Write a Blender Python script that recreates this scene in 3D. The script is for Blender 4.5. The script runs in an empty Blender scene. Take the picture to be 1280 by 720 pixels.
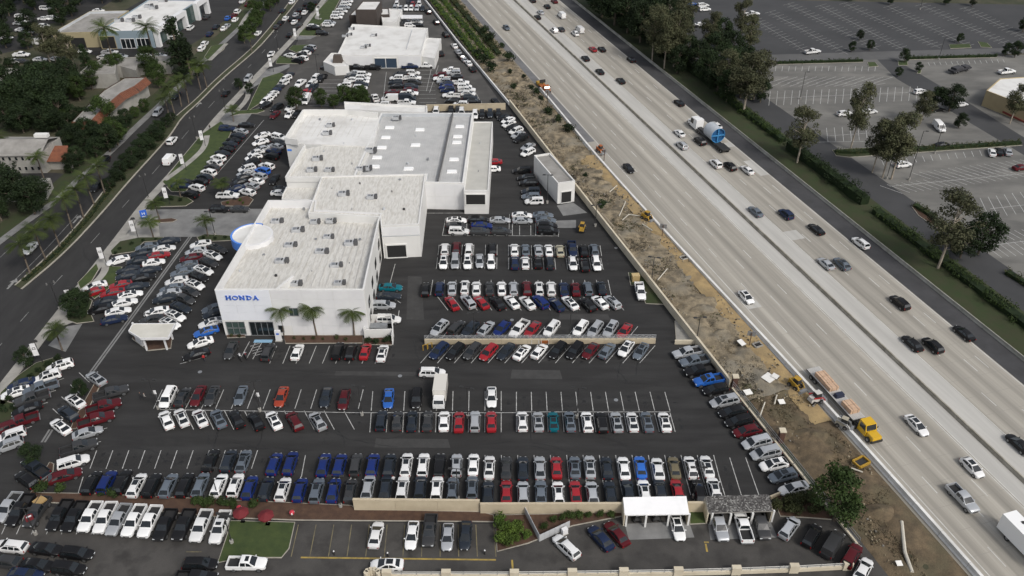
import bpy, bmesh, math, random
import numpy as np
from mathutils import Vector, Matrix, noise as mnoise
random.seed(7); np.random.seed(7)
S = bpy.context.scene
COL = S.collection
# ---------------------------------------------------------------- camera
CAM_H, PITCH, FPX = 105.0, math.radians(35.2), 1050.0
cd = bpy.data.cameras.new('camera'); cam = bpy.data.objects.new('camera', cd); COL.objects.link(cam)
cam.location = (0, 0, CAM_H); cam.rotation_euler = (math.pi/2 - PITCH, 0, 0)
cd.sensor_width = 36; cd.lens = FPX/1280*36; cd.clip_start = 1; cd.clip_end = 5000
S.camera = cam
# ---------------------------------------------------------------- sky, sun, exposure
SUN_EL, SUN_AZ = math.radians(46), math.radians(138)      # azimuth clockwise from +Y (away from camera)
w = bpy.data.worlds.new('World'); S.world = w; w.use_nodes = True
nt = w.node_tree; bg = nt.nodes['Background']
sky = nt.nodes.new('ShaderNodeTexSky'); sky.sky_type = 'NISHITA'; sky.sun_disc = False
sky.sun_elevation = SUN_EL; sky.sun_rotation = SUN_AZ; sky.dust_density = 4; sky.air_density = 1.0
hs = nt.nodes.new('ShaderNodeHueSaturation'); hs.inputs['Saturation'].default_value = 0.42
nt.links.new(sky.outputs[0], hs.inputs['Color']); nt.links.new(hs.outputs[0], bg.inputs['Color'])
bg.inputs['Strength'].default_value = 0.14
ld = bpy.data.lights.new('sun', 'SUN'); sun = bpy.data.objects.new('sun', ld); COL.objects.link(sun)
ld.energy = 1.5; ld.angle = math.radians(10); ld.color = (1, .965, .91)
sun.rotation_euler = (math.pi/2 - SUN_EL, 0, math.pi - SUN_AZ)
S.view_settings.view_transform = 'Standard'; S.view_settings.look = 'None'
S.view_settings.exposure = 0.06; S.view_settings.gamma = 1
S.render.engine = 'CYCLES'
# ---------------------------------------------------------------- measuring: ground position of a point seen at (x, y) of the 1280x720 photo
CP, SP = math.cos(PITCH), math.sin(PITCH)
def P(x, y, z=0.0):
    u, v = (x-640)/FPX, (y-360)/FPX
    dz = -SP - v*CP; t = (CAM_H - z)/-dz
    return Vector((u*t, (CP - v*SP)*t, z))
FA = math.radians(17.3)                                     # freeway axis; its local frame is (n across, s along)
def NS(n, s, z=0.0): return Vector((n*math.cos(FA)-s*math.sin(FA), n*math.sin(FA)+s*math.cos(FA), z))
def toNS(p): return (p.x*math.cos(FA)+p.y*math.sin(FA), -p.x*math.sin(FA)+p.y*math.cos(FA))
def heading(a, b):                                          # compass angle (clockwise from +Y) of the ground direction a -> b in the photo
    d = P(*b) - P(*a); return math.atan2(d.x, d.y)
# ---------------------------------------------------------------- materials
MATS = {}
def mat(name, c, rough=.7, c2=None, scale=1.0, detail=6, lo=.35, hi=.65, metal=0, coat=0, stretch=None, fine=0, bump=0, spec=.5, vary=0, obj=False, c3=None, s3=.1):
    if name in MATS: return MATS[name]
    m = bpy.data.materials.new(name); m.use_nodes = True; n = m.node_tree.nodes; l = m.node_tree.links
    b = n['Principled BSDF']; b.inputs['Roughness'].default_value = rough; b.inputs['Metallic'].default_value = metal
    b.inputs['Specular IOR Level'].default_value = spec; b.inputs['Coat Weight'].default_value = coat
    col = None
    if c2 or fine or bump or c3:
        if obj: tc = n.new('ShaderNodeTexCoord'); src = tc.outputs['Object']
        else: tc = n.new('ShaderNodeNewGeometry'); src = tc.outputs['Position']
        mp = n.new('ShaderNodeMapping'); l.new(src, mp.inputs['Vector'])
        if stretch: mp.inputs['Scale'].default_value = stretch
    rgb = n.new('ShaderNodeRGB'); rgb.outputs[0].default_value = (*c, 1); col = rgb.outputs[0]
    if c2:
        nz = n.new('ShaderNodeTexNoise'); nz.inputs['Scale'].default_value = scale; nz.inputs['Detail'].default_value = detail; nz.inputs['Roughness'].default_value = .62
        l.new(mp.outputs[0], nz.inputs['Vector'])
        mr = n.new('ShaderNodeMapRange'); mr.inputs[1].default_value = lo; mr.inputs[2].default_value = hi; l.new(nz.outputs[0], mr.inputs[0])
        mx = n.new('ShaderNodeMix'); mx.data_type = 'RGBA'; l.new(mr.outputs[0], mx.inputs[0]); l.new(col, mx.inputs[6]); mx.inputs[7].default_value = (*c2, 1); col = mx.outputs[2]
    if c3:
        nz = n.new('ShaderNodeTexNoise'); nz.inputs['Scale'].default_value = s3; nz.inputs['Detail'].default_value = 5
        l.new(mp.outputs[0], nz.inputs['Vector'])
        mr = n.new('ShaderNodeMapRange'); mr.inputs[1].default_value = .5; mr.inputs[2].default_value = .68; l.new(nz.outputs[0], mr.inputs[0])
        mx = n.new('ShaderNodeMix'); mx.data_type = 'RGBA'; l.new(mr.outputs[0], mx.inputs[0]); l.new(col, mx.inputs[6]); mx.inputs[7].default_value = (*c3, 1); col = mx.outputs[2]
    if fine:
        nz = n.new('ShaderNodeTexNoise'); nz.inputs['Scale'].default_value = 7; nz.inputs['Detail'].default_value = 4
        l.new(src, nz.inputs['Vector'])
        mr = n.new('ShaderNodeMapRange'); mr.inputs[3].default_value = 1-fine; mr.inputs[4].default_value = 1+fine; l.new(nz.outputs[0], mr.inputs[0])
        mx = n.new('ShaderNodeMix'); mx.data_type = 'RGBA'; mx.blend_type = 'MULTIPLY'; mx.inputs[0].default_value = 1; l.new(col, mx.inputs[6]); l.new(mr.outputs[0], mx.inputs[7]); col = mx.outputs[2]
    if vary:
        oi = n.new('ShaderNodeObjectInfo'); hv = n.new('ShaderNodeHueSaturation')
        mr = n.new('ShaderNodeMapRange'); mr.inputs[3].default_value = 1-vary; mr.inputs[4].default_value = 1+vary; l.new(oi.outputs['Random'], mr.inputs[0])
        l.new(mr.outputs[0], hv.inputs['Value']); l.new(col, hv.inputs['Color']); col = hv.outputs[0]
    l.new(col, b.inputs['Base Color'])
    if bump:
        nz = n.new('ShaderNodeTexNoise'); nz.inputs['Scale'].default_value = 4; nz.inputs['Detail'].default_value = 6; l.new(mp.outputs[0], nz.inputs['Vector'])
        bp = n.new('ShaderNodeBump'); bp.inputs['Strength'].default_value = bump; bp.inputs['Distance'].default_value = .1; l.new(nz.outputs[0], bp.inputs['Height']); l.new(bp.outputs[0], b.inputs['Normal'])
    MATS[name] = m; return m
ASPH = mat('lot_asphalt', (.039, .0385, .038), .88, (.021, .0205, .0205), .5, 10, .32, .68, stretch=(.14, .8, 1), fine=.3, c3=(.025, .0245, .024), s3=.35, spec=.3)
ASPHO = mat('worn_asphalt', (.066, .062, .057), .9, (.036, .034, .032), .16, 8, .35, .7, fine=.25, c3=(.03, .028, .026), s3=.3)
ROAD = mat('avenue_asphalt', (.031, .0305, .030), .9, (.019, .0185, .0185), .5, 6, .3, .7, stretch=(1, .25, 1), fine=.15)  # tone lowered so the colour carries the vignette on the left side
MALL = mat('mall_asphalt', (.155, .151, .139), .9, (.10, .098, .092), .2, 9, .3, .7, stretch=(.5, 1, 1), fine=.2, c3=(.185, .18, .165), s3=.13)
MALLD = mat('mall_dark_asphalt', (.052, .053, .055), .9, (.036, .037, .039), .05, 7, .35, .65, fine=.12)
FWY = mat('freeway_concrete', (.40, .375, .325), .85, (.235, .22, .19), 1.0, 5, .36, .70, stretch=(.55, .012, 1), fine=.08, obj=True, c3=(.305, .286, .25), s3=1.7)
_n = FWY.node_tree.nodes; _l = FWY.node_tree.links; _tc = _n.new('ShaderNodeTexCoord'); _wv = _n.new('ShaderNodeTexWave'); _wv.inputs['Scale'].default_value = .0858; _wv.inputs['Distortion'].default_value = .5; _wv.inputs['Detail'].default_value = 3; _wv.inputs['Detail Scale'].default_value = .6; _wv.inputs['Phase Offset'].default_value = 1.9
_l.new(_tc.outputs['Object'], _wv.inputs['Vector']); _mr = _n.new('ShaderNodeMapRange'); _mr.inputs[3].default_value = .84; _mr.inputs[4].default_value = 1.05; _l.new(_wv.outputs['Fac'], _mr.inputs[0])
_b = _n['Principled BSDF']; _src = _b.inputs['Base Color'].links[0].from_socket; _mx = _n.new('ShaderNodeMix'); _mx.data_type = 'RGBA'; _mx.blend_type = 'MULTIPLY'; _mx.inputs[0].default_value = 1; _l.new(_src, _mx.inputs[6]); _l.new(_mr.outputs[0], _mx.inputs[7]); _l.new(_mx.outputs[2], _b.inputs['Base Color'])
FWYL = mat('freeway_light_concrete', (.47, .46, .43), .85, (.38, .37, .345), 1.0, 5, .35, .65, stretch=(.5, .03, 1), fine=.06, obj=True)
CONC = mat('concrete', (.33, .32, .29), .85, (.24, .23, .21), .35, 6, fine=.1)
CONCD = mat('stained_concrete', (.21, .21, .205), .85, (.14, .14, .138), .3, 6, fine=.1)
SHLD = mat('shoulder_asphalt', (.056, .056, .059), .9, (.038, .038, .04), .2, 6, fine=.15)
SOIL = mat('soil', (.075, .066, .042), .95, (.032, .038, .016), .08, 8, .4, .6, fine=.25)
DIRT = mat('dry_dirt', (.27, .22, .145), .95, (.105, .088, .062), .55, 10, .38, .62, fine=.45, bump=.8, c3=(.20, .18, .14), s3=.12)
TAN = mat('tan_graded_dirt', (.36, .26, .125), .95, (.22, .16, .085), .4, 9, fine=.3, bump=.5, c3=(.28, .21, .11), s3=.2)
BROWN = mat('brown_graded_dirt', (.15, .11, .065), .95, (.07, .053, .033), .5, 10, fine=.45, bump=.7, c3=(.10, .085, .05), s3=.15)
GRASS = mat('lawn', (.05, .071, .018), .95, (.03, .048, .013), .5, 8, fine=.3)
GRASSD = mat('dark_verge_grass', (.026, .042, .011), .95, (.036, .038, .016), .3, 8, fine=.3)
MULCH = mat('bark_mulch', (.055, .03, .02), .95, (.085, .048, .03), .8, 8, fine=.35)
KERB = mat('kerb_concrete', (.37, .345, .29), .85, (.28, .26, .22), .6, 5)
LINE = mat('white_line_paint', (.50, .50, .485), .7, (.22, .22, .215), 1.6, 7, .36, .70)
LINER_ = mat('avenue_line_paint', (.30, .30, .29), .8, (.10, .10, .098), 1.2, 7, .36, .68)
LINEF = mat('freeway_line_paint', (.62, .615, .58), .7, (.40, .39, .36), .4, 6, .4, .75)
YLINE = mat('yellow_line_paint', (.38, .27, .06), .8, (.2, .15, .05), .8, 6)
BEIGE = mat('beige_wall', (.50, .43, .31), .85, (.42, .355, .25), .35, 6, fine=.06)
CREAM = mat('cream_wall', (.60, .54, .42), .85, (.5, .44, .33), .35, 6, fine=.05)
WHITEW = mat('white_stucco', (.70, .695, .675), .75, (.62, .615, .59), .25, 5, .3, .7)
WHITEP = mat('white_metal_panel', (.71, .71, .71), .5, (.66, .66, .665), .3, 3)
ROOFW = mat('white_membrane_roof', (.60, .587, .55), .8, (.40, .385, .35), 1.3, 10, .46, .74, fine=.14, c3=(.49, .472, .43), s3=.7, stretch=(2.2, .4, 1))
ROOFB = mat('clean_white_roof', (.66, .655, .635), .75, (.52, .51, .485), .2, 8, .45, .7, fine=.05)
ROOFG = mat('grey_metal_roof', (.50, .50, .49), .6, (.42, .42, .415), .3, 6, fine=.04)
ROOFD = mat('grey_gravel_roof', (.30, .29, .27), .9, (.2, .19, .175), .3, 8, fine=.15)
PARA = mat('grey_parapet', (.50, .52, .54), .7, (.43, .45, .465), .3, 5)
TILE = mat('red_clay_tile', (.20, .072, .036), .85, (.13, .046, .026), .8, 5, vary=.2)
GLASSD = mat('dark_window_glass', (.012, .016, .018), .08, spec=.6)
GLASSG = mat('green_window_glass', (.05, .075, .07), .08, spec=.6)
OPEN = mat('painted_dark_interior', (.016, .016, .016), .9)  # flat sheet in place of a recess; interior shade put into the colour
STEEL = mat('galvanised_steel', (.33, .34, .35), .5, metal=.6)
DARKM = mat('dark_metal', (.025, .025, .025), .6)
BLUE = mat('sign_blue', (.03, .12, .52), .4)
BLUEL = mat('fascia_blue', (.08, .24, .72), .4)
BARR = mat('barrier_concrete', (.72, .715, .69), .85, (.56, .555, .53), .4, 6, fine=.06)
BARRD = mat('old_barrier_concrete', (.36, .335, .28), .9, (.22, .2, .16), .5, 6, fine=.1)
YEL = mat('machine_yellow', (.42, .25, .02), .6, (.3, .18, .03), 3, 4); ORA = mat('machine_orange', (.4, .11, .02), .6, (.28, .08, .02), 3, 4)
RED = mat('canvas_red', (.13, .010, .014), .8); WOOD = mat('sawn_timber', (.55, .38, .26), .8, (.45, .30, .2), 2.0, 4)
BARK = mat('bark', (.15, .12, .09), .95, (.08, .065, .05), 2, 5); BARKW = mat('pale_bark', (.36, .31, .25), .9, (.22, .19, .15), 1.2, 5)
def leafmat(name, a, b): return mat(name, a, .75, b, .45, 3, .35, .65, spec=.2, vary=.25, fine=.55)
LEAFD = leafmat('dark_foliage', (.020, .034, .011), (.011, .02, .008))
LEAFM = leafmat('mid_foliage', (.038, .062, .014), (.022, .038, .010))
LEAFO = leafmat('olive_foliage', (.085, .085, .045), (.045, .052, .026))
LEAFB = leafmat('bright_foliage', (.065, .10, .016), (.04, .07, .013))
LEAFP = leafmat('palm_frond', (.055, .075, .016), (.03, .046, .012))
LEAFG = leafmat('deep_green_foliage', (.030, .050, .012), (.016, .029, .008))
LEAFK = leafmat('dead_brush', (.085, .072, .052), (.04, .035, .027))
LEAFY = leafmat('dry_brush', (.24, .19, .12), (.12, .10, .065))
LEAFS = leafmat('scrub_foliage', (.05, .055, .02), (.028, .034, .014))
# ---------------------------------------------------------------- mesh helpers
class MB:
    def __init__(s): s.v = []; s.f = []; s.m = []
    def add(s, vs, fs, m=0):
        o = len(s.v); s.v += [tuple(q) for q in vs]; s.f += [tuple(i+o for i in q) for q in fs]; s.m += [m]*len(fs); return s
    def poly(s, pts, m=0): return s.add(pts, [tuple(range(len(pts)))], m)
    def box(s, c, d, rz=0, m=0, taper=1.0):
        cx, cy, cz = c; x, y, z = d[0]/2, d[1]/2, d[2]/2; cs, sn = math.cos(rz), math.sin(rz); vs = []
        for k, t in ((-1, 1), (1, taper)):
            for i, j in ((-1, -1), (1, -1), (1, 1), (-1, 1)):
                a, b = i*x*t, j*y*t; vs.append((cx+a*cs-b*sn, cy+a*sn+b*cs, cz+k*z))
        return s.add(vs, [(3, 2, 1, 0), (4, 5, 6, 7), (0, 1, 5, 4), (1, 2, 6, 5), (2, 3, 7, 6), (3, 0, 4, 7)], m)
    def prism(s, pts, z0, z1, m=0, mt=None):
        n = len(pts)
        if sum(pts[i][0]*pts[(i+1) % n][1]-pts[(i+1) % n][0]*pts[i][1] for i in range(n)) < 0: pts = pts[::-1]
        o = [(p[0], p[1], z0) for p in pts]+[(p[0], p[1], z1) for p in pts]
        s.add(o, [(i, (i+1) % n, n+(i+1) % n, n+i) for i in range(n)]+[tuple(range(n-1, -1, -1))], m)
        s.poly([(p[0], p[1], z1) for p in pts], m if mt is None else mt); return s
    def tube(s, a, b, r0, r1=None, n=8, m=0, cap=True):
        r1 = r0 if r1 is None else r1; a, b = Vector(a), Vector(b); d = (b-a).normalized()
        u = d.orthogonal().normalized(); v = d.cross(u); vs = []
        for c, r in ((a, r0), (b, r1)):
            for i in range(n): t = 2*math.pi*i/n; vs.append(c+u*(r*math.cos(t))+v*(r*math.sin(t)))
        fs = [(i, (i+1) % n, n+(i+1) % n, n+i) for i in range(n)]
        if cap: fs += [tuple(range(n-1, -1, -1)), tuple(range(n, 2*n))]
        return s.add(vs, fs, m)
    def bar(s, a, b, w, h, m=0):
        a, b = Vector(a), Vector(b); d = (b-a).normalized(); x = d.cross(Vector((0, 0, 1)))
        x = Vector((1, 0, 0)) if x.length < 1e-4 else x.normalized(); y = x.cross(d); vs = []
        for c in (a, b):
            for i, j in ((-1, -1), (1, -1), (1, 1), (-1, 1)): vs.append(c+x*(i*w/2)+y*(j*h/2))
        return s.add(vs, [(3, 2, 1, 0), (4, 5, 6, 7), (0, 1, 5, 4), (1, 2, 6, 5), (2, 3, 7, 6), (3, 0, 4, 7)], m)
    def mesh(s, name, mats, smooth=False):
        me = bpy.data.meshes.new(name); me.from_pydata(s.v, [], s.f)
        for m in (mats if isinstance(mats, (list, tuple)) else [mats]): me.materials.append(m)
        me.polygons.foreach_set('material_index', s.m)
        if smooth: me.polygons.foreach_set('use_smooth', [True]*len(s.f))
        me.update(); return me
    def build(s, name, mats, parent=None, smooth=False, **k):
        return link(name, s.mesh(name, mats, smooth), parent, **k)
def link(name, data, parent=None, label=None, cat=None, group=None, kind=None, loc=None, rz=None):
    o = bpy.data.objects.new(name, data); COL.objects.link(o)
    if parent: o.parent = parent
    tag(o, label, cat, group, kind)
    if loc is not None: o.location = loc
    if rz is not None: o.rotation_euler = (0, 0, rz)
    return o
def tag(o, label=None, cat=None, group=None, kind=None):
    if label: o['label'] = label
    if cat: o['category'] = cat
    if group: o['group'] = group
    if kind: o['kind'] = kind
    return o
def thing(name, label, cat, loc=(0, 0, 0), rz=0, group=None): return link(name, None, None, label, cat, group, None, loc, rz)
def copy_tree(o, parent=None):
    c = o.copy(); COL.objects.link(c); c.parent = parent
    for ch in o.children: copy_tree(ch, c)
    return c
ORD = ['first', 'second', 'third', 'fourth', 'fifth', 'sixth', 'seventh', 'eighth', 'ninth', 'tenth', 'eleventh', 'twelfth', 'thirteenth', 'fourteenth', 'fifteenth', 'sixteenth', 'seventeenth', 'eighteenth', 'nineteenth', 'twentieth']
def ordn(i): return ORD[i] if i < 20 else ['twenty', 'thirty', 'forty'][(i+1)//10-2]+('' if (i+1) % 10 == 0 else '-'+ORD[(i+1) % 10-1]) if (i+1) % 10 else ['twentieth', 'thirtieth', 'fortieth'][(i+1)//10-2]
def px(pts, z=0.0): return [P(x, y, z) for x, y in pts]
def sheet(name, pts, z, m, parent=None, kind='structure', **k):
    b = MB(); n = len(pts)
    if sum(pts[i][0]*pts[(i+1) % n][1]-pts[(i+1) % n][0]*pts[i][1] for i in range(n)) < 0: pts = pts[::-1]
    b.poly([(p[0], p[1], z) for p in pts]); return b.build(name, m, parent, kind=None if parent else kind, **k)
def offset(line, d):                                        # shift a ground polyline sideways (right of travel is +)
    out = []
    for i, p in enumerate(line):
        a = line[max(i-1, 0)]; b = line[min(i+1, len(line)-1)]; t = (Vector((b[0], b[1]))-Vector((a[0], a[1]))).normalized()
        out.append(Vector((p[0]+t.y*d, p[1]-t.x*d, 0)))
    return out
def smoothline(line, k=2):
    for _ in range(k):
        o = [line[0]]
        for a, b in zip(line, line[1:]): o += [a*.75+b*.25, a*.25+b*.75]
        line = o+[line[-1]]
    return line
def strip(name, A, B, z, m, parent=None, h=0, kind='structure'):
    b = MB(); n = len(A)
    for i in range(n-1): b.poly([(B[i][0], B[i][1], z), (B[i+1][0], B[i+1][1], z), (A[i+1][0], A[i+1][1], z), (A[i][0], A[i][1], z)])
    if h:
        for L in (A, B):
            for i in range(n-1): b.poly([(L[i][0], L[i][1], z-h), (L[i+1][0], L[i+1][1], z-h), (L[i+1][0], L[i+1][1], z), (L[i][0], L[i][1], z)])
    return b.build(name, m, parent, kind=None if parent else kind)
def seglines(name, segs, wd, z, m, parent=None, kind='structure'):  # painted lines
    b = MB()
    for a, c in segs:
        a, c = Vector((a[0], a[1], 0)), Vector((c[0], c[1], 0)); d = (c-a).normalized(); x = Vector((d.y, -d.x, 0))*wd/2
        b.poly([(q.x, q.y, z) for q in (a+x, c+x, c-x, a-x)])
    return b.build(name, m, parent, kind=None if parent else kind)
def nsrect(name, n0, n1, s0, s1, z, m, parent=None):
    b = MB(); b.poly([(n0, s0, z), (n1, s0, z), (n1, s1, z), (n0, s1, z)])
    o = b.build(name, m, parent, kind=None if parent else 'structure')
    if not parent: o.rotation_euler = (0, 0, FA)
    return o
# ================================================================ SETTING
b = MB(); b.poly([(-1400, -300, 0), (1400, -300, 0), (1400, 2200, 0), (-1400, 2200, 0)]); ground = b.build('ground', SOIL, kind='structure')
# ---- freeway, built in its own frame (n across, s along)
fw = nsrect('freeway', 88.8, 126.0, -60, 900, .012, FWY)
nsrect('carriageway_strip', 104.0, 107.3, -60, 900, .022, FWYL, fw)
nsrect('carriageway_strip', 108.2, 112.8, -60, 900, .022, FWYL, fw)
nsrect('shoulder_slab', 85.9, 88.8, -60, 205, .012, FWY, fw)
nsrect('freeway_shoulder', 126.0, 131.2, -60, 900, .014, SHLD)
nsrect('freeway_shoulder', 85.2, 88.8, 205, 900, .013, mat('grey_shoulder', (.16, .16, .165), .9, (.12, .12, .122), .3, 6, obj=True))
b = MB()
def ln(n, s0, s1, w=.14): b.poly([(n-w/2, s0, .033), (n+w/2, s0, .033), (n+w/2, s1, .033), (n-w/2, s1, .033)])
for n in (89.1, 103.55, 112.95, 125.7): ln(n, -60, 900, .16)
ln(103.95, -60, 900, .16)
for n in (92.6, 96.2, 99.9, 116.9, 120.6, 123.4):
    for k in range(-4, 62): ln(n, k*14.6+(n*3.3) % 9, k*14.6+(n*3.3) % 9+3.66, .15)
b.build('lane_marking', LINEF, fw)
b = MB()                                                    # tar-filled slab joints across the lanes
for k in range(-12, 190):
    s = k*4.6; b.poly([(88.8, s, .0175), (104, s, .0175), (104, s+.05, .0175), (88.8, s+.05, .0175)]); b.poly([(112.8, s+1.1, .0175), (126, s+1.1, .0175), (126, s+1.15, .0175), (112.8, s+1.15, .0175)])
b.build('slab_joints', mat('joint_tar', (.255, .243, .22), .9), fw)
# repaired slabs
b = MB()
for n0, n1, s0, s1 in ((123.2, 125.9, 172, 181), (121.6, 125.9, 190, 193), (89.3, 92.4, 120, 124.4), (113, 116.6, 141, 145)): b.poly([(n0, s0, .026), (n1, s0, .026), (n1, s1, .026), (n0, s1, .026)])
b.build('patched_slab', FWYL, fw)
# barriers: one thing each, made of cast segments
def jersey(mb, n, s0, s1, h=.85, w0=.6, w1=.2, m=0):
    pr = [(-w0/2, 0), (-w0/2, .1), (-w1/2-.06, .32), (-w1/2, h), (w1/2, h), (w1/2+.06, .32), (w0/2, .1), (w0/2, 0)]
    k = len(pr); mb.add([(n+a, s0, z) for a, z in pr]+[(n+a, s1, z) for a, z in pr], [(i, (i+1) % k, k+(i+1) % k, k+i) for i in range(k)]+[tuple(range(k-1, -1, -1)), tuple(range(k, 2*k))], m)
def barrier(name, label, f, s0, s1, step, mt, **k):
    t = thing(name, label, 'barrier'); t.rotation_euler = (0, 0, FA); s = s0
    mb = MB(); jersey(mb, 0, .03, step-.03, **k); me = mb.mesh('segment', mt)
    while s < s1:
        a = f(s); c = f(s+step); o = link('segment', me, t); o.location = (a, s, .012); o.rotation_euler = (0, 0, -math.atan2(c-a, step)); s += step
    return t
barrier('median_barrier', 'dirty concrete barrier along the middle of the freeway', lambda s: 107.75, -20, 420, 10, BARRD, h=.7, w0=.6, w1=.25)
barrier('temporary_barrier', 'white concrete barrier between the freeway lanes and the construction strip', lambda s: 86.3+1.0*math.sin(s/40) if s < 200 else 86.3+1.0*math.sin(5)+(s-200)*.02, 30, 242, 6, BARR, h=1.0, w0=.95, w1=.5)
barrier('shoulder_barrier', 'pale concrete barrier along the far asphalt shoulder of the freeway', lambda s: 131.4, -20, 420, 6, mat('weathered_barrier', (.36, .35, .31), .9, (.24, .235, .2), .4, 6), h=.8)
# strip between the dealership wall and the freeway (uneven dry ground)
def bumpy(name, n0, n1, s0, s1, dn, ds, amp, m, z0=.03, edge=True, kind='structure'):
    mb = MB(); nn, ms = int((n1-n0)/dn)+1, int((s1-s0)/ds)+1; vs = []
    for j in range(ms):
        for i in range(nn):
            n, s = n0+(n1-n0)*i/(nn-1), s0+(s1-s0)*j/(ms-1); q = NS(n, s); e = math.sin(math.pi*i/(nn-1))**.5 if edge else 1
            vs.append((q.x, q.y, z0+e*amp*(.55+mnoise.noise((q.x*.22, q.y*.22, 3))+.5*mnoise.noise((q.x*.7, q.y*.7, 9))+.35*abs(mnoise.noise((q.x*1.7, q.y*1.7, 4))))))
    mb.add(vs, [(j*nn+i, j*nn+i+1, (j+1)*nn+i+1, (j+1)*nn+i) for j in range(ms-1) for i in range(nn-1)])
    return mb.build(name, m, kind=kind, smooth=True)
bumpy('embankment', 73.3, 86.2, 95, 420, .45, .6, .75, DIRT)
bumpy('embankment', 75.0, 86.2, 20, 95, .45, .6, .6, BROWN)
def nspoly(name, pts, z, m): return sheet(name, [NS(n, s) for n, s in pts], z, m)
bumpy('graded_track', 82.2, 86.0, 86, 192, .5, 1.5, .35, TAN, z0=.35)
bumpy('graded_track', 79.5, 85.6, 186, 196, .6, 1.2, .4, TAN, z0=.3)
bumpy('verge_grass', 131.9, 143.6, -20, 420, .9, 2.0, .3, GRASSD, z0=.02)
# ---- avenue, medians, frontage road on the left
AR = smoothline(px([(-140, 660), (-60, 555), (0, 480), (82, 375), (140, 302), (175, 255), (202, 227), (242, 180), (265, 150), (287, 127), (322, 90), (352, 60), (375, 35), (390, 15), (402, 0), (425, -32), (455, -75)]))
AL = smoothline(px([(28, 362), (82, 317), (130, 265), (162, 227), (205, 180), (217, 165), (228, 147), (250, 128), (277, 100), (320, 64), (336, 47), (352, 27), (372, 2), (395, -32), (420, -75)]))
ML = smoothline(px([(18, 357), (62, 318), (98, 280), (128, 240), (160, 200), (192, 172), (206, 158), (222, 143), (244, 125), (270, 98), (312, 63), (327, 46), (343, 27), (362, 2), (385, -32), (410, -75)]))
FL = smoothline(px([(-140, 420), (-60, 352), (0, 306), (52, 267), (77, 250), (104, 223), (140, 193), (178, 155), (200, 135), (230, 105), (262, 72), (300, 38), (325, 12), (340, -5), (365, -36), (395, -78)]))
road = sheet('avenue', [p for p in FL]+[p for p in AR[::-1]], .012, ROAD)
def planter(name, pts, m, z=.14, kerb=.14, kind='structure', parent=None):
    mb = MB(); q = [(p[0], p[1]) for p in pts]; mb.prism(q, 0, z, 1, 1)
    c = Vector((sum(p[0] for p in q)/len(q), sum(p[1] for p in q)/len(q))); 
    n = len(q); A = sum(q[i][0]*q[(i+1) % n][1]-q[(i+1) % n][0]*q[i][1] for i in range(n)); sg = -1 if A > 0 else 1
    inner = []
    for i in range(n):
        a, d = Vector(q[i-1]), Vector(q[(i+1) % n]); t = (d-a).normalized(); inner.append(Vector(q[i])+Vector((t.y, -t.x))*sg*kerb)
    if A < 0: inner = inner[::-1]
    mb.poly([(p.x, p.y, z+.02) for p in inner], 0)
    return mb.build(name, [m, KERB], parent, kind=None if parent else kind)
strip('median', AL, ML, .13, mat('median_planting', (.05, .048, .026), .95, (.03, .042, .014), .4, 8, fine=.35), h=.13)
strip('median_kerb', offset(AL, -.45), offset(AL, .0), .15, KERB, h=.14); strip('median_kerb', offset(ML, 0), offset(ML, .35), .15, KERB, h=.14)
# lane lines on the avenue
mid = [a*.5+c*.5 for a, c in zip(AR[len(AR)-len(AL):], AL)] if len(AR) >= len(AL) else None
def dashes(line, on, off, start=0):
    out = []; acc = start
    for a, c in zip(line, line[1:]):
        L = (c-a).length; k = int(L/(on+off))
        for i in range(max(k, 0)):
            t0 = (i*(on+off))/L; out.append((a.lerp(c, t0), a.lerp(c, min(1, t0+on/L))))
    return out
def resample(line, step):
    out = [line[0]]; 
    for a, c in zip(line, line[1:]):
        L = (c-a).length; k = max(1, int(L/step))
        for i in range(1, k+1): out.append(a.lerp(c, i/k))
    return out
dl = resample(smoothline(px([(0, 432), (40, 385), (82, 340), (131, 284), (165, 246), (204, 202), (240, 158), (272, 122), (300, 95), (336, 58), (362, 20), (380, 0)])), 3.0)
seglines('road_marking', [(dl[i], dl[i+1]) for i in range(0, len(dl)-1, 4)], .14, .024, LINER_, road)
el = resample(smoothline(px([(10, 358), (50, 320), (97, 268)])), 3)
seglines('road_marking', [(a, c) for a, c in zip(el, el[1:])], .15, .024, LINER_, road)
el = resample(smoothline(px([(0, 322), (26, 297), (48, 276)])), 3)
seglines('road_marking', [(a, c) for a, c in zip(el, el[1:])], .15, .024, LINER_, road)
def arrow(x, y, hd, s=1.6):
    mb = MB(); q = P(x, y); c, sn = math.cos(-hd), math.sin(-hd)
    tr = lambda a, d: (q.x+a*c-d*sn, q.y+a*sn+d*c, .026)
    mb.poly([tr(-.14*s, -1.2*s), tr(.14*s, -1.2*s), tr(.14*s, .4*s), tr(-.14*s, .4*s)]); mb.poly([tr(-.6*s, .4*s), tr(.6*s, .4*s), tr(0, 1.3*s)])
    mb.build('turn_arrow', LINER_, road)
hdA = heading((30, 340), (97, 268))
arrow(96, 274, hdA); arrow(15, 355, hdA); arrow(248, 131, hdA); arrow(277, 100, hdA)
# frontage-side footway and its lawns
strip('footway', offset(FL, -2.0), FL, .12, CONCD, h=.12)
strip('lawn', offset(FL, -6.5), offset(FL, -2.0), .10, GRASSD)
# near-side footway
strip('pavement', AR, offset(AR, 2.2), .13, CONC, h=.13)
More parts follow.
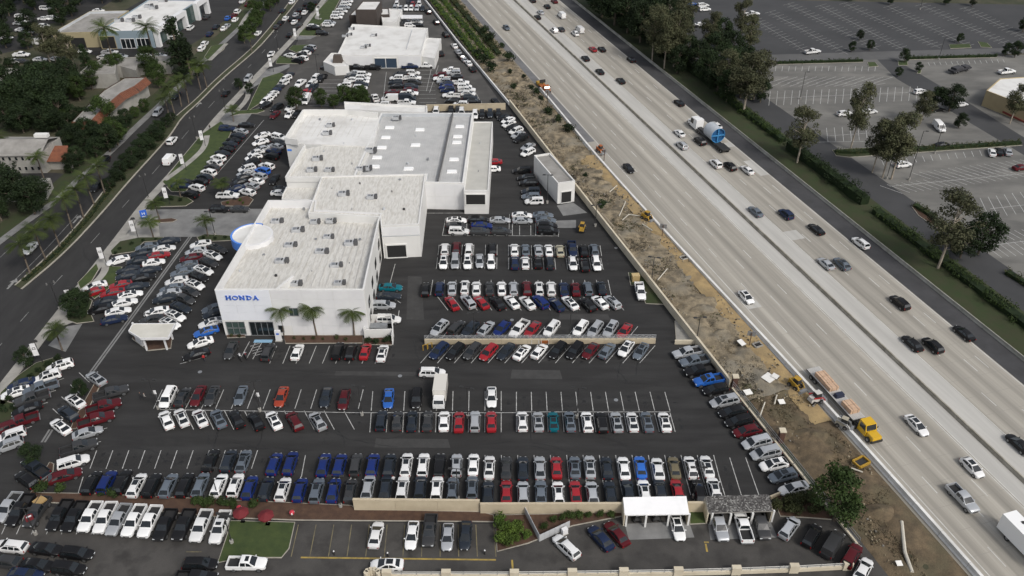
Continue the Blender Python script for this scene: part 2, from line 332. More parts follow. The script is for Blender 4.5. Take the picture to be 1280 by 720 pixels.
# ---- the dealership car lot: one asphalt sheet from the pavement to the boundary wall
edge = offset(AR, 2.2)
wallpts = [NS(73.3, s) for s in (560, 400, 300, 200, 130, 72, 40)]
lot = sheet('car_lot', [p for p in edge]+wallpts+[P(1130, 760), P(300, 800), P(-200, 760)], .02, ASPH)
low = sheet('lower_lot', px([(-200, 770), (-60, 640), (40, 632), (285, 650), (300, 668), (372, 652), (617, 655), (640, 668), (780, 640), (985, 640), (1062, 655), (1115, 725), (1120, 770)]), .028, ASPHO)
sheet('far_lot', px([(372, 50), (405, 0), (432, -40), (520, -40), (530, 0), (560, 45), (600, 92), (630, 134), (533, 138), (432, 136), (330, 145), (312, 142), (340, 120), (362, 84)]), .026, mat('far_lot_asphalt', (.068, .065, .06), .9, (.05, .048, .045), .12, 8, fine=.2, c3=(.085, .08, .075), s3=.2))
aprons = [('driveway', [(141, 302), (182, 262), (352, 261), (316, 296), (262, 296), (150, 297)], CONCD), ('driveway', [(60, 432), (84, 408), (103, 405), (82, 440)], CONCD), ('driveway', [(312, 112), (330, 88), (362, 80), (362, 84), (340, 96)], CONCD),
          ('driveway', [(263, 152), (284, 140), (315, 142), (303, 158), (276, 156)], CONCD), ('driveway', [(364, 50), (372, 45), (396, 45), (388, 49)], CONCD)]
for nm, pts, m in aprons: sheet(nm, px(pts), .045, m)
sheet('driveway', px([(62, 402), (82, 378), (95, 383), (93, 403), (80, 408)]), .15, CONC)
sheet('driveway', px([(137, 313), (168, 285), (176, 263), (196, 262), (200, 296), (160, 300), (143, 318)]), .15, CONC)
# forecourt slab pads
sheet('concrete_pad', px([(696, 257), (716, 253), (734, 266), (704, 270)]), .03, CONCD); sheet('concrete_pad', px([(693, 276), (720, 275), (720, 285), (695, 285)]), .03, CONCD)
for pts in ([(781, 655), (861, 652), (868, 672), (786, 675)], [(885, 655), (963, 652), (972, 672), (888, 675)]): sheet('concrete_pad', px(pts), .036, CONCD)
# drainage strips
for a, c in (((238, 296), (108, 474)), ((64, 537), (54, 553))):
    A = P(*a); B_ = P(*c); d = (B_-A).normalized(); x = Vector((d.y, -d.x, 0))
    sheet('drain_strip', [A+x*.45, B_+x*.45, B_-x*.45, A-x*.45], .03, CONCD); sheet('drain_slot', [A+x*.1, B_+x*.1, B_-x*.1, A-x*.1], .036, ASPH)
# planted islands and verges along the avenue
isl = [('lawn', [(203, 228), (222, 204), (252, 168), (276, 152), (290, 164), (284, 178), (262, 205), (246, 224), (232, 240), (214, 240)], GRASS),
       ('lawn', [(97, 354), (120, 330), (124, 337), (115, 352), (101, 362)], GRASS), ('lawn', [(129, 333), (153, 334), (147, 352), (134, 363), (118, 374), (108, 366), (122, 350)], GRASS),
       ('shrub_bed', [(138, 314), (150, 302), (175, 297), (205, 297), (203, 301), (180, 303), (168, 315), (140, 319)], GRASSD),
       ('shrub_bed', [(83, 392), (95, 373), (106, 370), (116, 376), (112, 388), (118, 402), (96, 405), (84, 401)], GRASSD), ('shrub_bed', [(0, 492), (22, 470), (45, 454), (72, 446), (84, 450), (62, 462), (44, 473), (20, 492), (0, 512)], GRASSD),
       ('shrub_bed', [(-40, 520), (0, 500), (20, 505), (30, 515), (8, 540), (-40, 560)], GRASSD),
       ('lawn', [(316, 122), (328, 98), (350, 91), (356, 94), (345, 108), (326, 129), (308, 140)], GRASS), ('lawn', [(286, 146), (298, 139), (326, 136), (331, 139), (322, 142), (300, 143)], GRASS),
       ('lawn', [(345, 77), (350, 70), (378, 78), (377, 80), (345, 80)], GRASS), ('lawn', [(361, 62), (366, 57), (390, 56), (394, 58), (385, 62), (370, 66)], GRASS), ('lawn', [(373, 44), (380, 36), (400, 30), (405, 42), (400, 45), (377, 45)], GRASS),
       ('lawn', [(381, 35), (396, 15), (412, -2), (426, -2), (412, 25), (400, 31)], GRASS), ('lawn', [(255, 72), (264, 58), (284, 54), (280, 62), (262, 76)], GRASS),
       ('lawn', [(296, 36), (303, 25), (318, 8), (330, 2), (322, 22), (303, 42)], GRASS),
       ('planting_island', [(211, 244), (234, 247), (242, 252), (232, 258), (196, 259), (190, 250)], GRASSD), ('planting_island', [(192, 275), (215, 273), (222, 275), (216, 278), (194, 279)], MULCH),
       ('planting_island', [(246, 297), (256, 293), (290, 295), (289, 301), (250, 303)], GRASSD), ('planting_island', [(276, 253), (300, 247), (310, 245), (317, 250), (311, 258), (278, 258)], MULCH),
       ('planting_island', [(119, 478), (127, 480), (107, 520), (96, 536), (88, 537), (92, 526)], MULCH), ('planting_island', [(56, 588), (62, 578), (68, 580), (67, 590), (42, 622), (36, 620)], MULCH),
       ('planting_island', [(785, 341), (799, 341), (815, 358), (832, 380), (828, 381), (807, 380), (796, 357), (788, 357)], GRASSD),
       ('planting_island', [(283, 419), (306, 418), (307, 422), (284, 423)], MULCH), ('planting_island', [(355, 419.5), (454, 419.5), (453, 429.5), (357, 430)], MULCH), ('planting_island', [(455, 422), (492, 421), (490, 432), (454, 431)], MULCH),
       ('mulch_bed', [(38, 616), (110, 617), (440, 632), (445, 637), (600, 640), (617, 644), (617, 653), (372, 651), (285, 648), (100, 631), (42, 628)], MULCH),
       ('lawn', [(288, 651), (369, 653), (362, 686), (352, 698), (304, 698), (272, 704), (284, 668)], GRASS), ('mulch_bed', [(619, 644), (778, 641), (778, 646), (716, 658), (660, 680), (621, 690)], MULCH),
       ('lawn', [(862, 640), (882, 640), (884, 655), (862, 656)], GRASS), ('mulch_bed', [(966, 622), (1000, 612), (1040, 640), (1062, 652), (1010, 648), (975, 646)], MULCH),
       ('gravel_bed', [(845, 400), (868, 428), (845, 428), (843, 402)], CONC)]
for nm, pts, m in isl: planter(nm, px(pts), m)
for pts in ([(130, 316), (133, 335), (128, 345), (118, 355), (104, 366)], [(259, 170), (256, 185), (242, 199), (224, 213), (206, 226)], [(309, 112), (311, 120), (305, 130), (296, 139)], [(398, 18), (395, 24), (402, 24)], [(283, 55), (272, 66), (262, 76)], [(320, 8), (308, 20), (300, 34)]):
    c = smoothline(px(pts)); strip('footpath', offset(c, -.8), offset(c, .8), .185, CONC, h=.05)
# ---- painted parking bays
def bays(x0, x1, y0, y1, n, xa=None, xb=None): # n+1 lines from y0 to y1 ; (x0,x1) at y0 and (xa,xb) at y1
    return [(P(x0+(x1-x0)*i/n, y0), P(xa+(xb-xa)*i/n, y1)) for i in range(n+1)]
L = []
L += bays(645.5, 831, 490, 513.5, 10, 645.5, 837.5) + bays(645.5, 837.5, 516.5, 540, 10, 645.5, 844) + [(P(645, 515), P(838, 515))]
L += bays(466, 626.5, 489, 513.5, 8, 464, 626.5) + bays(464, 626.5, 516.5, 540.5, 8, 462.3, 626.5) + [(P(450, 516), P(645, 516))]
L += bays(279.7, 454, 487, 511, 9, 269.4, 448) + bays(206, 430, 513.5, 537, 9, 217, 443) + [(P(200, 512), P(450, 516))]
L += bays(203, 265, 487, 511, 3, 192, 251.5)
L += bays(121, 322, 563, 586, 10, 112.5, 314.4) + bays(341, 892, 569, 596, 27, 335, 899) + bays(104, 899, 596, 619, 38, 97, 906)
L += bays(912, 932, 572, 620, 1, 927, 949)
L += bays(346, 478, 432.5, 454.5, 8, 337, 469)
L += bays(545, 819, 432, 454, 13, 525.6, 799.5) + bays(545, 797.4, 408, 423, 13, 532.7, 785)
L += bays(547, 766, 371, 388, 12, 560, 780) + bays(541, 760, 350, 369, 15, 538, 764)
L += bays(549, 636, 306, 319, 6, 547.5, 636) + bays(635.5, 750, 307, 320, 8, 635.5, 752) + bays(547, 636, 322, 336, 6, 545.5, 636) + bays(635.5, 751, 323, 337, 8, 635.5, 754)
L += [(P(553, 294.5), P(698, 295)), (P(557, 273), P(553, 294.5)), (P(637, 268), P(636, 295)), (P(640.5, 273), P(640.5, 295)), (P(670, 273), P(669.5, 295)), (P(584, 273), P(583, 294.5)), (P(612, 273), P(611, 294.5)), (P(649.5, 282), P(649.5, 294)), (P(663.5, 282), P(663.5, 294)), (P(698.5, 291), P(698, 296)), (P(532, 266.5), P(594, 266.5))]
L += [(P(x, 369), P(x+14, y)) for x, y in ((488, 369.5), (487, 379), (470, 388))] + [(P(499, 388), P(498, 396)), (P(494, 330), P(487, 356))]
L += bays(488, 488, 434, 454, 1, 478, 478)
L += [(P(x, 427), P(x-12, 449)) for x in (312, 320, 328)] + [(P(313+k*1, 433+k*3), P(328+k*1-3, 429+k*3.2)) for k in range(5)]
L += [(P(225, 455), P(257, 446)), (P(237.5, 431), P(264, 424))]
L += [(P(112+k*-11, 478+k*15), P(99-k*11, 466+k*15)) for k in range(4)] + [(P(158-8*k, 484+17*k), P(147-8*k, 487+17*k)) for k in range(5)] + [(P(80-10*k, 473+15*k), P(62-10*k, 479+15*k)) for k in range(6)]
L += bays(18, 290, 632, 668, 15, 2, 282)
seglines('parking_bay_marking', L, .13, .034, LINE, lot)
Ls = bays(373, 617, 656, 696, 11, 364, 620) + [(P(252+k*-3, 690+k*10), P(233-k*3, 690+k*10)) for k in range(3)]
seglines('parking_bay_marking', Ls, .13, .042, mat('faded_line_paint', (.2, .17, .09), .8, (.09, .08, .055), .8, 6), low); seglines('yellow_marking', [(P(376, 697), P(620, 700)), (P(640, 700), P(641, 712)), (P(882, 680), P(884, 690)), (P(880, 678), P(886, 678))], .28, .043, YLINE, low)
# oil stains in the bays, sealed cracks across the aisles, patched rectangles
_r = random.Random(21); mb = MB(); stalls = [((a+c)/2, (c-a)) for a, c in L if 3.5 < (c-a).length < 7]
for q, d_ in stalls*2:
    sh = Vector((-d_.y, d_.x, 0)).normalized()*1.35+d_*_r.uniform(-.3, .3); c_ = q+sh; R_ = _r.uniform(.12, .5); K = 9
    mb.poly([(c_.x+R_*_r.uniform(.6, 1.2)*math.cos(2*math.pi*k/K), c_.y+R_*_r.uniform(.6, 1.2)*math.sin(2*math.pi*k/K), .0285+.002*_r.random()) for k in range(K)])
mb.build('oil_stains', mat('oil_stain', (.013, .0125, .012), .6), lot)
sg = []
for _ in range(46):
    p_ = P(_r.uniform(110, 820), _r.choice((464, 470, 475, 548, 552, 556, 395, 398, 343, 300)), 0)+Vector((0, _r.uniform(-2, 2), 0)); hd_ = _r.choice((0, 1.57))+_r.uniform(-.3, .3)
    for _k in range(_r.randint(4, 11)):
        e_ = p_+Vector((math.sin(hd_), math.cos(hd_), 0))*_r.uniform(.8, 1.6); sg.append((p_, e_)); p_ = e_; hd_ += _r.uniform(-.35, .35)
seglines('crack_sealant', sg, .09, .0315, mat('crack_sealant', (.010, .010, .010), .5), lot)
for x0, y0, x1, y1, g in ((640, 462, 700, 474, .05), (300, 468, 352, 478, .024), (470, 548, 560, 560, .047), (180, 548, 230, 558, .023), (700, 392, 760, 400, .048), (510, 345, 527, 400, .046), (420, 464, 520, 470, .047), (840, 560, 880, 566, .024)):
    sheet('asphalt_patch', px([(x0, y0), (x1, y0+1), (x1+3, y1), (x0-2, y1-.6)]), .0245, mat('patch_%d' % int(g*1000), (g, g*.98, g*.96), .9, (g*.75, g*.74, g*.72), .6, 8, fine=.2), lot)
for x, y in ((770, 500), (926, 502), (500, 470), (250, 465), (640, 400), (770, 310), (520, 300)):
    q = P(x, y); mb = MB(); mb.tube((q.x, q.y, .02), (q.x, q.y, .034), .4, n=14); mb.build('manhole_cover', STEEL, lot)
# far lots' bays (in rows along the far dealership)
L = []
for k in range(9): L += [(P(524, 88+k*5.0), P(541+k*.6, 88+k*5.0)), (P(400-k*2.2, 100+k*4.6), P(430-k*1.5, 100+k*4.6))]
L += [(P(483, 90), P(479, 124)), (P(548, 82), P(537, 116)), (P(540, 82), P(533, 114)), (P(592, 110), P(602, 130)), (P(250, 242), P(330, 150))]
seglines('parking_bay_marking', L, .13, .034, LINE, lot)
# ---- mall car parks on the right
mallroad = sheet('frontage_road', [NS(n, s) for n, s in ((143.6, -20), (143.6, 300), (150, 330), (157, 330), (153, 240), (153, -20))], .014, MALLD)
mall = sheet('mall_car_park', px([(905, 80), (1290, 68), (1480, 60), (1700, 330), (1480, 520), (1300, 400), (1225, 330), (1050, 205), (965, 130), (935, 110)]), .012, MALL)
mallf = sheet('far_car_park', px([(868, -2), (1290, 6), (1500, 10), (1520, 62), (1290, 66), (1120, 72), (900, 80), (850, 40)]), .010, MALLD)
sheet('mall_road', px([(870, 72), (975, 68), (1255, 60), (1290, 60), (1290, 66), (1140, 74), (975, 76), (880, 84)]), .022, mat('mall_road_asphalt', (.105, .105, .104), .9, (.08, .08, .08), .1, 6))
sheet('mall_road', px([(1096, 74), (1115, 72), (1200, 122), (1290, 178), (1290, 200), (1190, 140), (1120, 98)]), .018, MALLD)
L = []
for k in range(16): L += [(P(970+k*8.3, 83), P(969+k*8.3, 89))]
for k in range(14): L += [(P(1160+k*7.2, 78-k*.3), P(1162+k*7.2, 82-k*.3))]
for k in range(22):
    x = 962+k*9.2
    if x < 1148: L += [(P(x+1, 114-k*.3), P(x-1, 132-k*.3))]
L += [(P(960, 123), P(1148, 115))]
for k in range(9): L += [(P(1033+k*9.8, 160-k*.6), P(1035+k*9.8, 178-k*.6))]
L += [(P(1033, 170), P(1120, 164))]
for k in range(16): L += [(P(1102+k*10.2, 200-k*1.0), P(1105+k*10.2, 207-k*1.0))]
for k in range(18): L += [(P(1100+k*9, 232-k*1.2), P(1128+k*9, 242-k*1.2)), (P(1140+k*9, 216-k*1.1), P(1170+k*9, 226-k*1.1))]
L += [(P(1112, 233), P(1280, 217))]
for k in range(9): L += [(P(1215+k*10, 249-k*1.5), P(1226+k*11, 274-k*1.5))]
L += [(P(1238, 261), P(1300, 254))]
for k in range(12): L += [(P(1230+k*9, 306-k), P(1252+k*9, 322-k)), (P(1250+k*9, 290-k), P(1268+k*9, 300-k))]
L += [(P(1238, 307), P(1300, 299)), (P(1002, 178), P(1130, 176))]
for k in range(12): L += [(P(985+k*12, 96), P(960+k*12, 104)), (P(975+k*12, 104), P(965+k*11, 108))]
seglines('parking_bay_marking', L, .15, .03, LINE, mall)
L = []
for r, (x0, y0, x1, y1, n) in enumerate(((962, 15, 1060, 68, 20), (985, 5, 1098, 62, 22), (1025, 7, 1130, 62, 22), (1055, 4, 1175, 60, 22), (1110, 8, 1215, 60, 20), (1150, 6, 1265, 58, 20), (1205, 10, 1290, 52, 16), (940, 22, 1010, 66, 16))):
    for k in range(n):
        x, y = x0+(x1-x0)*k/n, y0+(y1-y0)*k/n; L.append((P(x-6, y+1.6), P(x+8, y-2.2)))
    L.append((P(x0, y0), P(x1, y1)))
seglines('parking_bay_marking', L, .16, .03, mat('old_line_paint', (.33, .33, .32), .8, (.17, .17, .165), .5, 6), mallf)
planter('hedge_bed', px([(970, 78), (1078, 75), (1079, 78), (971, 81)]), GRASSD); planter('hedge_bed', px([(1135, 72), (1245, 69), (1246, 72), (1136, 75)]), GRASSD)
planter('hedge_bed', px([(1040, 188), (1060, 186), (1275, 178), (1278, 182), (1062, 197), (1045, 195)]), GRASSD); planter('planting_island', px([(1139, 258), (1146, 254), (1175, 275), (1190, 292), (1170, 285), (1148, 270)]), MULCH)
for pts in ([(1148, 88), (1152, 87), (1151, 92), (1146, 92)], [(1122, 76), (1134, 76), (1135, 82), (1123, 82)], [(1084, 78), (1094, 78), (1098, 83), (1086, 84)], [(1186, 56), (1212, 55), (1214, 60), (1188, 61)], [(1222, 52), (1234, 54), (1240, 60), (1226, 59)]): planter('planting_island', px(pts), GRASS)
# upper-left dealership yard and rear car park
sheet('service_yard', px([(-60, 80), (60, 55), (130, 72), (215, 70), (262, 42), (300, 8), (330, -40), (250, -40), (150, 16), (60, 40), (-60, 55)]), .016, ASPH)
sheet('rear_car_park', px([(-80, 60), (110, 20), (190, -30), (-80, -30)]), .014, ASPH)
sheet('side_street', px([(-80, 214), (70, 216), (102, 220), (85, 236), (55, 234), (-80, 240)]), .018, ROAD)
# ================================================================ BUILDINGS
def inset(q, d):
    n = len(q); A = sum(q[i][0]*q[(i+1) % n][1]-q[(i+1) % n][0]*q[i][1] for i in range(n)); sg = 1 if A > 0 else -1; out = []
    for i in range(n):
        p, a, c = Vector(q[i][:2]), Vector(q[i-1][:2]), Vector(q[(i+1) % n][:2]); e1, e2 = (p-a).normalized(), (c-p).normalized()
        n1, n2 = Vector((-e1.y, e1.x))*sg, Vector((-e2.y, e2.x))*sg; k = n1+n2; out.append(p+k*(d/max(.3, 1+n1.dot(n2))))
    return out
def block(parent, pts, h, wm=None, rm=None, par=.4, th=.3, z0=0, wname='wall', rname='roof', pm=None):
    wm = wm or WHITEW; rm = rm or ROOFW; q = [(p[0], p[1]) for p in pts]; n = len(q)
    flip = sum(q[i][0]*q[(i+1) % n][1]-q[(i+1) % n][0]*q[i][1] for i in range(n)) < 0
    if flip: q = q[::-1]
    i_ = inset(q, th); mb = MB()
    hs_ = h if isinstance(h, list) else [h]*n
    if flip: hs_ = hs_[::-1]
    vs = [(a, c, z0) for a, c in q]+[(a, c, k) for (a, c), k in zip(q, hs_)]+[(p.x, p.y, k) for p, k in zip(i_, hs_)]+[(p.x, p.y, k-par) for p, k in zip(i_, hs_)]
    for k in range(n):
        j = (k+1) % n
        mb.f += [(k, j, n+j, n+k), (n+k, n+j, 2*n+j, 2*n+k)]; mb.m += [0, 0]; mb.f += [(2*n+k, 2*n+j, 3*n+j, 3*n+k)]; mb.m += [1]
    mb.v = vs; mb.build(wname, [wm, pm or wm], parent)
    r = MB(); r.poly([(p.x, p.y, k-par) for p, k in zip(i_, hs_)]); return r.build(rname, rm, parent)
def V2(p): return Vector((p[0], p[1], 0))
def window(parent, W0, W1, t0, t1, z0, z1, nx=1, nz=1, fm=None, gm=None, name='window', fw_=.12, depth=.10):
    """framed opening on the wall W0->W1 (outside is to the right of travel)"""
    W0, W1 = V2(W0), V2(W1); d = (W1-W0).normalized(); out = Vector((d.y, -d.x, 0)); Lw = (W1-W0).length; fm = fm or DARKM; gm = gm or GLASSD
    a, c = W0+d*(Lw*t0), W0+d*(Lw*t1); up = Vector((0, 0, 1)); g = MB(); o = out*.02
    g.poly([a+o+up*z0, c+o+up*z0, c+o+up*z1, a+o+up*z1]); pane = g.build(name, gm, parent)
    f = MB(); o = out*depth/2
    for k in range(nx+1): q = a.lerp(c, k/nx); f.bar(q+o+up*z0, q+o+up*z1, fw_, depth)
    for k in range(nz+1): z = z0+(z1-z0)*k/nz; f.bar(a+o+up*z-d*fw_/2, c+o+up*z+d*fw_/2, depth, fw_)
    f.build('frame', fm, pane); return pane
def panels(parent, W0, W1, t0, t1, z0, z1, nx, nz, m, name='wall_panel', skip=()):
    W0, W1 = V2(W0), V2(W1); d = (W1-W0).normalized(); out = Vector((d.y, -d.x, 0)); Lw = (W1-W0).length*(t1-t0); a = W0+d*((W1-W0).length*t0)
    for i in range(nx):
        for k in range(nz):
            if (i, k) in skip: continue
            c = a+d*(Lw*(i+.5)/nx)+out*.025; zz = z0+(z1-z0)*(k+.5)/nz
            mb = MB(); mb.box((c.x, c.y, zz), (Lw/nx-.04, .05, (z1-z0)/nz-.04), math.atan2(d.y, d.x)); mb.build(name, m, parent)
def parapet(parent, a, c, z0, z1, th=.35, m=None):
    a, c = V2(a), V2(c); mb = MB(); mb.bar(a+Vector((0, 0, (z0+z1)/2)), c+Vector((0, 0, (z0+z1)/2)), th, z1-z0); return mb.build('parapet', m or WHITEW, parent)
# ---- main dealership
HF, HM, HS = 11.3, 8.7, 6.9
D = thing('car_dealership', 'long white flat-roofed car dealership with blue lettering and stepped roofs', 'building', P(370, 340))
D.location = (0, 0, 0)
A, B_ = P(268, 362, HF), P(455, 362, HF); C_ = P(335, 250, HM)
A.z = B_.z = 0; dl_ = (V2(C_)-A).normalized()
rb = (V2(P(474, 275, HM))-B_).normalized()
AF, BF = A+dl_*7.5, B_+rb*6.5
seam = A.lerp(B_, .365); seamb = AF.lerp(BF, .365)
COOL = mat('cool_white_panel', (.74, .76, .80), .45, (.70, .72, .765), .3, 3)
block(D, [A, B_, V2(P(474, 275, HM)), V2(P(478, 266, HM)), V2(P(394, 262, HM)), V2(P(396, 250, HM)), V2(C_)], [HF, HF, HM, HM, HM, HM, HM], WHITEW, ROOFW, 2.0, .35, pm=WHITEP)
sm = A.lerp(B_, .4)+Vector((.2, .4, 0)); mb = MB(); mb.bar(sm+Vector((0, 0, HF-1.0)), sm+Vector((2.0, 5.5, HF-1.6)), .5, 1.6); mb.build('roof_upstand', WHITEW, D)
blk2 = px([(385, 266), (402, 220), (532, 217), (524, 280), (476, 282), (475, 271)], HM); block(D, blk2, HM+.01, WHITEW, ROOFW, .35, .3)
s1a = px([(356, 172), (379, 137), (434, 137), (474, 141), (466, 176)], 9.0); block(D, s1a, 7.4, WHITEW, ROOFB, .02, .1)
s1r = px([(356, 172), (379, 137), (434, 137), (472, 141)], 9.0)
for a_, c_ in list(zip(s1r, s1r[1:]))+[(s1r[0], P(372, 174, 9.0))]: parapet(D, a_, c_, 7.3, 9.0)
s1b = px([(357, 221), (381, 181), (470, 162), (447, 221)], 8.4); block(D, s1b, 7.15, WHITEW, ROOFW, .02, .1)
for a_, c_ in ((s1b[0], s1b[1]), (s1b[0], s1b[3])): parapet(D, a_, c_, 7.05, 8.4)
low1 = px([(353, 243), (362, 226), (398, 228), (394, 250), (352, 249)], 5.5); block(D, low1, 5.5, WHITEW, ROOFW, .2, .25)
gm_ = px([(476, 141), (592, 141), (580, 229), (530, 228), (532, 218), (441, 221)], HS+.6); block(D, gm_, HS+.6, WHITEW, ROOFG, 1.0, .5, pm=PARA)
_g1, _g2 = V2(gm_[1]), V2(gm_[2]); _gr0, _gr1 = V2(P(616, 152, HS-.3)), V2(P(610.5, 238, HS-.3)); _u = (_g2-_g1).normalized(); ga = [_g1+_u*((_g1.y-_gr0.y))+Vector((.03, 0, 0)), _gr0, _gr1, _g2+_u*max(0, _g2.y-_gr1.y)+Vector((.03, 0, 0))]; block(D, ga, HS-.3, WHITEW, mat('tan_metal_roof', (.47, .46, .42), .65, (.41, .40, .365), .3, 5), .3, .25)
bk = px([(430, 127), (534, 132), (534, 140.5), (431, 136.5)], 7.4); block(D, bk, 7.4, WHITEW, ROOFB, .5, .3)
# roof ribs of the metal shed roof: folded seams run down the slope
mb = MB(); e0, e1 = P(478, 143, HS-.4), P(590, 143, HS-.4); f0, f1 = P(443, 219, HS-.4), P(581, 227, HS-.4)
for k in range(1, 46):
    t = k/46; mb.bar(e0.lerp(e1, t)+Vector((0, 0, .05)), f0.lerp(f1, t)+Vector((0, 0, .05)), .07, .09)
mb.build('roof_seams', ROOFG, D)
mb = MB(); a, c = P(566, 142, HS+.3), P(547, 227, HS+.3); mb.bar(a, c, .35, .7); mb.build('roof_gutter', mat('gutter_grey', (.1, .1, .1), .7), D)
for x, y in ((300, 248), (270, 327), (238, 408), (200, 487), (180, 560), (543, 265), (508, 388), (452, 577), (862, 240), (845, 320), (838, 367), (815, 503), (797, 600)):
    q = P(440+x/6.4, 120+y/6.4, HS-.1); mb = MB(); mb.box((q.x, q.y, HS-.22), (2.6, 1.5, .36), 0, 0, .86); mb.build('skylight', mat('skylight_plastic', (.85, .85, .84), .35), D)
# membrane seams and vent pipes on the white roofs
for (l0, l1, r0_, r1_, z0_, z1_, K) in (((272, 358), (338, 254), (452, 358), (470, 282), 9.3, 6.75, 20), ((394, 262), (404, 222), (522, 278), (530, 220), 8.37, 8.37, 16), ((362, 218), (384, 184), (446, 218), (466, 166), 7.15, 7.15, 12), ((360, 170), (381, 140), (455, 172), (470, 143), 7.4, 7.4, 13)):
    mb = MB()
    for k in range(1, K):
        t_ = k/K; a_, c_ = P(*l0, z0_).lerp(P(*r0_, z0_), t_), P(*l1, z1_).lerp(P(*r1_, z1_), t_); mb.bar(a_+Vector((0, 0, .02)), c_+Vector((0, 0, .02)), .09, .05)
    mb.build('roof_seams', ROOFW, D)
for x, y, z in ((300, 340, 8.6), (345, 345, 8.8), (390, 340, 8.5), (395, 300, 7.5), (350, 300, 7.4), (437, 330, 8.1), (450, 300, 7.4), (330, 320, 8.0), (380, 262, 6.8), (415, 236, 8.4), (450, 230, 8.4), (490, 240, 8.4), (505, 262, 8.4), (480, 262, 8.4), (440, 262, 8.4), (500, 225, 8.4), (405, 190, 7.2), (430, 180, 7.2), (440, 205, 7.2), (400, 150, 7.4), (440, 150, 7.4), (520, 170, 6.6), (535, 200, 6.6), (510, 205, 6.6), (600, 180, 6.3), (598, 215, 6.3)):
    q = P(x, y, z); mb = MB(); r_ = random.choice((.1, .16, .3)); mb.tube(q-Vector((0, 0, .1)), q+Vector((0, 0, random.uniform(.3, .6))), r_, n=8); mb.build('vent_pipe', random.choice((STEEL, PARA, DARKM)), D)
# shop front: wide openings
W0, W1 = ga[3], ga[2]; window(D, W0, W1, .06, .88, 2.6, 5.6, 1, 1, WHITEW, OPEN, 'loading_opening', .25, .14)
W0, W1 = blk2[4], blk2[3]; window(D, W0, W1, .08, .62, .05, 3.6, 1, 1, WHITEW, OPEN, 'garage_opening', .3, .2); panels(D, W0, W1, 0, 1, 6.1, 8.2, 4, 1, WHITEP)
mb = MB(); a, c = V2(W0), V2(W1); mb.bar(a+Vector((0, -.06, 5.9)), c+Vector((0, -.06, 5.9)), .12, .16); mb.build('wall_band', PARA, D)
W0, W1 = gm_[4], gm_[3]; W0, W1 = gm_[3], gm_[2]
panels(D, P(531, 228, HS+.6), P(580, 229, HS+.6), .0, 1, .2, 7.2, 4, 2, WHITEP)
# front facade
panels(D, A, B_+Vector((0, 0, 0)), .002, .363, 3.9, 11.2, 3, 4, COOL)
FB0, FB1 = seam, B_
panels(D, FB0, FB1, .005, .995, .3, 11.2, 6, 5, WHITEP, skip=((0, 0), (1, 2)))
window(D, A, B_, .022, .148, .4, 3.5, 3, 2, STEEL, GLASSG, 'showroom_window', .1, .14); window(D, A, B_, .182, .345, .1, 3.5, 4, 1, STEEL, GLASSD, 'entrance_glazing', .1, .14)
window(D, FB0, FB1, .16, .265, 5.0, 6.9, 2, 1, STEEL, GLASSG, 'window', .09, .12); window(D, FB0, FB1, .02, .075, .9, 2.6, 1, 1, STEEL, GLASSD, 'window', .09, .12)
# right-hand wall windows
RW0, RW1 = B_, V2(P(474, 275, HM))
for t in (.1, .32, .55, .8):
    for z in (1.2, 4.6): window(D, RW0, RW1, t, t+.07, z, z+1.7, 1, 1, DARKM, GLASSD, 'window', .08, .1)
# lettering HONDA on the front wall
d = (B_-A).normalized(); up = Vector((0, 0, 1)); out = Vector((d.y, -d.x, 0))
LH, LW, LG = 1.05, 1.2, .12
def letter(ch, x0):
    mb = MB(); o = A+d*x0+out*.13+up*8.9; T = .24
    pt = lambda x, z: o+d*x+up*z
    def st(x0, z0, x1, z1, w=T): mb.bar(pt(x0, z0), pt(x1, z1), .12, w) if abs(x1-x0) > abs(z1-z0) else mb.bar(pt(x0, z0), pt(x1, z1), w, .12)
    sf = lambda x, z: st(x-.21, z, x+.21, z, .11)
    if ch == 'H':
        st(.24, 0, .24, LH); st(LW-.24, 0, LW-.24, LH); st(.24, LH/2, LW-.24, LH/2, .2)
        for x in (.24, LW-.24): sf(x, .06); sf(x, LH-.06)
    if ch == 'N':
        st(.22, 0, .22, LH, .2); st(LW-.22, 0, LW-.22, LH, .2); sf(.22, .06); sf(.16, LH-.06); sf(LW-.22, LH-.06)
        a0, a1 = pt(.18, LH), pt(LW-.18, 0); mb.bar(a0, a1, .3, .13)
    if ch == 'A':
        mb.bar(pt(.2, 0), pt(LW/2, LH), .22, .12); mb.bar(pt(LW-.2, 0), pt(LW/2, LH), .3, .13); st(.3, .32, LW-.3, .32, .17); sf(.2, .06); sf(LW-.2, .06)
    if ch == 'O' or ch == 'D':
        n = 20; cx = LW/2 if ch == 'O' else .34; rx, rz = (LW/2-.1, LH/2-.1) if ch == 'O' else (LW-.44, LH/2-.1); pts = []
        for k in range(n+1):
            t = 2*math.pi*k/n if ch == 'O' else -math.pi/2+math.pi*k/n; pts.append(pt(cx+rx*math.cos(t), LH/2+rz*math.sin(t)))
        for p, q in zip(pts, pts[1:]): mb.bar(p, q+(q-p)*.2, .24, .12)
        if ch == 'D': st(.32, 0, .32, LH, .26); sf(.26, .06); sf(.26, LH-.06)
    mb.build('letter', BLUE, D)
for k, ch in enumerate('HONDA'): letter(ch, 1.75+k*(LW+LG))
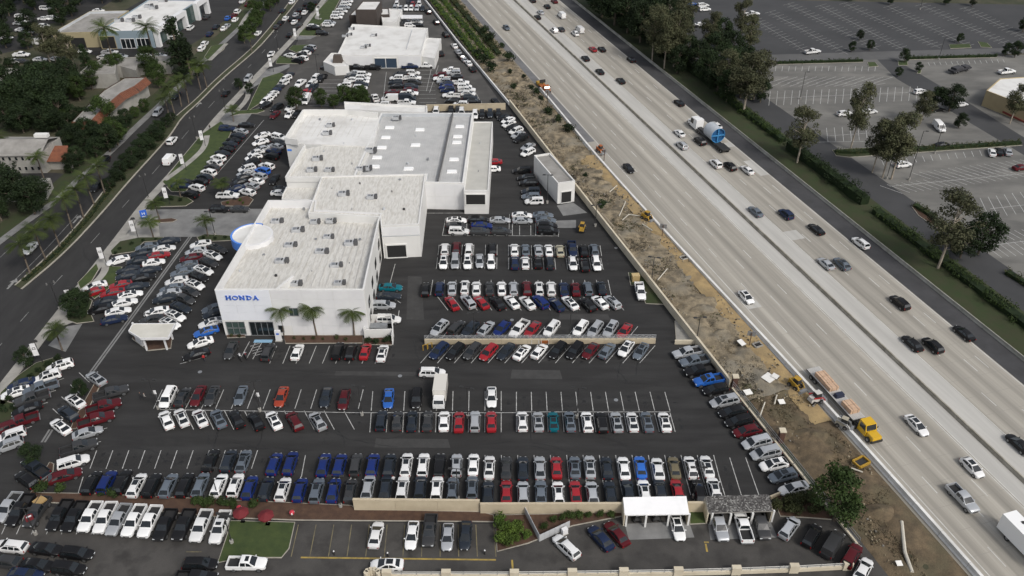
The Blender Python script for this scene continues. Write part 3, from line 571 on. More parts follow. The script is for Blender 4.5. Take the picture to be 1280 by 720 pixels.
# rotunda with a blue fascia ring
c = P(315, 294, 9.0); mb = MB(); N = 40
for k in range(N):
    a0, a1 = 2*math.pi*k/N, 2*math.pi*(k+1)/N; r = 4.5
    f = lambda a, r, z: (c.x+r*math.cos(a), c.y+r*math.sin(a), z)
    lft = math.cos((a0+a1)/2-math.radians(165)) > -.12; tp = 9.4 if lft else 9.06
    mb.poly([f(a0, r, 7.3), f(a1, r, 7.3), f(a1, r, tp), f(a0, r, tp)], 1 if lft else 0)
    mb.poly([f(a0, r, tp), f(a1, r, tp), f(a1, r-.4, tp), f(a0, r-.4, tp)], 1 if lft else 0)
    mb.poly([f(a0, r-.4, tp), f(a1, r-.4, tp), f(a1, r-.4, 9.0), f(a0, r-.4, 9.0)], 0)
    mb.poly([f(a0, r-.4, 9.0), f(a1, r-.4, 9.0), (c.x, c.y, 9.02)], 2); mb.poly([f(a0, r, 7.3), (c.x, c.y, 7.3), f(a1, r, 7.3)], 0)
    mb.poly([f(a0, 3.6, .03), f(a1, 3.6, .03), f(a1, 3.6, 7.3), f(a0, 3.6, 7.3)], 3)
mb.build('rotunda', [WHITEP, BLUEL, ROOFB, GLASSG], D)
# blue stripe on the left tower wall, roof ridges/walkways
mb = MB(); a, c2 = P(356.5, 172, 9), P(375, 172, 9); mb.box(((a.x+c2.x)/2+.8, a.y-.05, 5.4), (abs(c2.x-a.x)+1.5, .12, .55)); mb.build('wall_stripe', BLUEL, D)
for x0, y0, x1, y1 in ((312, 352, 345, 345), (411, 196, 443, 197)):
    pass
# enclosure beside the front corner
e = px([(455, 431), (460, 404), (490, 404), (492, 420), (491, 431)]); mb = MB()
for p, q in zip(e[1:], e[2:]): mb.bar(p+up*1.1, q+up*1.1, .2, 2.2)
p, q = P(456, 423), P(490.5, 422); mb.bar(p+up*1.1, q+up*1.1, .2, 2.2); p, q = P(456, 423), P(459, 405); mb.bar(p+up*1.1, q+up*1.1, .2, 2.2)
mb.build('bin_enclosure', WHITEW, D)
mb = MB(); q = P(474, 414); mb.box((q.x, q.y, .75), (3.4, 1.6, 1.5)); mb.box((q.x+1.2, q.y-.1, 1.65), (1.2, .8, .3)); mb.build('metal_bin', STEEL, label='grey metal bins inside the white enclosure by the dealership corner', cat='bin')
# rooftop units
ac = MB(); ac.box((-.5, 0, .45), (1.7, 1.2, .9)); ac.box((-.75, 0, .93), (.7, .8, .06), 0, 2); ac.box((-.1, 0, .93), (.3, .7, .1), 0, 1)
acd = MB(); acd.box((.78, .05, .6), (.62, .9, 1.15)); acd.tube((.78, 0, 1.15), (.78, 0, 1.25), .26, n=12)
acm = ac.mesh('cabinet', [mat('ac_casing', (.48, .49, .5), .5, (.38, .39, .4), 1.0, 4), DARKM, STEEL]); acdm = acd.mesh('condenser', mat('condenser_dark', (.085, .085, .088), .7))
units = [(348, 279, 7.0), (395, 279, 7.1), (415, 278, 7.1), (374, 290, 7.3), (412, 298, 7.4), (365, 309, 7.7), (404, 317, 7.9), (354, 329, 8.2), (422, 334, 8.3), (440, 306, 7.6), (371, 357, 8.9), (426, 356, 8.9), (431, 244, 8.4), (466, 248, 8.4), (391, 214, 7.2), (398, 200, 7.2), (413, 214, 7.2), (414, 158, 7.5), (410, 168, 7.5), (465, 190, 7.0), (452, 213, 7.0), (460, 212, 7.0), (497, 149, 7.0)]
for k, (x, y, z) in enumerate(sorted(units)):
    q = P(x, y, z); big = random.uniform(.95, 1.2)
    t = thing('rooftop_air_conditioner', f'{ordn(k)} grey air conditioner from the left on the white dealership roofs', 'air conditioner', q, random.uniform(-.08, .08), 'rooftop air conditioners'); t.scale = (big*.98, big*.98, big*.9)
    link('cabinet', acm, t); link('condenser', acdm, t)
# ---- wash bay by the boundary wall
Wb = thing('wash_bay', 'small white wash bay with a dark open front beside the boundary wall', 'building')
rp = px([(667.5, 194), (687.5, 191), (719, 226), (697.5, 229)], 5.9); block(Wb, rp, 5.9, WHITEW, ROOFD, .5, .3)
window(Wb, rp[3], rp[2], .2, .82, .05, 3.3, 1, 1, WHITEW, OPEN, 'bay_opening', .2, .15)
# ---- second dealership behind, third (brown) one further back
E2 = thing('far_dealership', 'broad white-roofed showroom with a dark garage door behind the main dealership', 'building')
r2 = px([(421, 69), (440, 30), (535, 35), (526, 69)], 4.6); block(E2, r2, 4.6, WHITEW, ROOFB, .3, .3)
r2b = px([(526, 70), (533, 47), (551.5, 48), (543, 73)], 3.8); block(E2, r2b, 3.8, WHITEW, ROOFB, .2, .25)
r2c = px([(404, 77), (414, 66), (422, 66), (436, 82), (418, 83)], 3.2); block(E2, r2c, 3.2, WHITEW, ROOFB, .2, .2)
window(E2, r2[0], r2[3], .44, .71, .05, 3.6, 2, 1, WHITEW, mat('blue_grey_door', (.03, .05, .08), .5), 'garage_door', .2, .15); panels(E2, r2[0], r2[3], .0, .42, .2, 4.3, 5, 1, WHITEP); panels(E2, r2[0], r2[3], .73, 1, .2, 4.3, 3, 1, WHITEP)
mb = MB(); q = P(422, 73, 4.2); mb.box((q.x, q.y, 4.0), (3.4, 2.6, 2.8), 0, 0, .72); mb.build('entrance_tower', mat('brown_tile', (.07, .055, .045), .8), E2)
mb = MB(); a, c = P(515, 38, 4.5), P(508, 61, 4.5); mb.bar(a, c, .2, .3); mb.build('roof_divider', PARA, E2)
for k, (x, y) in enumerate(((432, 46), (437, 44), (460, 58), (468, 45), (440, 37), (455, 60))):
    t = thing('rooftop_air_conditioner', f'{ordn(k)} grey air conditioner listed left to right on the far showroom roof' if 0 else ['small vent unit at the left edge of the far showroom roof', 'second vent unit near the left edge of the far showroom roof', 'dark unit in the middle front of the far showroom roof', 'lone unit in the middle back of the far showroom roof', 'unit at the back left of the far showroom roof', 'low duct unit at the front middle of the far showroom roof'][k], 'air conditioner', P(x, y, 4.4), 0, 'rooftop air conditioners'); t.scale = (.9, .9, .7)
    link('cabinet', acm, t); link('condenser', acdm, t)
E3 = thing('brown_showroom', 'dark brown two-storey showroom with a white flat roof behind the far dealership', 'building')
bw = mat('brown_stucco', (.06, .048, .042), .85, (.045, .036, .032), .3, 5)
b3 = px([(436, 19), (445, 10), (486, 10), (487, 18)], 5); block(E3, b3, 5, bw, ROOFB, .3, .3); b3b = px([(444, 12), (453, 1), (477, 1), (470, 12)], 9); block(E3, b3b, 9, bw, ROOFB, .3, .3)
b3c = px([(412, 25), (420, 13), (437, 13), (430, 28)], 4); block(E3, px([(476, 17), (479, 10), (503, 12), (495, 27), (478, 27)], 4.2), 4.2, WHITEW, ROOFB, .3, .3)
window(E3, b3[0], b3[3], .3, .62, .3, 3.4, 2, 1, WHITEP, GLASSD, 'entrance_door', .16, .14); 
mb = MB(); a, c = P(450, 22, 4.4), P(466, 22, 4.4); mb.bar(a+Vector((0, -2.6, .3)), c+Vector((0, -2.6, .3)), .25, 1.0); mb.build('sign_band', WHITEP, E3)
cp = thing('white_carport', 'long low white canopy between parked cars far behind', 'canopy'); q = px([(502, 19), (528, 19), (528, 23), (501, 23)], 2.8); mb = MB(); mb.prism([(p.x, p.y) for p in q], 2.7, 2.9); mb.build('canopy_roof', WHITEP, cp)
for p in q: mb = MB(); mb.tube((p.x, p.y, .02), (p.x, p.y, 2.7), .09); mb.build('post', STEEL, cp)
# ---- dealership at top left
U = thing('glazed_showroom', 'white-roofed showroom with green glass side and white portals at top left', 'building')
u1 = px([(122, 39.5), (186, -1), (248, 0), (189, 38)], 6.4); block(U, u1, 6.4, mat('blue_grey_panel', (.22, .28, .32), .5), ROOFB, .35, .3)
u2 = px([(65, 41), (112, 14), (161, 13), (122, 40)], 5.6); block(U, u2, 5.6, mat('sand_wall', (.36, .31, .19), .85, (.31, .265, .16), .3, 5), ROOFD, .9, .35, pm=PARA)
window(U, u2[0], u2[3], .36, .66, .05, 3.5, 1, 1, None, OPEN, 'garage_opening', .2, .12); window(U, u2[0], u2[3], .97, 1.0, 0, .1)
window(U, u1[0], u1[3], .0, .28, .05, 4.6, 1, 1, mat('sand_wall', (.36, .31, .19)), OPEN, 'garage_opening', .25, .15)
window(U, u1[0], u1[3], .38, .64, .05, 3.6, 3, 1, WHITEP, GLASSD, 'showroom_window', .16, .15); window(U, u1[0], u1[3], .68, .92, .05, 3.6, 3, 1, WHITEP, GLASSD, 'showroom_window', .16, .15)
Gs0, Gs1 = V2(u1[3]), V2(u1[2]); window(U, Gs0, Gs1, .01, .99, .2, 6.0, 14, 2, mat('green_frame', (.03, .06, .055), .5), GLASSG, 'glass_wall', .1, .1)
dd = (Gs1-Gs0).normalized(); oo = Vector((dd.y, -dd.x, 0)); LL = (Gs1-Gs0).length
for t in (.04, .38, .88):
    mb = MB(); a = Gs0+dd*LL*t; c = a+dd*8.5
    for q in (a, c): mb.box((q.x+oo.x*.8, q.y+oo.y*.8, 3.3), (1.6, 1.8, 6.6), math.atan2(dd.y, dd.x))
    mb.box(((a.x+c.x)/2+oo.x*.8, (a.y+c.y)/2+oo.y*.8, 5.9), (7.0, 1.82, 1.9), math.atan2(dd.y, dd.x)); mb.build('portal', WHITEP, U)
for k, (x, y) in enumerate(((187, 9), (193, 11), (172, 23), (150, 27), (205, 2), (164, 27))):
    t = thing('rooftop_air_conditioner', ['dark unit at the back of the top-left showroom roof', 'dark unit beside another at the back of the top-left showroom roof', 'wide unit in the middle of the top-left showroom roof', 'low unit at the left front of the top-left showroom roof', 'flat unit at the far end of the top-left showroom roof', 'small unit left of the middle on the top-left showroom roof'][k], 'air conditioner', P(x, y, 6.1), 0, 'rooftop air conditioners'); t.scale = (1.3, 1.3, 1.1)
    link('cabinet', acm, t); link('condenser', acdm, t)
# ---- apartments among the trees on the left
def apartment(name, label, pts, h, wm, rm, skirt=None, par=.2):
    t = thing(name, label, 'building'); q = px(pts, h); block(t, q, h, wm, rm, par, .3)
    if skirt:
        g = [(p.x, p.y) for p in q]
        if sum(g[i][0]*g[(i+1) % len(g)][1]-g[(i+1) % len(g)][0]*g[i][1] for i in range(len(g))) < 0: g = g[::-1]
        for i in range(len(g)):
            if skirt != 'all' and i not in skirt: continue
            a, c = Vector((*g[i], 0)), Vector((*g[(i+1) % len(g)], 0)); dd = (c-a).normalized(); oo = Vector((dd.y, -dd.x, 0)); mb = MB(); K = max(2, int((c-a).length/.45))
            for k in range(K):
                p, r = a.lerp(c, k/K), a.lerp(c, (k+.82)/K)
                mb.poly([p+oo*1.5+up*(h-1.7), r+oo*1.5+up*(h-1.7), r+oo*.05+up*(h+.25), p+oo*.05+up*(h+.25)])
                r2_ = a.lerp(c, (k+1)/K); mb.poly([r+oo*1.44+up*(h-1.72), r2_+oo*1.44+up*(h-1.72), r2_+oo*.02+up*(h+.14), r+oo*.02+up*(h+.14)])
            mb.build('tile_skirt', TILE, t)
    return t, q
WALLA = mat('apartment_wall', (.34, .33, .30), .9, (.27, .26, .24), .4, 5)
t, q = apartment('apartment_building', 'low apartment block with grey flat roof and red tile edges among the trees', [(90, 153), (113, 129), (131, 113), (156, 98), (182, 97), (168, 108), (150, 117), (128, 136), (113, 152)], 6, WALLA, ROOFD, 'all')
t, q = apartment('apartment_building', 'long grey-roofed apartment block with arched balconies at the left edge', [(-60, 86), (60, 84.5), (62, 92), (-60, 95)], 6, WALLA, ROOFD)
for k in range(7): window(t, q[3], q[2], .50+k*.07, .545+k*.07, 3.3, 5.2, 1, 1, WALLA, OPEN, 'balcony', .15, .12); window(t, q[3], q[2], .50+k*.07, .545+k*.07, .4, 2.4, 1, 1, WALLA, OPEN, 'balcony', .15, .12)
t, q = apartment('apartment_building', 'grey flat-roofed block between the trees and the showroom yard', [(98, 92), (112, 80), (145, 80), (144, 92)], 5, WALLA, ROOFD)
t, q = apartment('apartment_building', 'pale low building with a light roof in front of the top-left showroom', [(114, 80), (128, 72.5), (213, 70), (212, 77), (172, 79), (170, 88), (150, 82)], 4.2, WALLA, ROOFD)
Hs = thing('town_house', 'white two-storey house with a worn grey gable roof at the left', 'house')
h0, h1, h2, h3 = px([(-40, 169), (74, 169.5), (50, 191), (-40, 192)], 6); hw = [h0, h1, h2, h3]; block(Hs, hw, 5.6, WALLA, ROOFD, .1, .2)
mb = MB(); m0, m1 = (h0+h3)/2, (h1+h2)/2; m0.z = m1.z = 7.4; ov = Vector((0, 0, 0))
for a, c in ((h3, h2), (h1, h0)):
    a, c = Vector((a.x, a.y, 5.6)), Vector((c.x, c.y, 5.6)); dd = (c-a).normalized(); oo = Vector((dd.y, -dd.x, 0))*.5
    r0, r1 = (m0, m1) if a.x < c.x else (m1, m0); mb.poly([a+oo-up*.25, c+oo-up*.25, r1, r0])
mb.build('gable_roof', ROOFD, Hs)
for k in range(6): window(Hs, h3, h2, .44+k*.09, .48+k*.09, 3.8, 4.9, 1, 1, WALLA, GLASSD, 'window', .1, .1); window(Hs, h3, h2, .44+k*.09, .48+k*.09, .9, 2.0, 1, 1, WALLA, GLASSD, 'window', .1, .1)
mb = MB(); q = P(52, 169, 7.4); mb.box((q.x, q.y, 7.4), (3.6, 1.4, .9)); mb.build('chimney', WHITEW, Hs)
a, c, e_, f_ = px([(56, 201), (90, 201), (87, 188.5), (62, 189)], 3); mb = MB(); mb.poly([Vector((a.x, a.y, 2.7)), Vector((c.x, c.y, 2.7)), Vector((e_.x, e_.y, 4.6)), Vector((f_.x, f_.y, 4.6))]); mb.build('lean_to_roof', TILE, Hs)
block(Hs, px([(57, 201), (89, 201), (86, 190), (63, 190)], 2.6), 2.6, WALLA, ROOFD, .05, .2, wname='porch_wall', rname='porch_roof')
t, q = apartment('garage_block', 'low garage with a pale flat roof at the left edge below the house', [(-40, 224), (63, 222.5), (54, 238), (-40, 241)], 3, WALLA, mat('pale_roof', (.38, .38, .37), .85, (.3, .3, .29), .3, 5))
# ---- building at the right edge
t, q = apartment('shop_building', 'sand-coloured shop building with a white roof at the right edge', [(1233, 113), (1250, 98), (1310, 94), (1330, 112), (1290, 135)], 5, mat('sand_stucco', (.42, .34, .2), .85, (.36, .29, .17), .3, 5), ROOFB)
mb = MB(); a, c = P(1246, 132), P(1300, 155); mb.bar(a+up*1.8, c+up*1.8, .3, 3.6); mb.build('rear_wall', mat('sand_stucco', (.42, .34, .2)), t)
mb = MB(); a, c = P(1252, 143), P(1300, 166); mb.bar(a+up*.9, c+up*.9, .2, .5); mb.build('red_band', mat('brick_red', (.2, .04, .03), .8), t)
# ================================================================ WALLS AND FENCES
def wall(name, label, pts, h, th, m, seg=4.0, cap=None, capm=None, cat='wall'):
    t = thing(name, label, cat)
    for a, c in zip(pts, pts[1:]):
        L_ = (c-a).length; K = max(1, int(L_/seg))
        for k in range(K):
            p, r = a.lerp(c, k/K), a.lerp(c, (k+1)/K); d_ = (r-p).normalized()*.015; mb = MB(); mb.bar(p+d_+up*h/2, r-d_+up*h/2, th, h); mb.build('wall_panel', m, t)
        if cap: mb = MB(); mb.bar(a+up*(h+cap/2), c+up*(h+cap/2), th+.12, cap); mb.build('coping', capm or m, t)
    return t
wall('boundary_wall', 'long cream block wall between the car lot and the dry embankment', [NS(73.2, 99.5), NS(73.0, 180), NS(73.0, 237)], 1.9, .3, CREAM, 5, .1)
wall('boundary_wall', 'low white wall running back from the far lot corner along the hedges', [NS(73.0, 237.5), NS(71.7, 300), NS(71.4, 400)], 1.0, .4, WHITEW, 8)
wall('cross_wall', 'beige wall closing the far lot behind the workshop', [P(533, 139), P(632, 137)], 2.0, .3, BEIGE, 5, .1)
wall('retaining_wall', 'beige wall below the parked cars, left length above the mulch bed', [P(443, 637.5), P(600, 639)], 2.5, .3, BEIGE, 6, .1)
wall('retaining_wall', 'beige wall below the parked cars, lower length beside the first carport', [P(600.5, 641.5), P(779, 641)], 2.2, .3, BEIGE, 6, .1)
wall('retaining_wall', 'beige wall length between the two carports', [P(858, 640), P(882, 640)], 2.2, .3, BEIGE, 6, .1)
wall('low_kerb_wall', 'low beige wall above the ivy bank beside the shingle carport', [P(962, 624), P(974, 619), P(1012, 614)], .7, .3, BEIGE, 6)
mw = wall('terrace_wall', 'beige terrace wall with a metal railing between two rows of cars', [P(531, 430), P(819, 429)], 1.1, .35, BEIGE, 5, .08)
r0, r1 = P(531, 430)+up*1.2, P(819, 429)+up*1.2
for k in range(37): q = r0.lerp(r1, k/36); mb = MB(); mb.tube(q, q+up*.95, .045, n=6); mb.build('rail_post', STEEL, mw)
for z in (.28, .6, .93): mb = MB(); mb.tube(r0+up*z, r1+up*z, .04, n=6); mb.build('rail', STEEL, mw)
mb = MB()
for k in range(36):
    a, c = r0.lerp(r1, k/36), r0.lerp(r1, (k+1)/36); mb.bar(a+up*.1, c+up*.85, .03, .05); mb.bar(a+up*.85, c+up*.1, .03, .05)
mb.build('rail_mesh', STEEL, mw)
wall('kerb_wall', 'short low cream wall beside the gravel corner', [P(843, 430), P(870, 430)], 1.0, .3, CREAM, 6)
# fence on the boundary: kerb, posts, rails and a brown pillar
bf = thing('boundary_fence', 'metal rail fence on a cream kerb beyond the angled row of trucks', 'fence')
f0, f1 = NS(73.5, 99), NS(74.0, 62); mb = MB(); mb.bar(f0+up*.2, f1+up*.2, .35, .4); mb.build('kerb', CREAM, bf)
for k in range(14): q = f0.lerp(f1, k/13); mb = MB(); mb.tube(q+up*.4, q+up*1.9, .05, n=6); mb.build('post', STEEL, bf)
for z in (.8, 1.35, 1.85): mb = MB(); mb.tube(f0+up*z, f1+up*z, .04, n=6); mb.build('rail', STEEL, bf)
for k, (x, y, lb) in enumerate(((917, 484, 'brown pillar where the cream wall ends beside the angled trucks'), (975, 552, 'brown pillar half way down the boundary fence beside the silver minivans'))):
    t = thing('fence_pillar', lb, 'pillar', P(x, y)); mb = MB(); mb.box((0, 0, 1.3), (.9, .9, 2.6)); mb.build('shaft', mat('brown_brick', (.10, .05, .035), .9, (.07, .035, .025), 2, 4), t); mb = MB(); mb.box((0, 0, 2.7), (1.1, 1.1, .2)); mb.build('cap', CREAM, t)
# parapet fence along the bottom edge
pf = thing('roadside_fence', 'cream fence with square pillars along the bottom edge of the lot', 'fence')
xs = [(484, 722), (558, 722), (643, 722), (715, 721), (779, 720), (847, 719), (919, 717), (991, 714.5), (1058, 711)]
fp = [P(x, y) for x, y in xs]
for q in fp: mb = MB(); mb.box((q.x, q.y, .8), (1.35, .7, 1.6)); mb.build('pillar', CREAM, pf)
for a, c in zip(fp, fp[1:]):
    mb = MB(); mb.bar(a+up*.35, c+up*.35, .3, .7); mb.build('fence_base', CREAM, pf)
    for z in (.95, 1.3): mb = MB(); mb.bar(a+up*z, c+up*z, .08, .1); mb.build('rail', mat('fence_white', (.55, .54, .5), .6), pf)
    for k in range(1, 4): q = a.lerp(c, k/4); mb = MB(); mb.tube(q+up*.7, q+up*1.35, .05, n=6); mb.build('post', STEEL, pf)
t = thing('gate_pillar', 'curved cream pillar at the end of the bottom fence', 'pillar', P(466, 722)); mb = MB()
for k in range(6): a = math.pi*k/5; mb.tube((.9*math.cos(a), .6*math.sin(a), 0), (.9*math.cos(a), .6*math.sin(a), 1.3), .35, n=8)
mb.build('pillar', CREAM, t)
# sloping white screen fence with gate in the mulch bed
sf = thing('screen_fence', 'grey-white screen fence with a lower gate beside the mulch bed', 'fence')
a, c, e_ = P(655, 640), P(674, 677), P(712, 659)
for p, r, h_ in ((a, c, 1.6), (c, e_, 1.5)):
    K = 6
    for k in range(K): mb = MB(); u, v = p.lerp(r, (k+.02)/K), p.lerp(r, (k+.98)/K); mb.bar(u+up*h_/2, v+up*h_/2, .08, h_); mb.build('fence_panel', mat('pale_grey_fence', (.42, .43, .44), .6), sf)
# ================================================================ CARPORTS AND CANOPY
def carport(name, label, corners, h, posts, rm, pm, shingles=False):
    t = thing(name, label, 'carport'); q = px(corners, h); 
    bl, br, fr, fl = q; lift = .45
    top = [bl+up*lift, br+up*lift, fr, fl]; mb = MB(); mb.add([p for p in top]+[p-up*.22 for p in top], [(3, 2, 1, 0), (4, 5, 6, 7), (0, 1, 5, 4), (1, 2, 6, 5), (2, 3, 7, 6), (3, 0, 4, 7)]); mb.build('roof', rm, t)
    for x, y in posts: p = P(x, y); mb = MB(); mb.box((p.x, p.y, h/2), (.28, .28, h)); mb.build('post', pm, t)
    mb = MB(); mb.bar(Vector((bl.x, bl.y, h/2)), Vector((br.x, br.y, h/2)), .2, h); mb.build('back_wall', CREAM, t)
    for p, r in ((bl, fl), (br, fr)): mb = MB(); mb.bar(Vector((p.x, p.y, h/2)), Vector((r.x, r.y, h/2)), .2, h*.98); mb.build('side_wall', CREAM, t)
    for x0 in (1/3, 2/3): 
        p, r = bl.lerp(br, x0), fl.lerp(fr, x0); mb = MB(); mb.bar(Vector((p.x, p.y, h-.2)), Vector((r.x, r.y, h-.2)), .15, .3); mb.build('beam', WHITEW, t)
    if shingles:
        mb = MB(); R, Cn = 14, 44
        for j in range(R):
            for i in range(Cn):
                u0, u1 = (i+(j % 2)*.5)/Cn, (i+.93+(j % 2)*.5)/Cn
                if u1 > 1.01: continue
                v0, v1 = j/R, (j+1.08)/R; L_ = lambda u, v: top[0].lerp(top[1], u).lerp(top[3].lerp(top[2], u), v); dz = up*random.uniform(.03, .075)
                a, c, e_, f_ = L_(u0, v0)+up*.012, L_(u1, v0)+up*.012, L_(u1, v1)+dz, L_(u0, v1)+dz; mb.poly([f_, e_, c, a], random.choice((0, 0, 1, 1, 2))); mb.poly([f_-dz*.9, e_-dz*.9, e_, f_], 3)
        o = mb.build('shingles', [mat('shingle_grey', (.13, .125, .12), .9), mat('shingle_dark', (.06, .056, .054), .9), mat('shingle_pale', (.27, .265, .25), .9), DARKM], t, kind='stuff')
    return t
ROOFCP = mat('bright_metal_roof', (.82, .82, .82), .5, (.74, .74, .74), .4, 7, .5, .75)
cpt = carport('carport', 'carport with a bright white metal roof and three bays', [(778.5, 624), (857.5, 622.5), (861.5, 642.5), (781, 643.7)], 2.6, [(782, 657.5), (806, 658.5), (834, 657.5), (859.5, 656)], ROOFCP, WHITEW)
carport('carport', 'carport with a weathered grey shingle roof and three bays', [(881.5, 622.5), (960, 620.5), (966, 638.5), (885.6, 641)], 2.6, [(888, 655), (911, 656), (938, 655), (964, 652)], ROOFD, WHITEW, True)
t = thing('display_canopy', 'white five-sided canopy on posts over a planter in the front lot', 'canopy')
q = px([(166, 405), (219, 404.5), (210, 422.5), (176, 423), (161, 414)], 3.6); mb = MB(); mb.prism([(p.x, p.y) for p in q], 3.35, 3.6); mb.build('canopy_roof', mat('cream_roof', (.58, .565, .51), .7, (.5, .485, .43), .3, 6), t)
for k in range(5):
    a, c = q[k], q[(k+1) % 5]; mb = MB(); mb.bar(Vector((a.x, a.y, 3.45)), Vector((c.x, c.y, 3.45)), .16, .5); mb.build('fascia', WHITEP, t)
for x, y in ((173, 428), (184, 438), (209, 437), (216, 424), (171, 420)): p = P(x, y); mb = MB(); mb.box((p.x, p.y, 1.7), (.3, .3, 3.4)); mb.build('post', WHITEP, t)
planter('planting_island', px([(168, 420), (216, 420), (214, 436), (185, 439), (165, 424)]), MULCH, .2)
mb = MB(); p = P(176, 430); mb.box((0, 0, .7), (2.6, .5, 1.4)); mb.build('sign_block', WHITEP, loc=p, rz=-.7, label='low white sign block under the five-sided canopy', cat='sign')
# ================================================================ VEHICLES
def paint(name, c, metal=0.0, rough=.32):
    dark = max(c) < .2
    return mat('paint_'+name, c, .42 if dark else rough, coat=.12 if dark else .35, metal=metal, vary=.12, spec=.22 if dark else .45)
PAINT = {'W': ('white', paint('white', (.73, .73, .72))), 'K': ('black', paint('black', (.010, .010, .011))), 'G': ('dark grey', paint('grey', (.055, .056, .058), .3)), 'S': ('silver', paint('silver', (.46, .475, .49), .35)),
         'L': ('steel grey', paint('steel', (.14, .165, .195), .3)), 'C': ('slate', paint('slate', (.024, .031, .042), .2)), 'N': ('navy', paint('navy', (.014, .024, .06), .1)), 'V': ('royal blue', paint('royal', (.010, .024, .125))),
         'B': ('bright blue', paint('blue', (.02, .11, .42))), 'R': ('red', paint('red', (.28, .012, .018))), 'M': ('maroon', paint('maroon', (.085, .009, .013))), 'T': ('teal', paint('teal', (.004, .115, .15))),
         'O': ('orange-red', paint('orange', (.26, .035, .014))), 'D': ('beige', paint('beige', (.40, .37, .27), .2)), 'E': ('olive', paint('olive', (.17, .145, .09), .2))}
CGL = mat('car_glass', (.010, .013, .015), .06, spec=.7, coat=.3); TYRE = mat('tyre_rubber', (.014, .014, .014), .85); RIM = mat('alloy_rim', (.32, .33, .34), .35, metal=.8)
LAMP = mat('headlamp_lens', (.55, .57, .58), .15); TAIL = mat('tail_lamp_lens', (.22, .008, .008), .2); PLAST = mat('black_trim', (.015, .015, .016), .6); LINER = mat('bed_liner', (.018, .018, .019), .85)
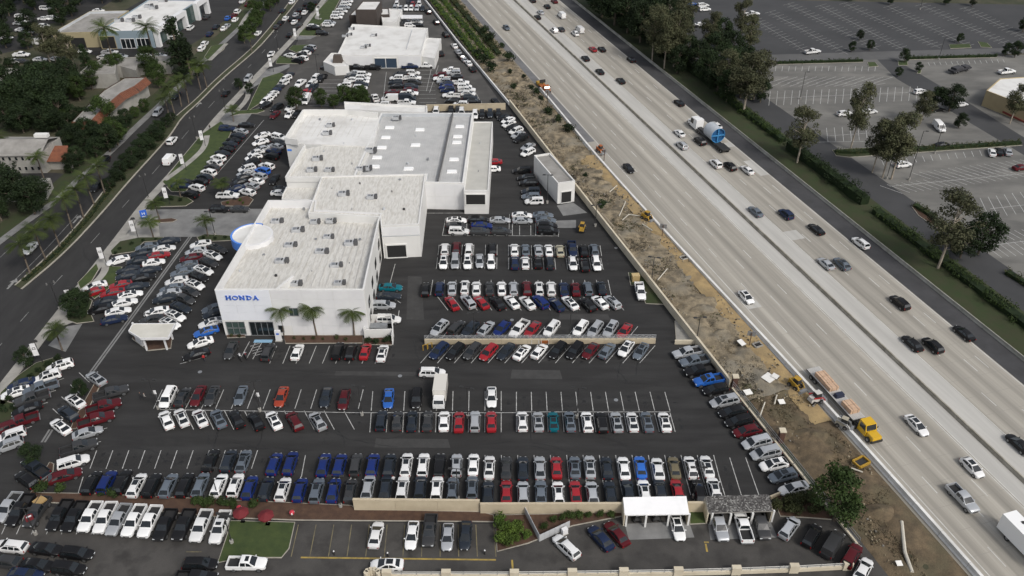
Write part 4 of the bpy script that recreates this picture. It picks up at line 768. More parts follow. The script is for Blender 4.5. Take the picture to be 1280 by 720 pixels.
# half-profile tables: stations (y, half width, deck height, underside); cabin side profile (y, z) front-base, roof..., rear-base
SPEC = {
 'sedan': dict(st=[(-2.38, .62, .80, .42), (-2.33, .80, .96, .32), (-2.0, .88, 1.04, .27), (-1.3, .915, 1.02, .22), (0, .92, .97, .20), (1.0, .92, .93, .20), (1.6, .905, .87, .22), (2.05, .855, .78, .25), (2.28, .74, .68, .30), (2.42, .56, .60, .36), (2.47, .32, .55, .40)],
   cab=[(1.36, .90), (.24, 1.40), (-.15, 1.455), (-.75, 1.43), (-1.22, 1.33), (-1.88, 1.02)], fw=2, rw=2, wb=.85, wr=.585, wy=(1.45, -1.38), r=.335, zb=.95, side=[[(.80, 1.0), (.22, 1.36), (-.28, 1.405), (-.28, .99)], [(-.38, .99), (-.38, 1.405), (-.78, 1.37), (-1.32, 1.16), (-1.35, 1.02)]]),
 'hatchback': dict(st=[(-2.12, .66, .86, .42), (-2.06, .82, 1.02, .32), (-1.7, .88, 1.05, .26), (0, .90, .98, .20), (.9, .90, .95, .20), (1.45, .885, .90, .22), (1.95, .83, .79, .26), (2.12, .70, .68, .32), (2.17, .5, .6, .38)],
   cab=[(1.28, .93), (.26, 1.44), (-.2, 1.51), (-1.0, 1.48), (-1.5, 1.40), (-2.0, 1.04)], fw=2, rw=2, wb=.84, wr=.59, wy=(1.33, -1.27), r=.33, zb=.97, side=[[(.74, 1.03), (.24, 1.40), (-.3, 1.45), (-.3, 1.02)], [(-.4, 1.02), (-.4, 1.45), (-1.05, 1.42), (-1.5, 1.28), (-1.55, 1.08)]]),
 'SUV': dict(st=[(-2.34, .74, .92, .46), (-2.28, .87, 1.10, .36), (-1.9, .92, 1.12, .30), (0, .935, 1.08, .26), (1.0, .935, 1.06, .26), (1.55, .925, 1.02, .28), (2.0, .88, .96, .32), (2.26, .77, .86, .38), (2.4, .6, .76, .44), (2.45, .4, .7, .48)],
   cab=[(1.42, 1.05), (.48, 1.58), (0, 1.68), (-1.2, 1.68), (-1.95, 1.62), (-2.26, 1.12)], fw=2, rw=2, wb=.875, wr=.645, wy=(1.42, -1.38), r=.37, zb=1.08, side=[[(.95, 1.13), (.48, 1.53), (-.1, 1.60), (-.1, 1.13)], [(-.2, 1.13), (-.2, 1.60), (-1.0, 1.60), (-1.0, 1.13)], [(-1.12, 1.13), (-1.12, 1.60), (-1.72, 1.55), (-1.98, 1.2)]]),
 'minivan': dict(st=[(-2.52, .78, .92, .42), (-2.46, .92, 1.08, .32), (-2.0, .97, 1.10, .26), (0, .985, 1.06, .22), (1.1, .985, 1.02, .22), (1.75, .96, .94, .24), (2.25, .89, .82, .28), (2.48, .74, .70, .34), (2.56, .52, .6, .4)],
   cab=[(1.62, 1.0), (.75, 1.58), (.2, 1.72), (-1.4, 1.74), (-2.15, 1.68), (-2.44, 1.10)], fw=2, rw=2, wb=.93, wr=.71, wy=(1.55, -1.45), r=.36, zb=1.06, side=[[(1.2, 1.1), (.62, 1.53), (.05, 1.62), (.05, 1.1)], [(-.05, 1.1), (-.05, 1.62), (-1.15, 1.64), (-1.15, 1.1)], [(-1.27, 1.1), (-1.27, 1.64), (-1.95, 1.6), (-2.15, 1.18)]]),
 'pickup': dict(st=[(-.55, .96, 1.22, .42), (0, .97, 1.22, .40), (1.15, .97, 1.21, .40), (1.7, .965, 1.19, .42), (2.4, .94, 1.13, .45), (2.75, .84, 1.0, .50), (2.82, .7, .9, .54)],
   cab=[(1.42, 1.2), (.58, 1.76), (.1, 1.88), (-.6, 1.88), (-.78, 1.84), (-.92, 1.24)], fw=2, rw=1, wb=.91, wr=.69, wy=(1.85, -1.80), r=.42, zb=1.22, side=[[(1.0, 1.27), (.55, 1.70), (.12, 1.80), (.12, 1.27)], [(.02, 1.27), (.02, 1.80), (-.68, 1.79), (-.74, 1.27)]]),
 'van': dict(st=[(-2.75, .90, 1.15, .40), (-2.7, .97, 1.2, .34), (0, 1.0, 1.2, .28), (1.3, 1.0, 1.18, .28), (2.1, .97, 1.10, .30), (2.6, .88, .98, .36), (2.78, .7, .85, .42)],
   cab=[(2.05, 1.12), (1.2, 1.98), (.7, 2.22), (-2.2, 2.26), (-2.6, 2.2), (-2.72, 1.2)], fw=2, rw=1, wb=.94, wr=.82, wy=(1.75, -1.65), r=.37, zb=1.18, side=[[(1.6, 1.25), (1.05, 1.9), (.55, 1.95), (.55, 1.25)]]),
}
import copy as _cp
b_ = _cp.deepcopy(SPEC['SUV']); b_['cab'] = [(1.30, 1.08), (.55, 1.64), (.05, 1.74), (-1.5, 1.76), (-2.12, 1.72), (-2.3, 1.12)]; b_['wr'] = .70; b_['side'] = [[(.95, 1.13), (.50, 1.58), (-.1, 1.66), (-.1, 1.13)], [(-.2, 1.13), (-.2, 1.66), (-1.0, 1.67), (-1.0, 1.13)], [(-1.12, 1.13), (-1.12, 1.67), (-1.95, 1.64), (-2.05, 1.18)]]; SPEC['SUV_b'] = b_
c_ = _cp.deepcopy(SPEC['SUV']); c_['cab'] = [(1.48, 1.02), (.40, 1.54), (-.1, 1.62), (-1.0, 1.60), (-1.55, 1.50), (-2.24, 1.12)]; c_['side'] = [[(1.0, 1.1), (.42, 1.49), (-.15, 1.55), (-.15, 1.1)], [(-.25, 1.1), (-.25, 1.55), (-1.0, 1.53), (-1.7, 1.3), (-1.8, 1.15)]]; SPEC['SUV_c'] = c_
d_ = _cp.deepcopy(SPEC['sedan']); d_['cab'] = [(1.25, .92), (.30, 1.37), (-.15, 1.42), (-.7, 1.40), (-1.15, 1.31), (-2.08, 1.03)]; d_['side'] = [[(.82, 1.0), (.24, 1.33), (-.28, 1.375), (-.28, .99)], [(-.38, .99), (-.38, 1.375), (-.78, 1.34), (-1.45, 1.14), (-1.5, 1.02)]]; SPEC['sedan_b'] = d_
def car_meshes(kind):
    sp = SPEC[kind]; kind = kind.split('_')[0]; st = sp['st']; body = MB(); n = 11
    def ring(y, w, t, u):
        h = [(0, u), (.78*w, u), (.97*w, u+.10), (w, u+.3*(t-u)), (w*.985, u+.68*(t-u)), (w*.95, t-.035), (w*.84, t+.01), (w*.45, t+.03)]
        pts = [(-a, z) for a, z in h[:0:-1]]; full = h + [(0, t+.035)] + [(-a, z) for a, z in h[:0:-1]]
        return [(a, y, z) for a, z in full]
    rs = [ring(*s) for s in st]; k = len(rs[0]); body.v = [p for r in rs for p in r]
    body.f = [(i*k+j, i*k+(j+1) % k, (i+1)*k+(j+1) % k, (i+1)*k+j) for i in range(len(rs)-1) for j in range(k)]
    body.f = [f[::-1] for f in body.f] + [tuple(range(k)), tuple(range(len(rs)*k-1, (len(rs)-1)*k-1, -1))]; body.m = [0]*len(body.f)
    # cabin
    cab = sp['cab']; zt = max(z for _, z in cab); zb = sp['zb']; wb, wr = sp['wb'], sp['wr']
    wz = lambda z: wb+(wr-wb)*max(0, (z-zb))/(zt-zb)
    cv = []
    for y, z in cab: w_ = wz(z); cv += [(-w_, y, z), (-w_*.5, y, z+.03), (w_*.5, y, z+.03), (w_, y, z)]
    fs = [(i*4+j, i*4+j+1, (i+1)*4+j+1, (i+1)*4+j) for i in range(len(cab)-1) for j in range(3)]
    body.add(cv, fs)
    body.add([(wz(z), y, z) for y, z in cab]+[(wz(zb), cab[-1][0], zb-.06), (wz(zb), cab[0][0], zb-.06)], [tuple(range(len(cab)+2))]); body.add([(-wz(z), y, z) for y, z in cab]+[(-wz(zb), cab[-1][0], zb-.06), (-wz(zb), cab[0][0], zb-.06)], [tuple(range(len(cab)+1, -1, -1))])
    y0 = cab[0][0]
    for sx in (-1, 1): body.box((sx*(sp['st'][3][1]+.06), y0-.32, zb+.08), (.2, .12, .14))   # door mirrors
    if kind in ('SUV', 'minivan'):
        for sx in (-1, 1): body.bar((sx*(wr-.03), .2, zt+.04), (sx*(wr-.03), -1.5, zt+.03), .05, .05, 1)
    ymax, ymin = st[-1][0], st[0][0]; wf = st[-2][1]; zf = st[-2][2]
    body.box((0, ymax+.005, .52 if kind != 'pickup' else .72), (wf*1.15, .05, .22), 0, 1)     # grille
    if kind == 'pickup':
        ymin = -2.9
        for sx in (-1, 1): body.box((sx*.925, -1.75, .87), (.11, 2.3, .72)); 
        body.box((0, -2.85, .87), (1.94, .1, .70)); body.box((0, -.68, .86), (1.8, .12, .7)); body.box((0, -1.76, .72), (1.76, 2.1, .06), 0, 1); body.box((0, -2.97, .52), (1.8, .14, .16), 0, 2)
    q = {}
    q['body'] = body
    def quad(a, c, fx, off):  # glass between two cab stations
        (ya, za), (yc, zc) = a, c; d = Vector((0, yc-ya, zc-za)); nrm = Vector((0, -(zc-za), (yc-ya))); nrm = nrm.normalized(); nrm = nrm if nrm.z > 0 else -nrm
        m = MB(); t0, t1 = .06, .94; L_ = lambda t: (ya+(yc-ya)*t, za+(zc-za)*t); P0, P1 = L_(t0), L_(t1); w0, w1 = wz(P0[1])*fx, wz(P1[1])*fx; o = nrm*off
        m.poly([(-w0, P0[0]+o.y, P0[1]+o.z+.005), (0, P0[0]+o.y, P0[1]+o.z+.032), (w0, P0[0]+o.y, P0[1]+o.z+.005), (w1, P1[0]+o.y, P1[1]+o.z+.005), (0, P1[0]+o.y, P1[1]+o.z+.032), (-w1, P1[0]+o.y, P1[1]+o.z+.005)]); return m
    q['windscreen'] = quad(cab[0], cab[1], .9, .022)
    if kind != 'van': q['rear_window'] = quad(cab[-1], cab[-2], .86, .022)
    if kind == 'sedan': q['rear_window'] = quad(cab[-1], cab[-2], .88, .022)
    for nm, sx in (('side_window', 1), ('side_window_b', -1)):
        m = MB()
        for pl in sp['side']: pts = [(sx*(wz(z)+.012), y, z) for y, z in pl]; m.poly(pts if sx < 0 else pts[::-1])
        q[nm] = m
    r = sp['r']; wl = MB(); wl.tube((-.11, 0, 0), (.11, 0, 0), r, n=16); wl.tube((.11, 0, 0), (.118, 0, 0), r*.66, n=12, m=1); wl.tube((-.118, 0, 0), (-.11, 0, 0), r*.66, n=12, m=1); wl.tube((.04, 0, 0), (.075, 0, 0), r*1.16, n=16, m=0); wl.tube((-.075, 0, 0), (-.04, 0, 0), r*1.16, n=16, m=0)
    q['wheel'] = wl
    y1 = st[-2][0]; hz = st[-2][2]-.06; lw = st[-2][1]
    hl = MB(); hl.box((0, 0, 0), (.34, .26, .13), 0, 0); q['headlight'] = hl
    tl = MB(); tl.box((0, 0, 0), (.26 if kind not in ('SUV', 'van', 'pickup') else .14, .12, .14 if kind not in ('SUV', 'van', 'pickup') else .36)); q['tail_light'] = tl
    sr = MB(); zr = cab[2][1]+.038; ys = (cab[1][0]-.16, cab[1][0]-(1.15 if kind != 'pickup' else .7)); sr.box((0, (ys[0]+ys[1])/2, zr), (.84, ys[0]-ys[1], .05)); q['sunroof'] = sr
    rear = st[0]; zt_ = (rear[2]-.10) if kind != 'pickup' else 1.0
    pos = dict(wheels=[(sx*(st[3][1]-.10), y, r) for y in sp['wy'] for sx in (-1, 1)], heads=[(sx*(lw-.20), y1-.06, hz) for sx in (-1, 1)], tails=[(sx*((st[1][1] if kind != 'pickup' else .95)-.12), (ymin+.02), zt_) for sx in (-1, 1)])
    return q, pos
CARM = {}
for kd in SPEC:
    q, pos = car_meshes(kd); d_ = {}
    d_['body'] = q['body'].mesh(kd+'_body', [PAINT['W'][1], LINER, STEEL], False)
    bm = bmesh.new(); bm.from_mesh(d_['body']); bmesh.ops.recalc_face_normals(bm, faces=bm.faces); bm.to_mesh(d_['body']); bm.free()
    for i, p in enumerate(d_['body'].polygons): p.use_smooth = p.material_index == 0 and len(p.vertices) == 4
    try: d_['body'].set_sharp_from_angle(angle=math.radians(42))
    except Exception: pass
    for nm in ('windscreen', 'rear_window', 'side_window', 'side_window_b', 'sunroof'):
        if nm in q: d_[nm] = q[nm].mesh(kd+'_'+nm, CGL)
    d_['wheel'] = q['wheel'].mesh(kd+'_wheel', [TYRE, RIM]); d_['headlight'] = q['headlight'].mesh(kd+'_headlight', LAMP); d_['tail_light'] = q['tail_light'].mesh(kd+'_tail_light', TAIL)
    # joined version for far cars
    J = MB(); J.add(q['body'].v, q['body'].f); J.m = [(0, 1, 1)[m] for m in q['body'].m]
    for nm in ('windscreen', 'rear_window', 'side_window', 'side_window_b'):
        if nm in q: J.add(q[nm].v, q[nm].f, 2)
    for c in pos['wheels']: J.add([(a+c[0], b_+c[1], z+c[2]) for a, b_, z in q['wheel'].v], q['wheel'].f, 3)
    for c in pos['heads']: J.add([(a+c[0], b_+c[1], z+c[2]) for a, b_, z in q['headlight'].v], q['headlight'].f, 4)
    for c in pos['tails']: J.add([(a+c[0], b_+c[1], z+c[2]) for a, b_, z in q['tail_light'].v], q['tail_light'].f, 5)
    jm = J.mesh(kd+'_small', [PAINT['W'][1], LINER, CGL, TYRE, LAMP, TAIL]); bm = bmesh.new(); bm.from_mesh(jm); bmesh.ops.recalc_face_normals(bm, faces=[f for f in bm.faces if f.material_index < 2]); bm.to_mesh(jm); bm.free()
    CARM[kd] = (d_, pos, jm)
KN = {'s': 'sedan', 'h': 'hatchback', 'u': 'SUV', 'm': 'minivan', 'p': 'pickup', 'v': 'van'}
ONAME = {'sedan': 'sedan_car', 'hatchback': 'hatchback_car', 'SUV': 'sport_utility_car', 'minivan': 'minivan', 'pickup': 'pickup_truck', 'van': 'van'}
ncar = 0
def place_car(kind, colour, loc, hd, label, group, near, sunroof=False, roofblack=False):
    global ncar; ncar += 1; d_, pos, jm = CARM[random.choice({'SUV': ['SUV', 'SUV', 'SUV_b', 'SUV_c'], 'sedan': ['sedan', 'sedan', 'sedan_b']}.get(kind, [kind]))]; pm = PAINT[colour][1]; rz = -hd
    cat = {'SUV': 'SUV', 'pickup': 'pickup truck', 'van': 'van', 'minivan': 'minivan'}.get(kind, 'car')
    if not near:
        o = link(ONAME[kind], jm, None, label, cat, group, None, loc, rz); o.material_slots[0].link = 'OBJECT'; o.material_slots[0].material = pm; return o
    t = thing(ONAME[kind], label, cat, loc, rz, group); t.scale = (random.uniform(.97, 1.03), random.uniform(1.0, 1.07), random.uniform(.96, 1.04))
    o = link('body', d_['body'], t); o.material_slots[0].link = 'OBJECT'; o.material_slots[0].material = pm
    for nm in ('windscreen', 'rear_window', 'side_window', 'side_window_b'):
        if nm in d_: link('side_window' if nm.startswith('side') else nm, d_[nm], t)
    for c in pos['wheels']: link('wheel', d_['wheel'], t, loc=c)
    for c in pos['heads']: link('headlight', d_['headlight'], t, loc=c)
    for c in pos['tails']: link('tail_light', d_['tail_light'], t, loc=c)
    if sunroof and kind in ('sedan', 'SUV', 'hatchback', 'minivan', 'pickup'): link('sunroof', d_['sunroof'], t)
    return t
def row(desc, group, dirpx, items, order='left', z=.03, H0=.75):
    """items: 'x,y,Ct[-][*]' colour code + kind code, '-' faces the other way, '*' sunroof. dirpx: photo points rear->front, or a heading in radians"""
    hd = heading(*dirpx) if isinstance(dirpx, tuple) else dirpx
    L_ = []
    for it in items.split():
        x, y, c = it.split(','); L_.append((float(x), float(y), c))
    key = {'left': lambda q: q[0], 'front': lambda q: -q[1], 'back': lambda q: q[1]}[order]
    L_.sort(key=key); cnt = {}; tot = {}
    for x, y, c in L_: tot[c[:2]] = tot.get(c[:2], 0)+1
    wd = {'left': 'from left', 'front': 'from near end', 'back': 'from far end'}[order]
    for x, y, c in L_:
        k = c[:2]; i = cnt.get(k, 0); cnt[k] = i+1; nm = f'{PAINT[k[0]][0]} {KN[k[1]]}'
        lab = (f'only {nm} in {desc}' if tot[k] == 1 else f'{ordn(i)} {nm} {wd} in {desc}'); assert len(lab.split()) <= 16, lab
        q = P(x, y, H0 if k[1] in 'sh' else .9); q.z = z; jit = random.gauss(0, .012)
        near = y > 262 if x < 870 else True
        place_car(KN[k[1]], k[0], q, hd+jit+(math.pi if '-' in c else 0), lab, group, near, '*' in c)
G0 = 'cars parked in the dealership lot'
RIGHT = math.radians(91); UPH = math.radians(-1.6); DOWNH = math.pi+UPH
row("the tandem block near the wash bay", G0, RIGHT, '570.6,275,Ws* 570,281.5,Gs 573.7,288.5,Wu 597,273.7,Ku 602,281.5,Vs 600,289,Gu 625,275,Ss 626,288.7,Gu* 652.5,268.7,Ws 653,275.6,Ss 678.7,268.7,Ls 682,275,Ls 684,282,Ku 685,288,Ku')
row("upper line of the workshop double row", G0, UPH, '556,311,Wu 570.6,309,Mu 586,311,Wu 615.6,311,Ku 643,312,Ws 657,312,Ls 673,312.5,Ss 686,312.5,Ws 700,313,Ds 715.6,311,Np- 730,313,Ks 743,312,Lu')
row("lower line of the workshop double row", G0, DOWNH, '554.4,327,Wu* 569,326,Sm 584.4,327,Wu* 599.4,326,Ss 613.7,327,Wu 643.7,328,Nu- 656.6,328,Ws- 672.5,327.5,Ks- 687.5,328,Cu- 716,328.5,Wu 731,330.5,Ku- 745.6,329,Wu')
row("the straight line above the bright angled line", G0, UPH, '532,361,Ku 549.4,360,Nu 565,360,Ss 581,358.5,Wu* 595.4,360,Ws 612,360.5,Gs 627,360,Ws 642,360,Su 658.7,359.5,Mu 674,360,Wu* 689,360,Wu 705,361,Ns 719.6,361,Ms 735,360,Lu 752,359.5,Cs')
row("the angled line below a straight line", G0, ((560.6, 388), (548.75, 372.75)), '564.7,378.7,Rs 585,376.5,Su* 601.5,377.5,Rs 622,378.5,Ks 639.6,377,Ws 659,378,Ws 675.6,376.5,Vu 695.6,380,Ns 712.5,378,Ws* 735,380,Ku 749.7,377.5,Ws 765.6,377,Su*')
row("the row just above the terrace wall", G0, ((681, 408), (668.7, 422.5)), '549.4,409.5,Su* 570.6,409,Gu- 588,410,Cu 607.5,410,Ss- 627.5,409.5,Vu 648.7,411,Wp 665.6,411,Rs 689.4,410,Wu 725.6,409.5,Wu 744,411,Su 763,411,Su* 780.6,413.5,Rs')
row("the row just below the terrace wall", G0, ((713.75, 431.9), (694.4, 455)), '548.7,437.5,Nu 569.4,438.5,Ku 590.6,438,Gu 610.6,439.5,Ru 632.5,438.5,Cs 652.5,440,Ws*- 674.2,438.7,Ws- 697.5,437,Ku 718.7,437.5,Ku 738,438,Ms 759,438,Ls- 782.5,435,Wu* 801,438.5,Ls*')
row('the row in front of the dealership facade', G0, ((375.5, 454.5), (383.7, 432.5)), '371.7,439.5,Ws 422.5,438,Ku 439,438.5,Ku 456.7,439,Rs 478,441,Ws* 288.7,437,Gs- 335.5,439.5,Gu')
row("group beside the dealership's right wall", G0, RIGHT, '488,359,Ts 486,370,Cs 479,381,Su 485.6,398.7,Wu*')
row("the short row left of the facade", G0, ((250, 447.5), (225, 455)), '269,391,Cs 263.7,403,Ws* 258,414,Bs* 250.6,428,Ws* 246,442.5,Ks 267.5,385,Ls')
row("upper line left of the box truck", G0, ((279.7, 486.9), (269.4, 510.6)), '209.4,495.6,Wm 228.7,496,Gu*- 247.5,494.5,Ms 265,494.5,Gs* 301,494,Ls 351.7,495.7,Os 407.5,496,Cs 430,498.5,Mu')
row("upper line level with the box truck", G0, DOWNH, '485.7,497.5,Bs 520.7,497,Ku 614.5,496,Ws')
row("angled lower line left of the box truck", G0, ((271.9, 536.9), (260, 513.7)), '208,524.4,Ws 227,521.5,Ws* 250,522,Ws* 273,523,Ls* 296,523.5,Ks 320,526,Ks 342.5,525,Ws* 368,525.5,Mu 397,526,Su*')
row('the straight row below the box truck', G0, UPH, '476.7,525,Cu 496.7,526,Gs 515,526,Cs 534.5,526,Gs 555,526,Ws 573.7,527,Rs 593.7,526,Su 614,526.5,Rs 653,526,Wu* 673,526.5,Ss* 691.7,526.5,Ts* 712.5,526.5,Ls* 734,526.5,Wu* 752.5,527.5,Ku 771,527,Ss* 790.7,527,Ws* 809,527,Ls* 831,527,Ws*')
row("angled left end of the long upper row", G0, ((314.4, 590.6), (321.9, 569.4)), '263.7,575.6,Ks 286,575.5,Cu 304.4,576,Lu* 343,579.4,Vu 363,578.5,Vu')
row("the long upper row above beige wall", G0, UPH+math.radians(2), '404.5,580.5,Vu 424.5,580.5,Vu 445,580.5,Gu 465.7,580.5,Vu 486.7,581,Cu 508,580.5,Wu* 529,580.5,Wu* 549.5,581,Ku 570.7,581,Su* 591.7,580.5,Ws 611.7,584,Ws* 633,585,Gs 653.7,585,Cs 675,584.5,Ss 695.7,584,Rs 718.7,584,Ls* 737.5,583.5,Ss* 758.7,584.5,Cs 780,585,Ws 800.7,584,Bs 822.5,586,Ws 843,584.5,Es 863.7,584,Wu 884,583,Ws*')
row('the lower row beside the dark mulch bed', G0, ((314.4, 590.6), (321.9, 569.4)), '114.4,603,Ku 133.7,602,Vu 152.5,602,Ku 171,606,Wu* 190,606.5,Ku 210.6,606.5,Lu 231,606,Ku 250.6,605.6,Lu 273.7,606.5,Wu 294.4,606,Wu* 312,609,Vu 332.5,610.5,Cu 353.7,611,Wu* 375,612,Vu 396,612.5,Lu*')
row("the lower row behind the beige wall", G0, UPH+math.radians(1), '417,612.5,Vu 438,613,Gu* 460,608.5,Su 482,609,Cu 503,609.5,Wu* 525,609,Cu 546,610,Wu* 565.7,611.5,Lu* 590,609,Lu* 610,615.5,Cs 633,615,Rs 654,616,Su 676,615.5,Ls 698,616,Wu* 719.5,615,Rs 740.5,616,Su 763,616,Cs 785.5,614.5,Cs 805.7,614,Wu* 825.5,612.5,Cs 847,613.5,Rs 874,614,Ku 893,611,Wu*')
row("slanted row along the cream boundary wall", G0, ((876, 438.7), (846, 444.5)), '859,440,Sp 867.5,451,Lp 874,462.5,Kp 885.6,475,Bp* 895,486,Ku 905.6,500.6,Sm* 916,514,Ku 924,526,Ku 934,538,Mu 946,552,Sm 957,565.5,Sm 967.5,580,Wu* 978.7,594,Lu* 992.5,610,Ws', 'front')
row('the row of trucks facing the bottom left', G0, ((143.7, 631), (125, 665)), '10,634,Sp 25,637.5,Kp 46,640,Gp 74.5,644,Kp 93,645.5,Kp 112.5,646,Wp 131,647,Wp 148,649.5,Sp 167,650.5,Wp 187,652,Wp 206,656,Kp 229.5,656,Kp 251,657,Wp 275,659,Wp*')
row("loose group in bottom left corner", G0, math.radians(97), '13.7,682.5,Wu- 6,701,Gu- 57.5,686,Ks 96,691,Ku 47.5,706,Ks 86,710.5,Ku 32,718,Ns')
row('the pair beside the lawn at the bottom', G0, RIGHT, '250,705,Ku 309,704,Wp* 246,722,Kp')
row("left edge row beside shrub bed", G0, ((101, 468), (75, 476)), '75,457,Wu* 59,470.6,Wu* 27,480,Ns 19.4,490,Ws* 50,485,Lp 39,498,Gp 34,511,Ks 25,526,Mp 4,535,Mu 13,544,Wu 10,556,Su')
row('the row left of the narrow mulch island', G0, ((101, 507.5), (86, 496)), '120,473,Ss* 94,501,Ws* 85,516,Cu 75.6,533,Ws*')
row('the row right of the narrow mulch island', G0, ((75, 582), (107, 572)), '139,490.6,Gp 130,507.5,Mp 120.6,524,Mp 109,540.6,Ss 99,559,Gp 91,577,Wu 80.6,594,Mu')
row('the dark pair behind the small island', G0, ((50, 600), (30, 585)), '44,584,Cp 33,599,Ku')
a1 = ((180, 330), (204, 325.5))
row("right column left of drain strip", G0, a1, '211,301,Cs 205,310.6,Ws 198,318.7,Rs 192,328,Ws 187,337,Cs 179,347,Ks 171,357.5,Cs 162.5,368,Ws* 155.6,378,Ws 147.5,389,Ws 142.5,399,Ns', 'front')
row('the left column beside the avenue lawns', G0, (a1[1], a1[0]), '184,308,Ls 177,316,Cs 172,325.6,Cs 160.6,337,Cs 160,344,Cs 151,355.6,Rs 141,365.6,Rs 132.5,376,Cs 126,386,Ks', 'front')
row('the display spots on the avenue lawn', G0, ((158, 322), (138, 328)), '147.5,325,Ws 118.7,357.5,Ws 116,365,Rs', 'front')
row("left column right of drain strip", G0, (a1[1], a1[0]), '251,305,Ws 245,313.7,Ss 239,322,Ms 234,330.6,Ls 227.5,340,Ls 221,350.6,Ws 215,360,Ls 212,366.5,Ss 206,373,Cs 196,389,Ws 190,399,Gs', 'front')
row("column nearest the dealership side drive", G0, ((256, 315.6), (277, 323.7)), '272,310.6,Gs* 266,319,Ws* 260.6,327.5,Gs* 254.4,337.5,Ws* 248,345.6,Ks 243.7,355.6,Ws* 237,364,Gs* 231,373,Gs 226,384,Cs 219,394,Ws* 212.5,404,Ws*', 'front')
a2 = ((270, 219), (252, 214))
row("avenue lawn column beyond the driveway", G0, a2, '301,163.7,Ss 297.5,169,Cs 292,175,Ks 287.5,179.5,Cs 284,185.6,Ks 278,191,Cs 272.5,197,Wu 268,203,Wu 265,209,Gu 260.6,215,Wu 255.6,221,Cu 250,227,Ku 245.6,234,Wu 237.5,242.5,Ku', 'front')
row("display spots around far avenue lawn", G0, RIGHT, '283.7,160,Nu 308,156,Ks 230,227,Ks 225.6,231.5,Ns', 'front')
row("left middle column beyond the driveway", G0, ((330, 175), (311, 180)), '328,169,Ws 325.6,177.5,Ws 327,186,Ss 320,190.6,Ws 317,196,Wu 314,202.5,Ku 308.7,210,Wu 307,216,Ss 302.5,222,Ks 298.7,228,Ks 295,235.6,Ns', 'front')
row('the right middle column beyond the driveway', G0, a2, '349,171,Wu- 349,177.5,Gs- 345,182.5,Ss 342,188.7,Ns 338.7,195,Ku 333,207,Wu 328,213,Bu 324,219.5,Su 320,226,Ws 313.7,232,Ss 309,239.4,Wu', 'front')
row("driveway entrance beside the mulch island", G0, RIGHT, '285,244,Wp 274,260.6,Ku 299,261,Gs 350,241,Ws 352.5,236,Ks', 'front')
place_car('sedan', 'K', P(343.7, 227)+Vector((0, 0, .03)), math.pi+.1, 'black sedan driving down the lane beside the white tower wall', G0, True)
# workshop yard
row('the back row under the cross wall', G0, DOWNH, '545,139,Wu 563.7,138,Ku 572.5,137,Gu 577,140,Wu 593.7,143,Wu 602.5,142.5,Ku 612.5,141.5,Cu 623,141.5,Ku')
row("slanted wall column behind the workshop", G0, ((640, 150), (630, 154)), '630.6,146,Ks 635,150,Ws 636,154.5,Ws 641,158.5,Ks 645,163,Wu 647.5,168,Ss 651,173,Ku 660,183,Ss 660,190,Wu', 'front')
row('the column beside the wash bay', G0, math.radians(-92), '652.5,213,Ku 658.7,222,Ku 661,228,Ku 664,238.7,Cu 664,245,Lu 668,251,Wu 615,211,Ws 617,202,Rs', 'front')
row('the far lot column by the avenue lawn', G0, ((360, 97), (352, 101)), '360.6,94,Cs 357,98.5,Wu 353.7,104,Wu 348,109,Cs 344,113.5,Ns 340.6,117.5,Wu 337.5,121,Wu 333,125.5,Wu 332,131,Ku 346,134,Ku 363.7,134,Ws', 'front')
row("far cluster beside the tree clump", G0, ((380, 108), (371, 116)), '375,104,Wp 394,97.5,Wu 402,97.5,Kp 389,105,Wp 390.6,109.5,Cp 382.5,116,Rp 381,121,Wp 343.7,143,Ms 362,142.5,Ws 371,142,Ks', 'front')
place_car('van', 'W', P(383, 128)+Vector((0, 0, .03)), math.pi, 'white tall van parked between the trees behind the workshop roof', G0, False)
row('the far lot left double column', G0, RIGHT, '442.5,90.6,Ss- 440,95,Cs- 438.7,99.5,Wu- 431,106,Wu- 455,92.5,Wu 453.5,97,Wu 452.5,101,Wu 451.5,105,Cu 450,109,Wu', 'front')
row('the far lot middle left column', G0, RIGHT+math.pi, '501,92,Gu 496,97,Wu 495,102.5,Cu 495.6,107.5,Ks 490,115,Ms 487.5,123,Wv 478.7,130,Wu', 'front')
row('the far lot middle right column', G0, RIGHT, '516,90.6,Wu 516,97,Wp 518,102.5,Gu 513.7,107.5,Cu 513,112,Ms 512,116.5,Wp 509,122.5,Cv 508.7,128,Wp', 'front')
row("left half of far right column", G0, RIGHT+math.pi, '563.7,87.5,Wp 567.5,91,Su 550,93.7,Mu 552,98,Wp 570,96,Ku 555,101.5,Su 558.7,104.5,Nu 558,108.5,Vu 560,112.5,Nu 564,119,Wp 566,125.6,Ku 576,129.5,Wu', 'front')
row("right half of far right column", G0, RIGHT, '576,103,Wp 580.6,107.5,Wu 583.7,112,Wp 585,116.5,Wu 587.5,121.5,Cu 592,126.5,Ku', 'front')
row('the line in front of the far showroom', G0, RIGHT, '445,84,Kp 466,84,Kp 513,82.5,Np 532.5,81.5,Wp 409,84.5,Ks', 'left')
row('the curve along the low white wall', G0, -FA, '535,14,Ku 545,27,Ku 557,42.5,Ku 568,57,Ws 572.5,64.5,Ss 576,70,Ku 585.6,78.5,Ws 580,74,Ss 590.6,86,Ks 550.6,66,Ku 619,126,Ks 469,122,Wp', 'front')
row('the top row behind the far showroom', G0, DOWNH, '493.7,10,Su 500.6,10,Su 507.5,10,Wu 514,10,Wu 521,10,Su 528,10,Cu 496,5,Wu 510,5,Ku 516,5,Ru 524,5,Wu 512,0,Nu 518,0,Cu', 'left')
row('the group around the white canopy far behind', G0, RIGHT, '502,30,Gu 507,27,Ku 521,27,Wu 522,31,Ku 513,31,Wu', 'left')
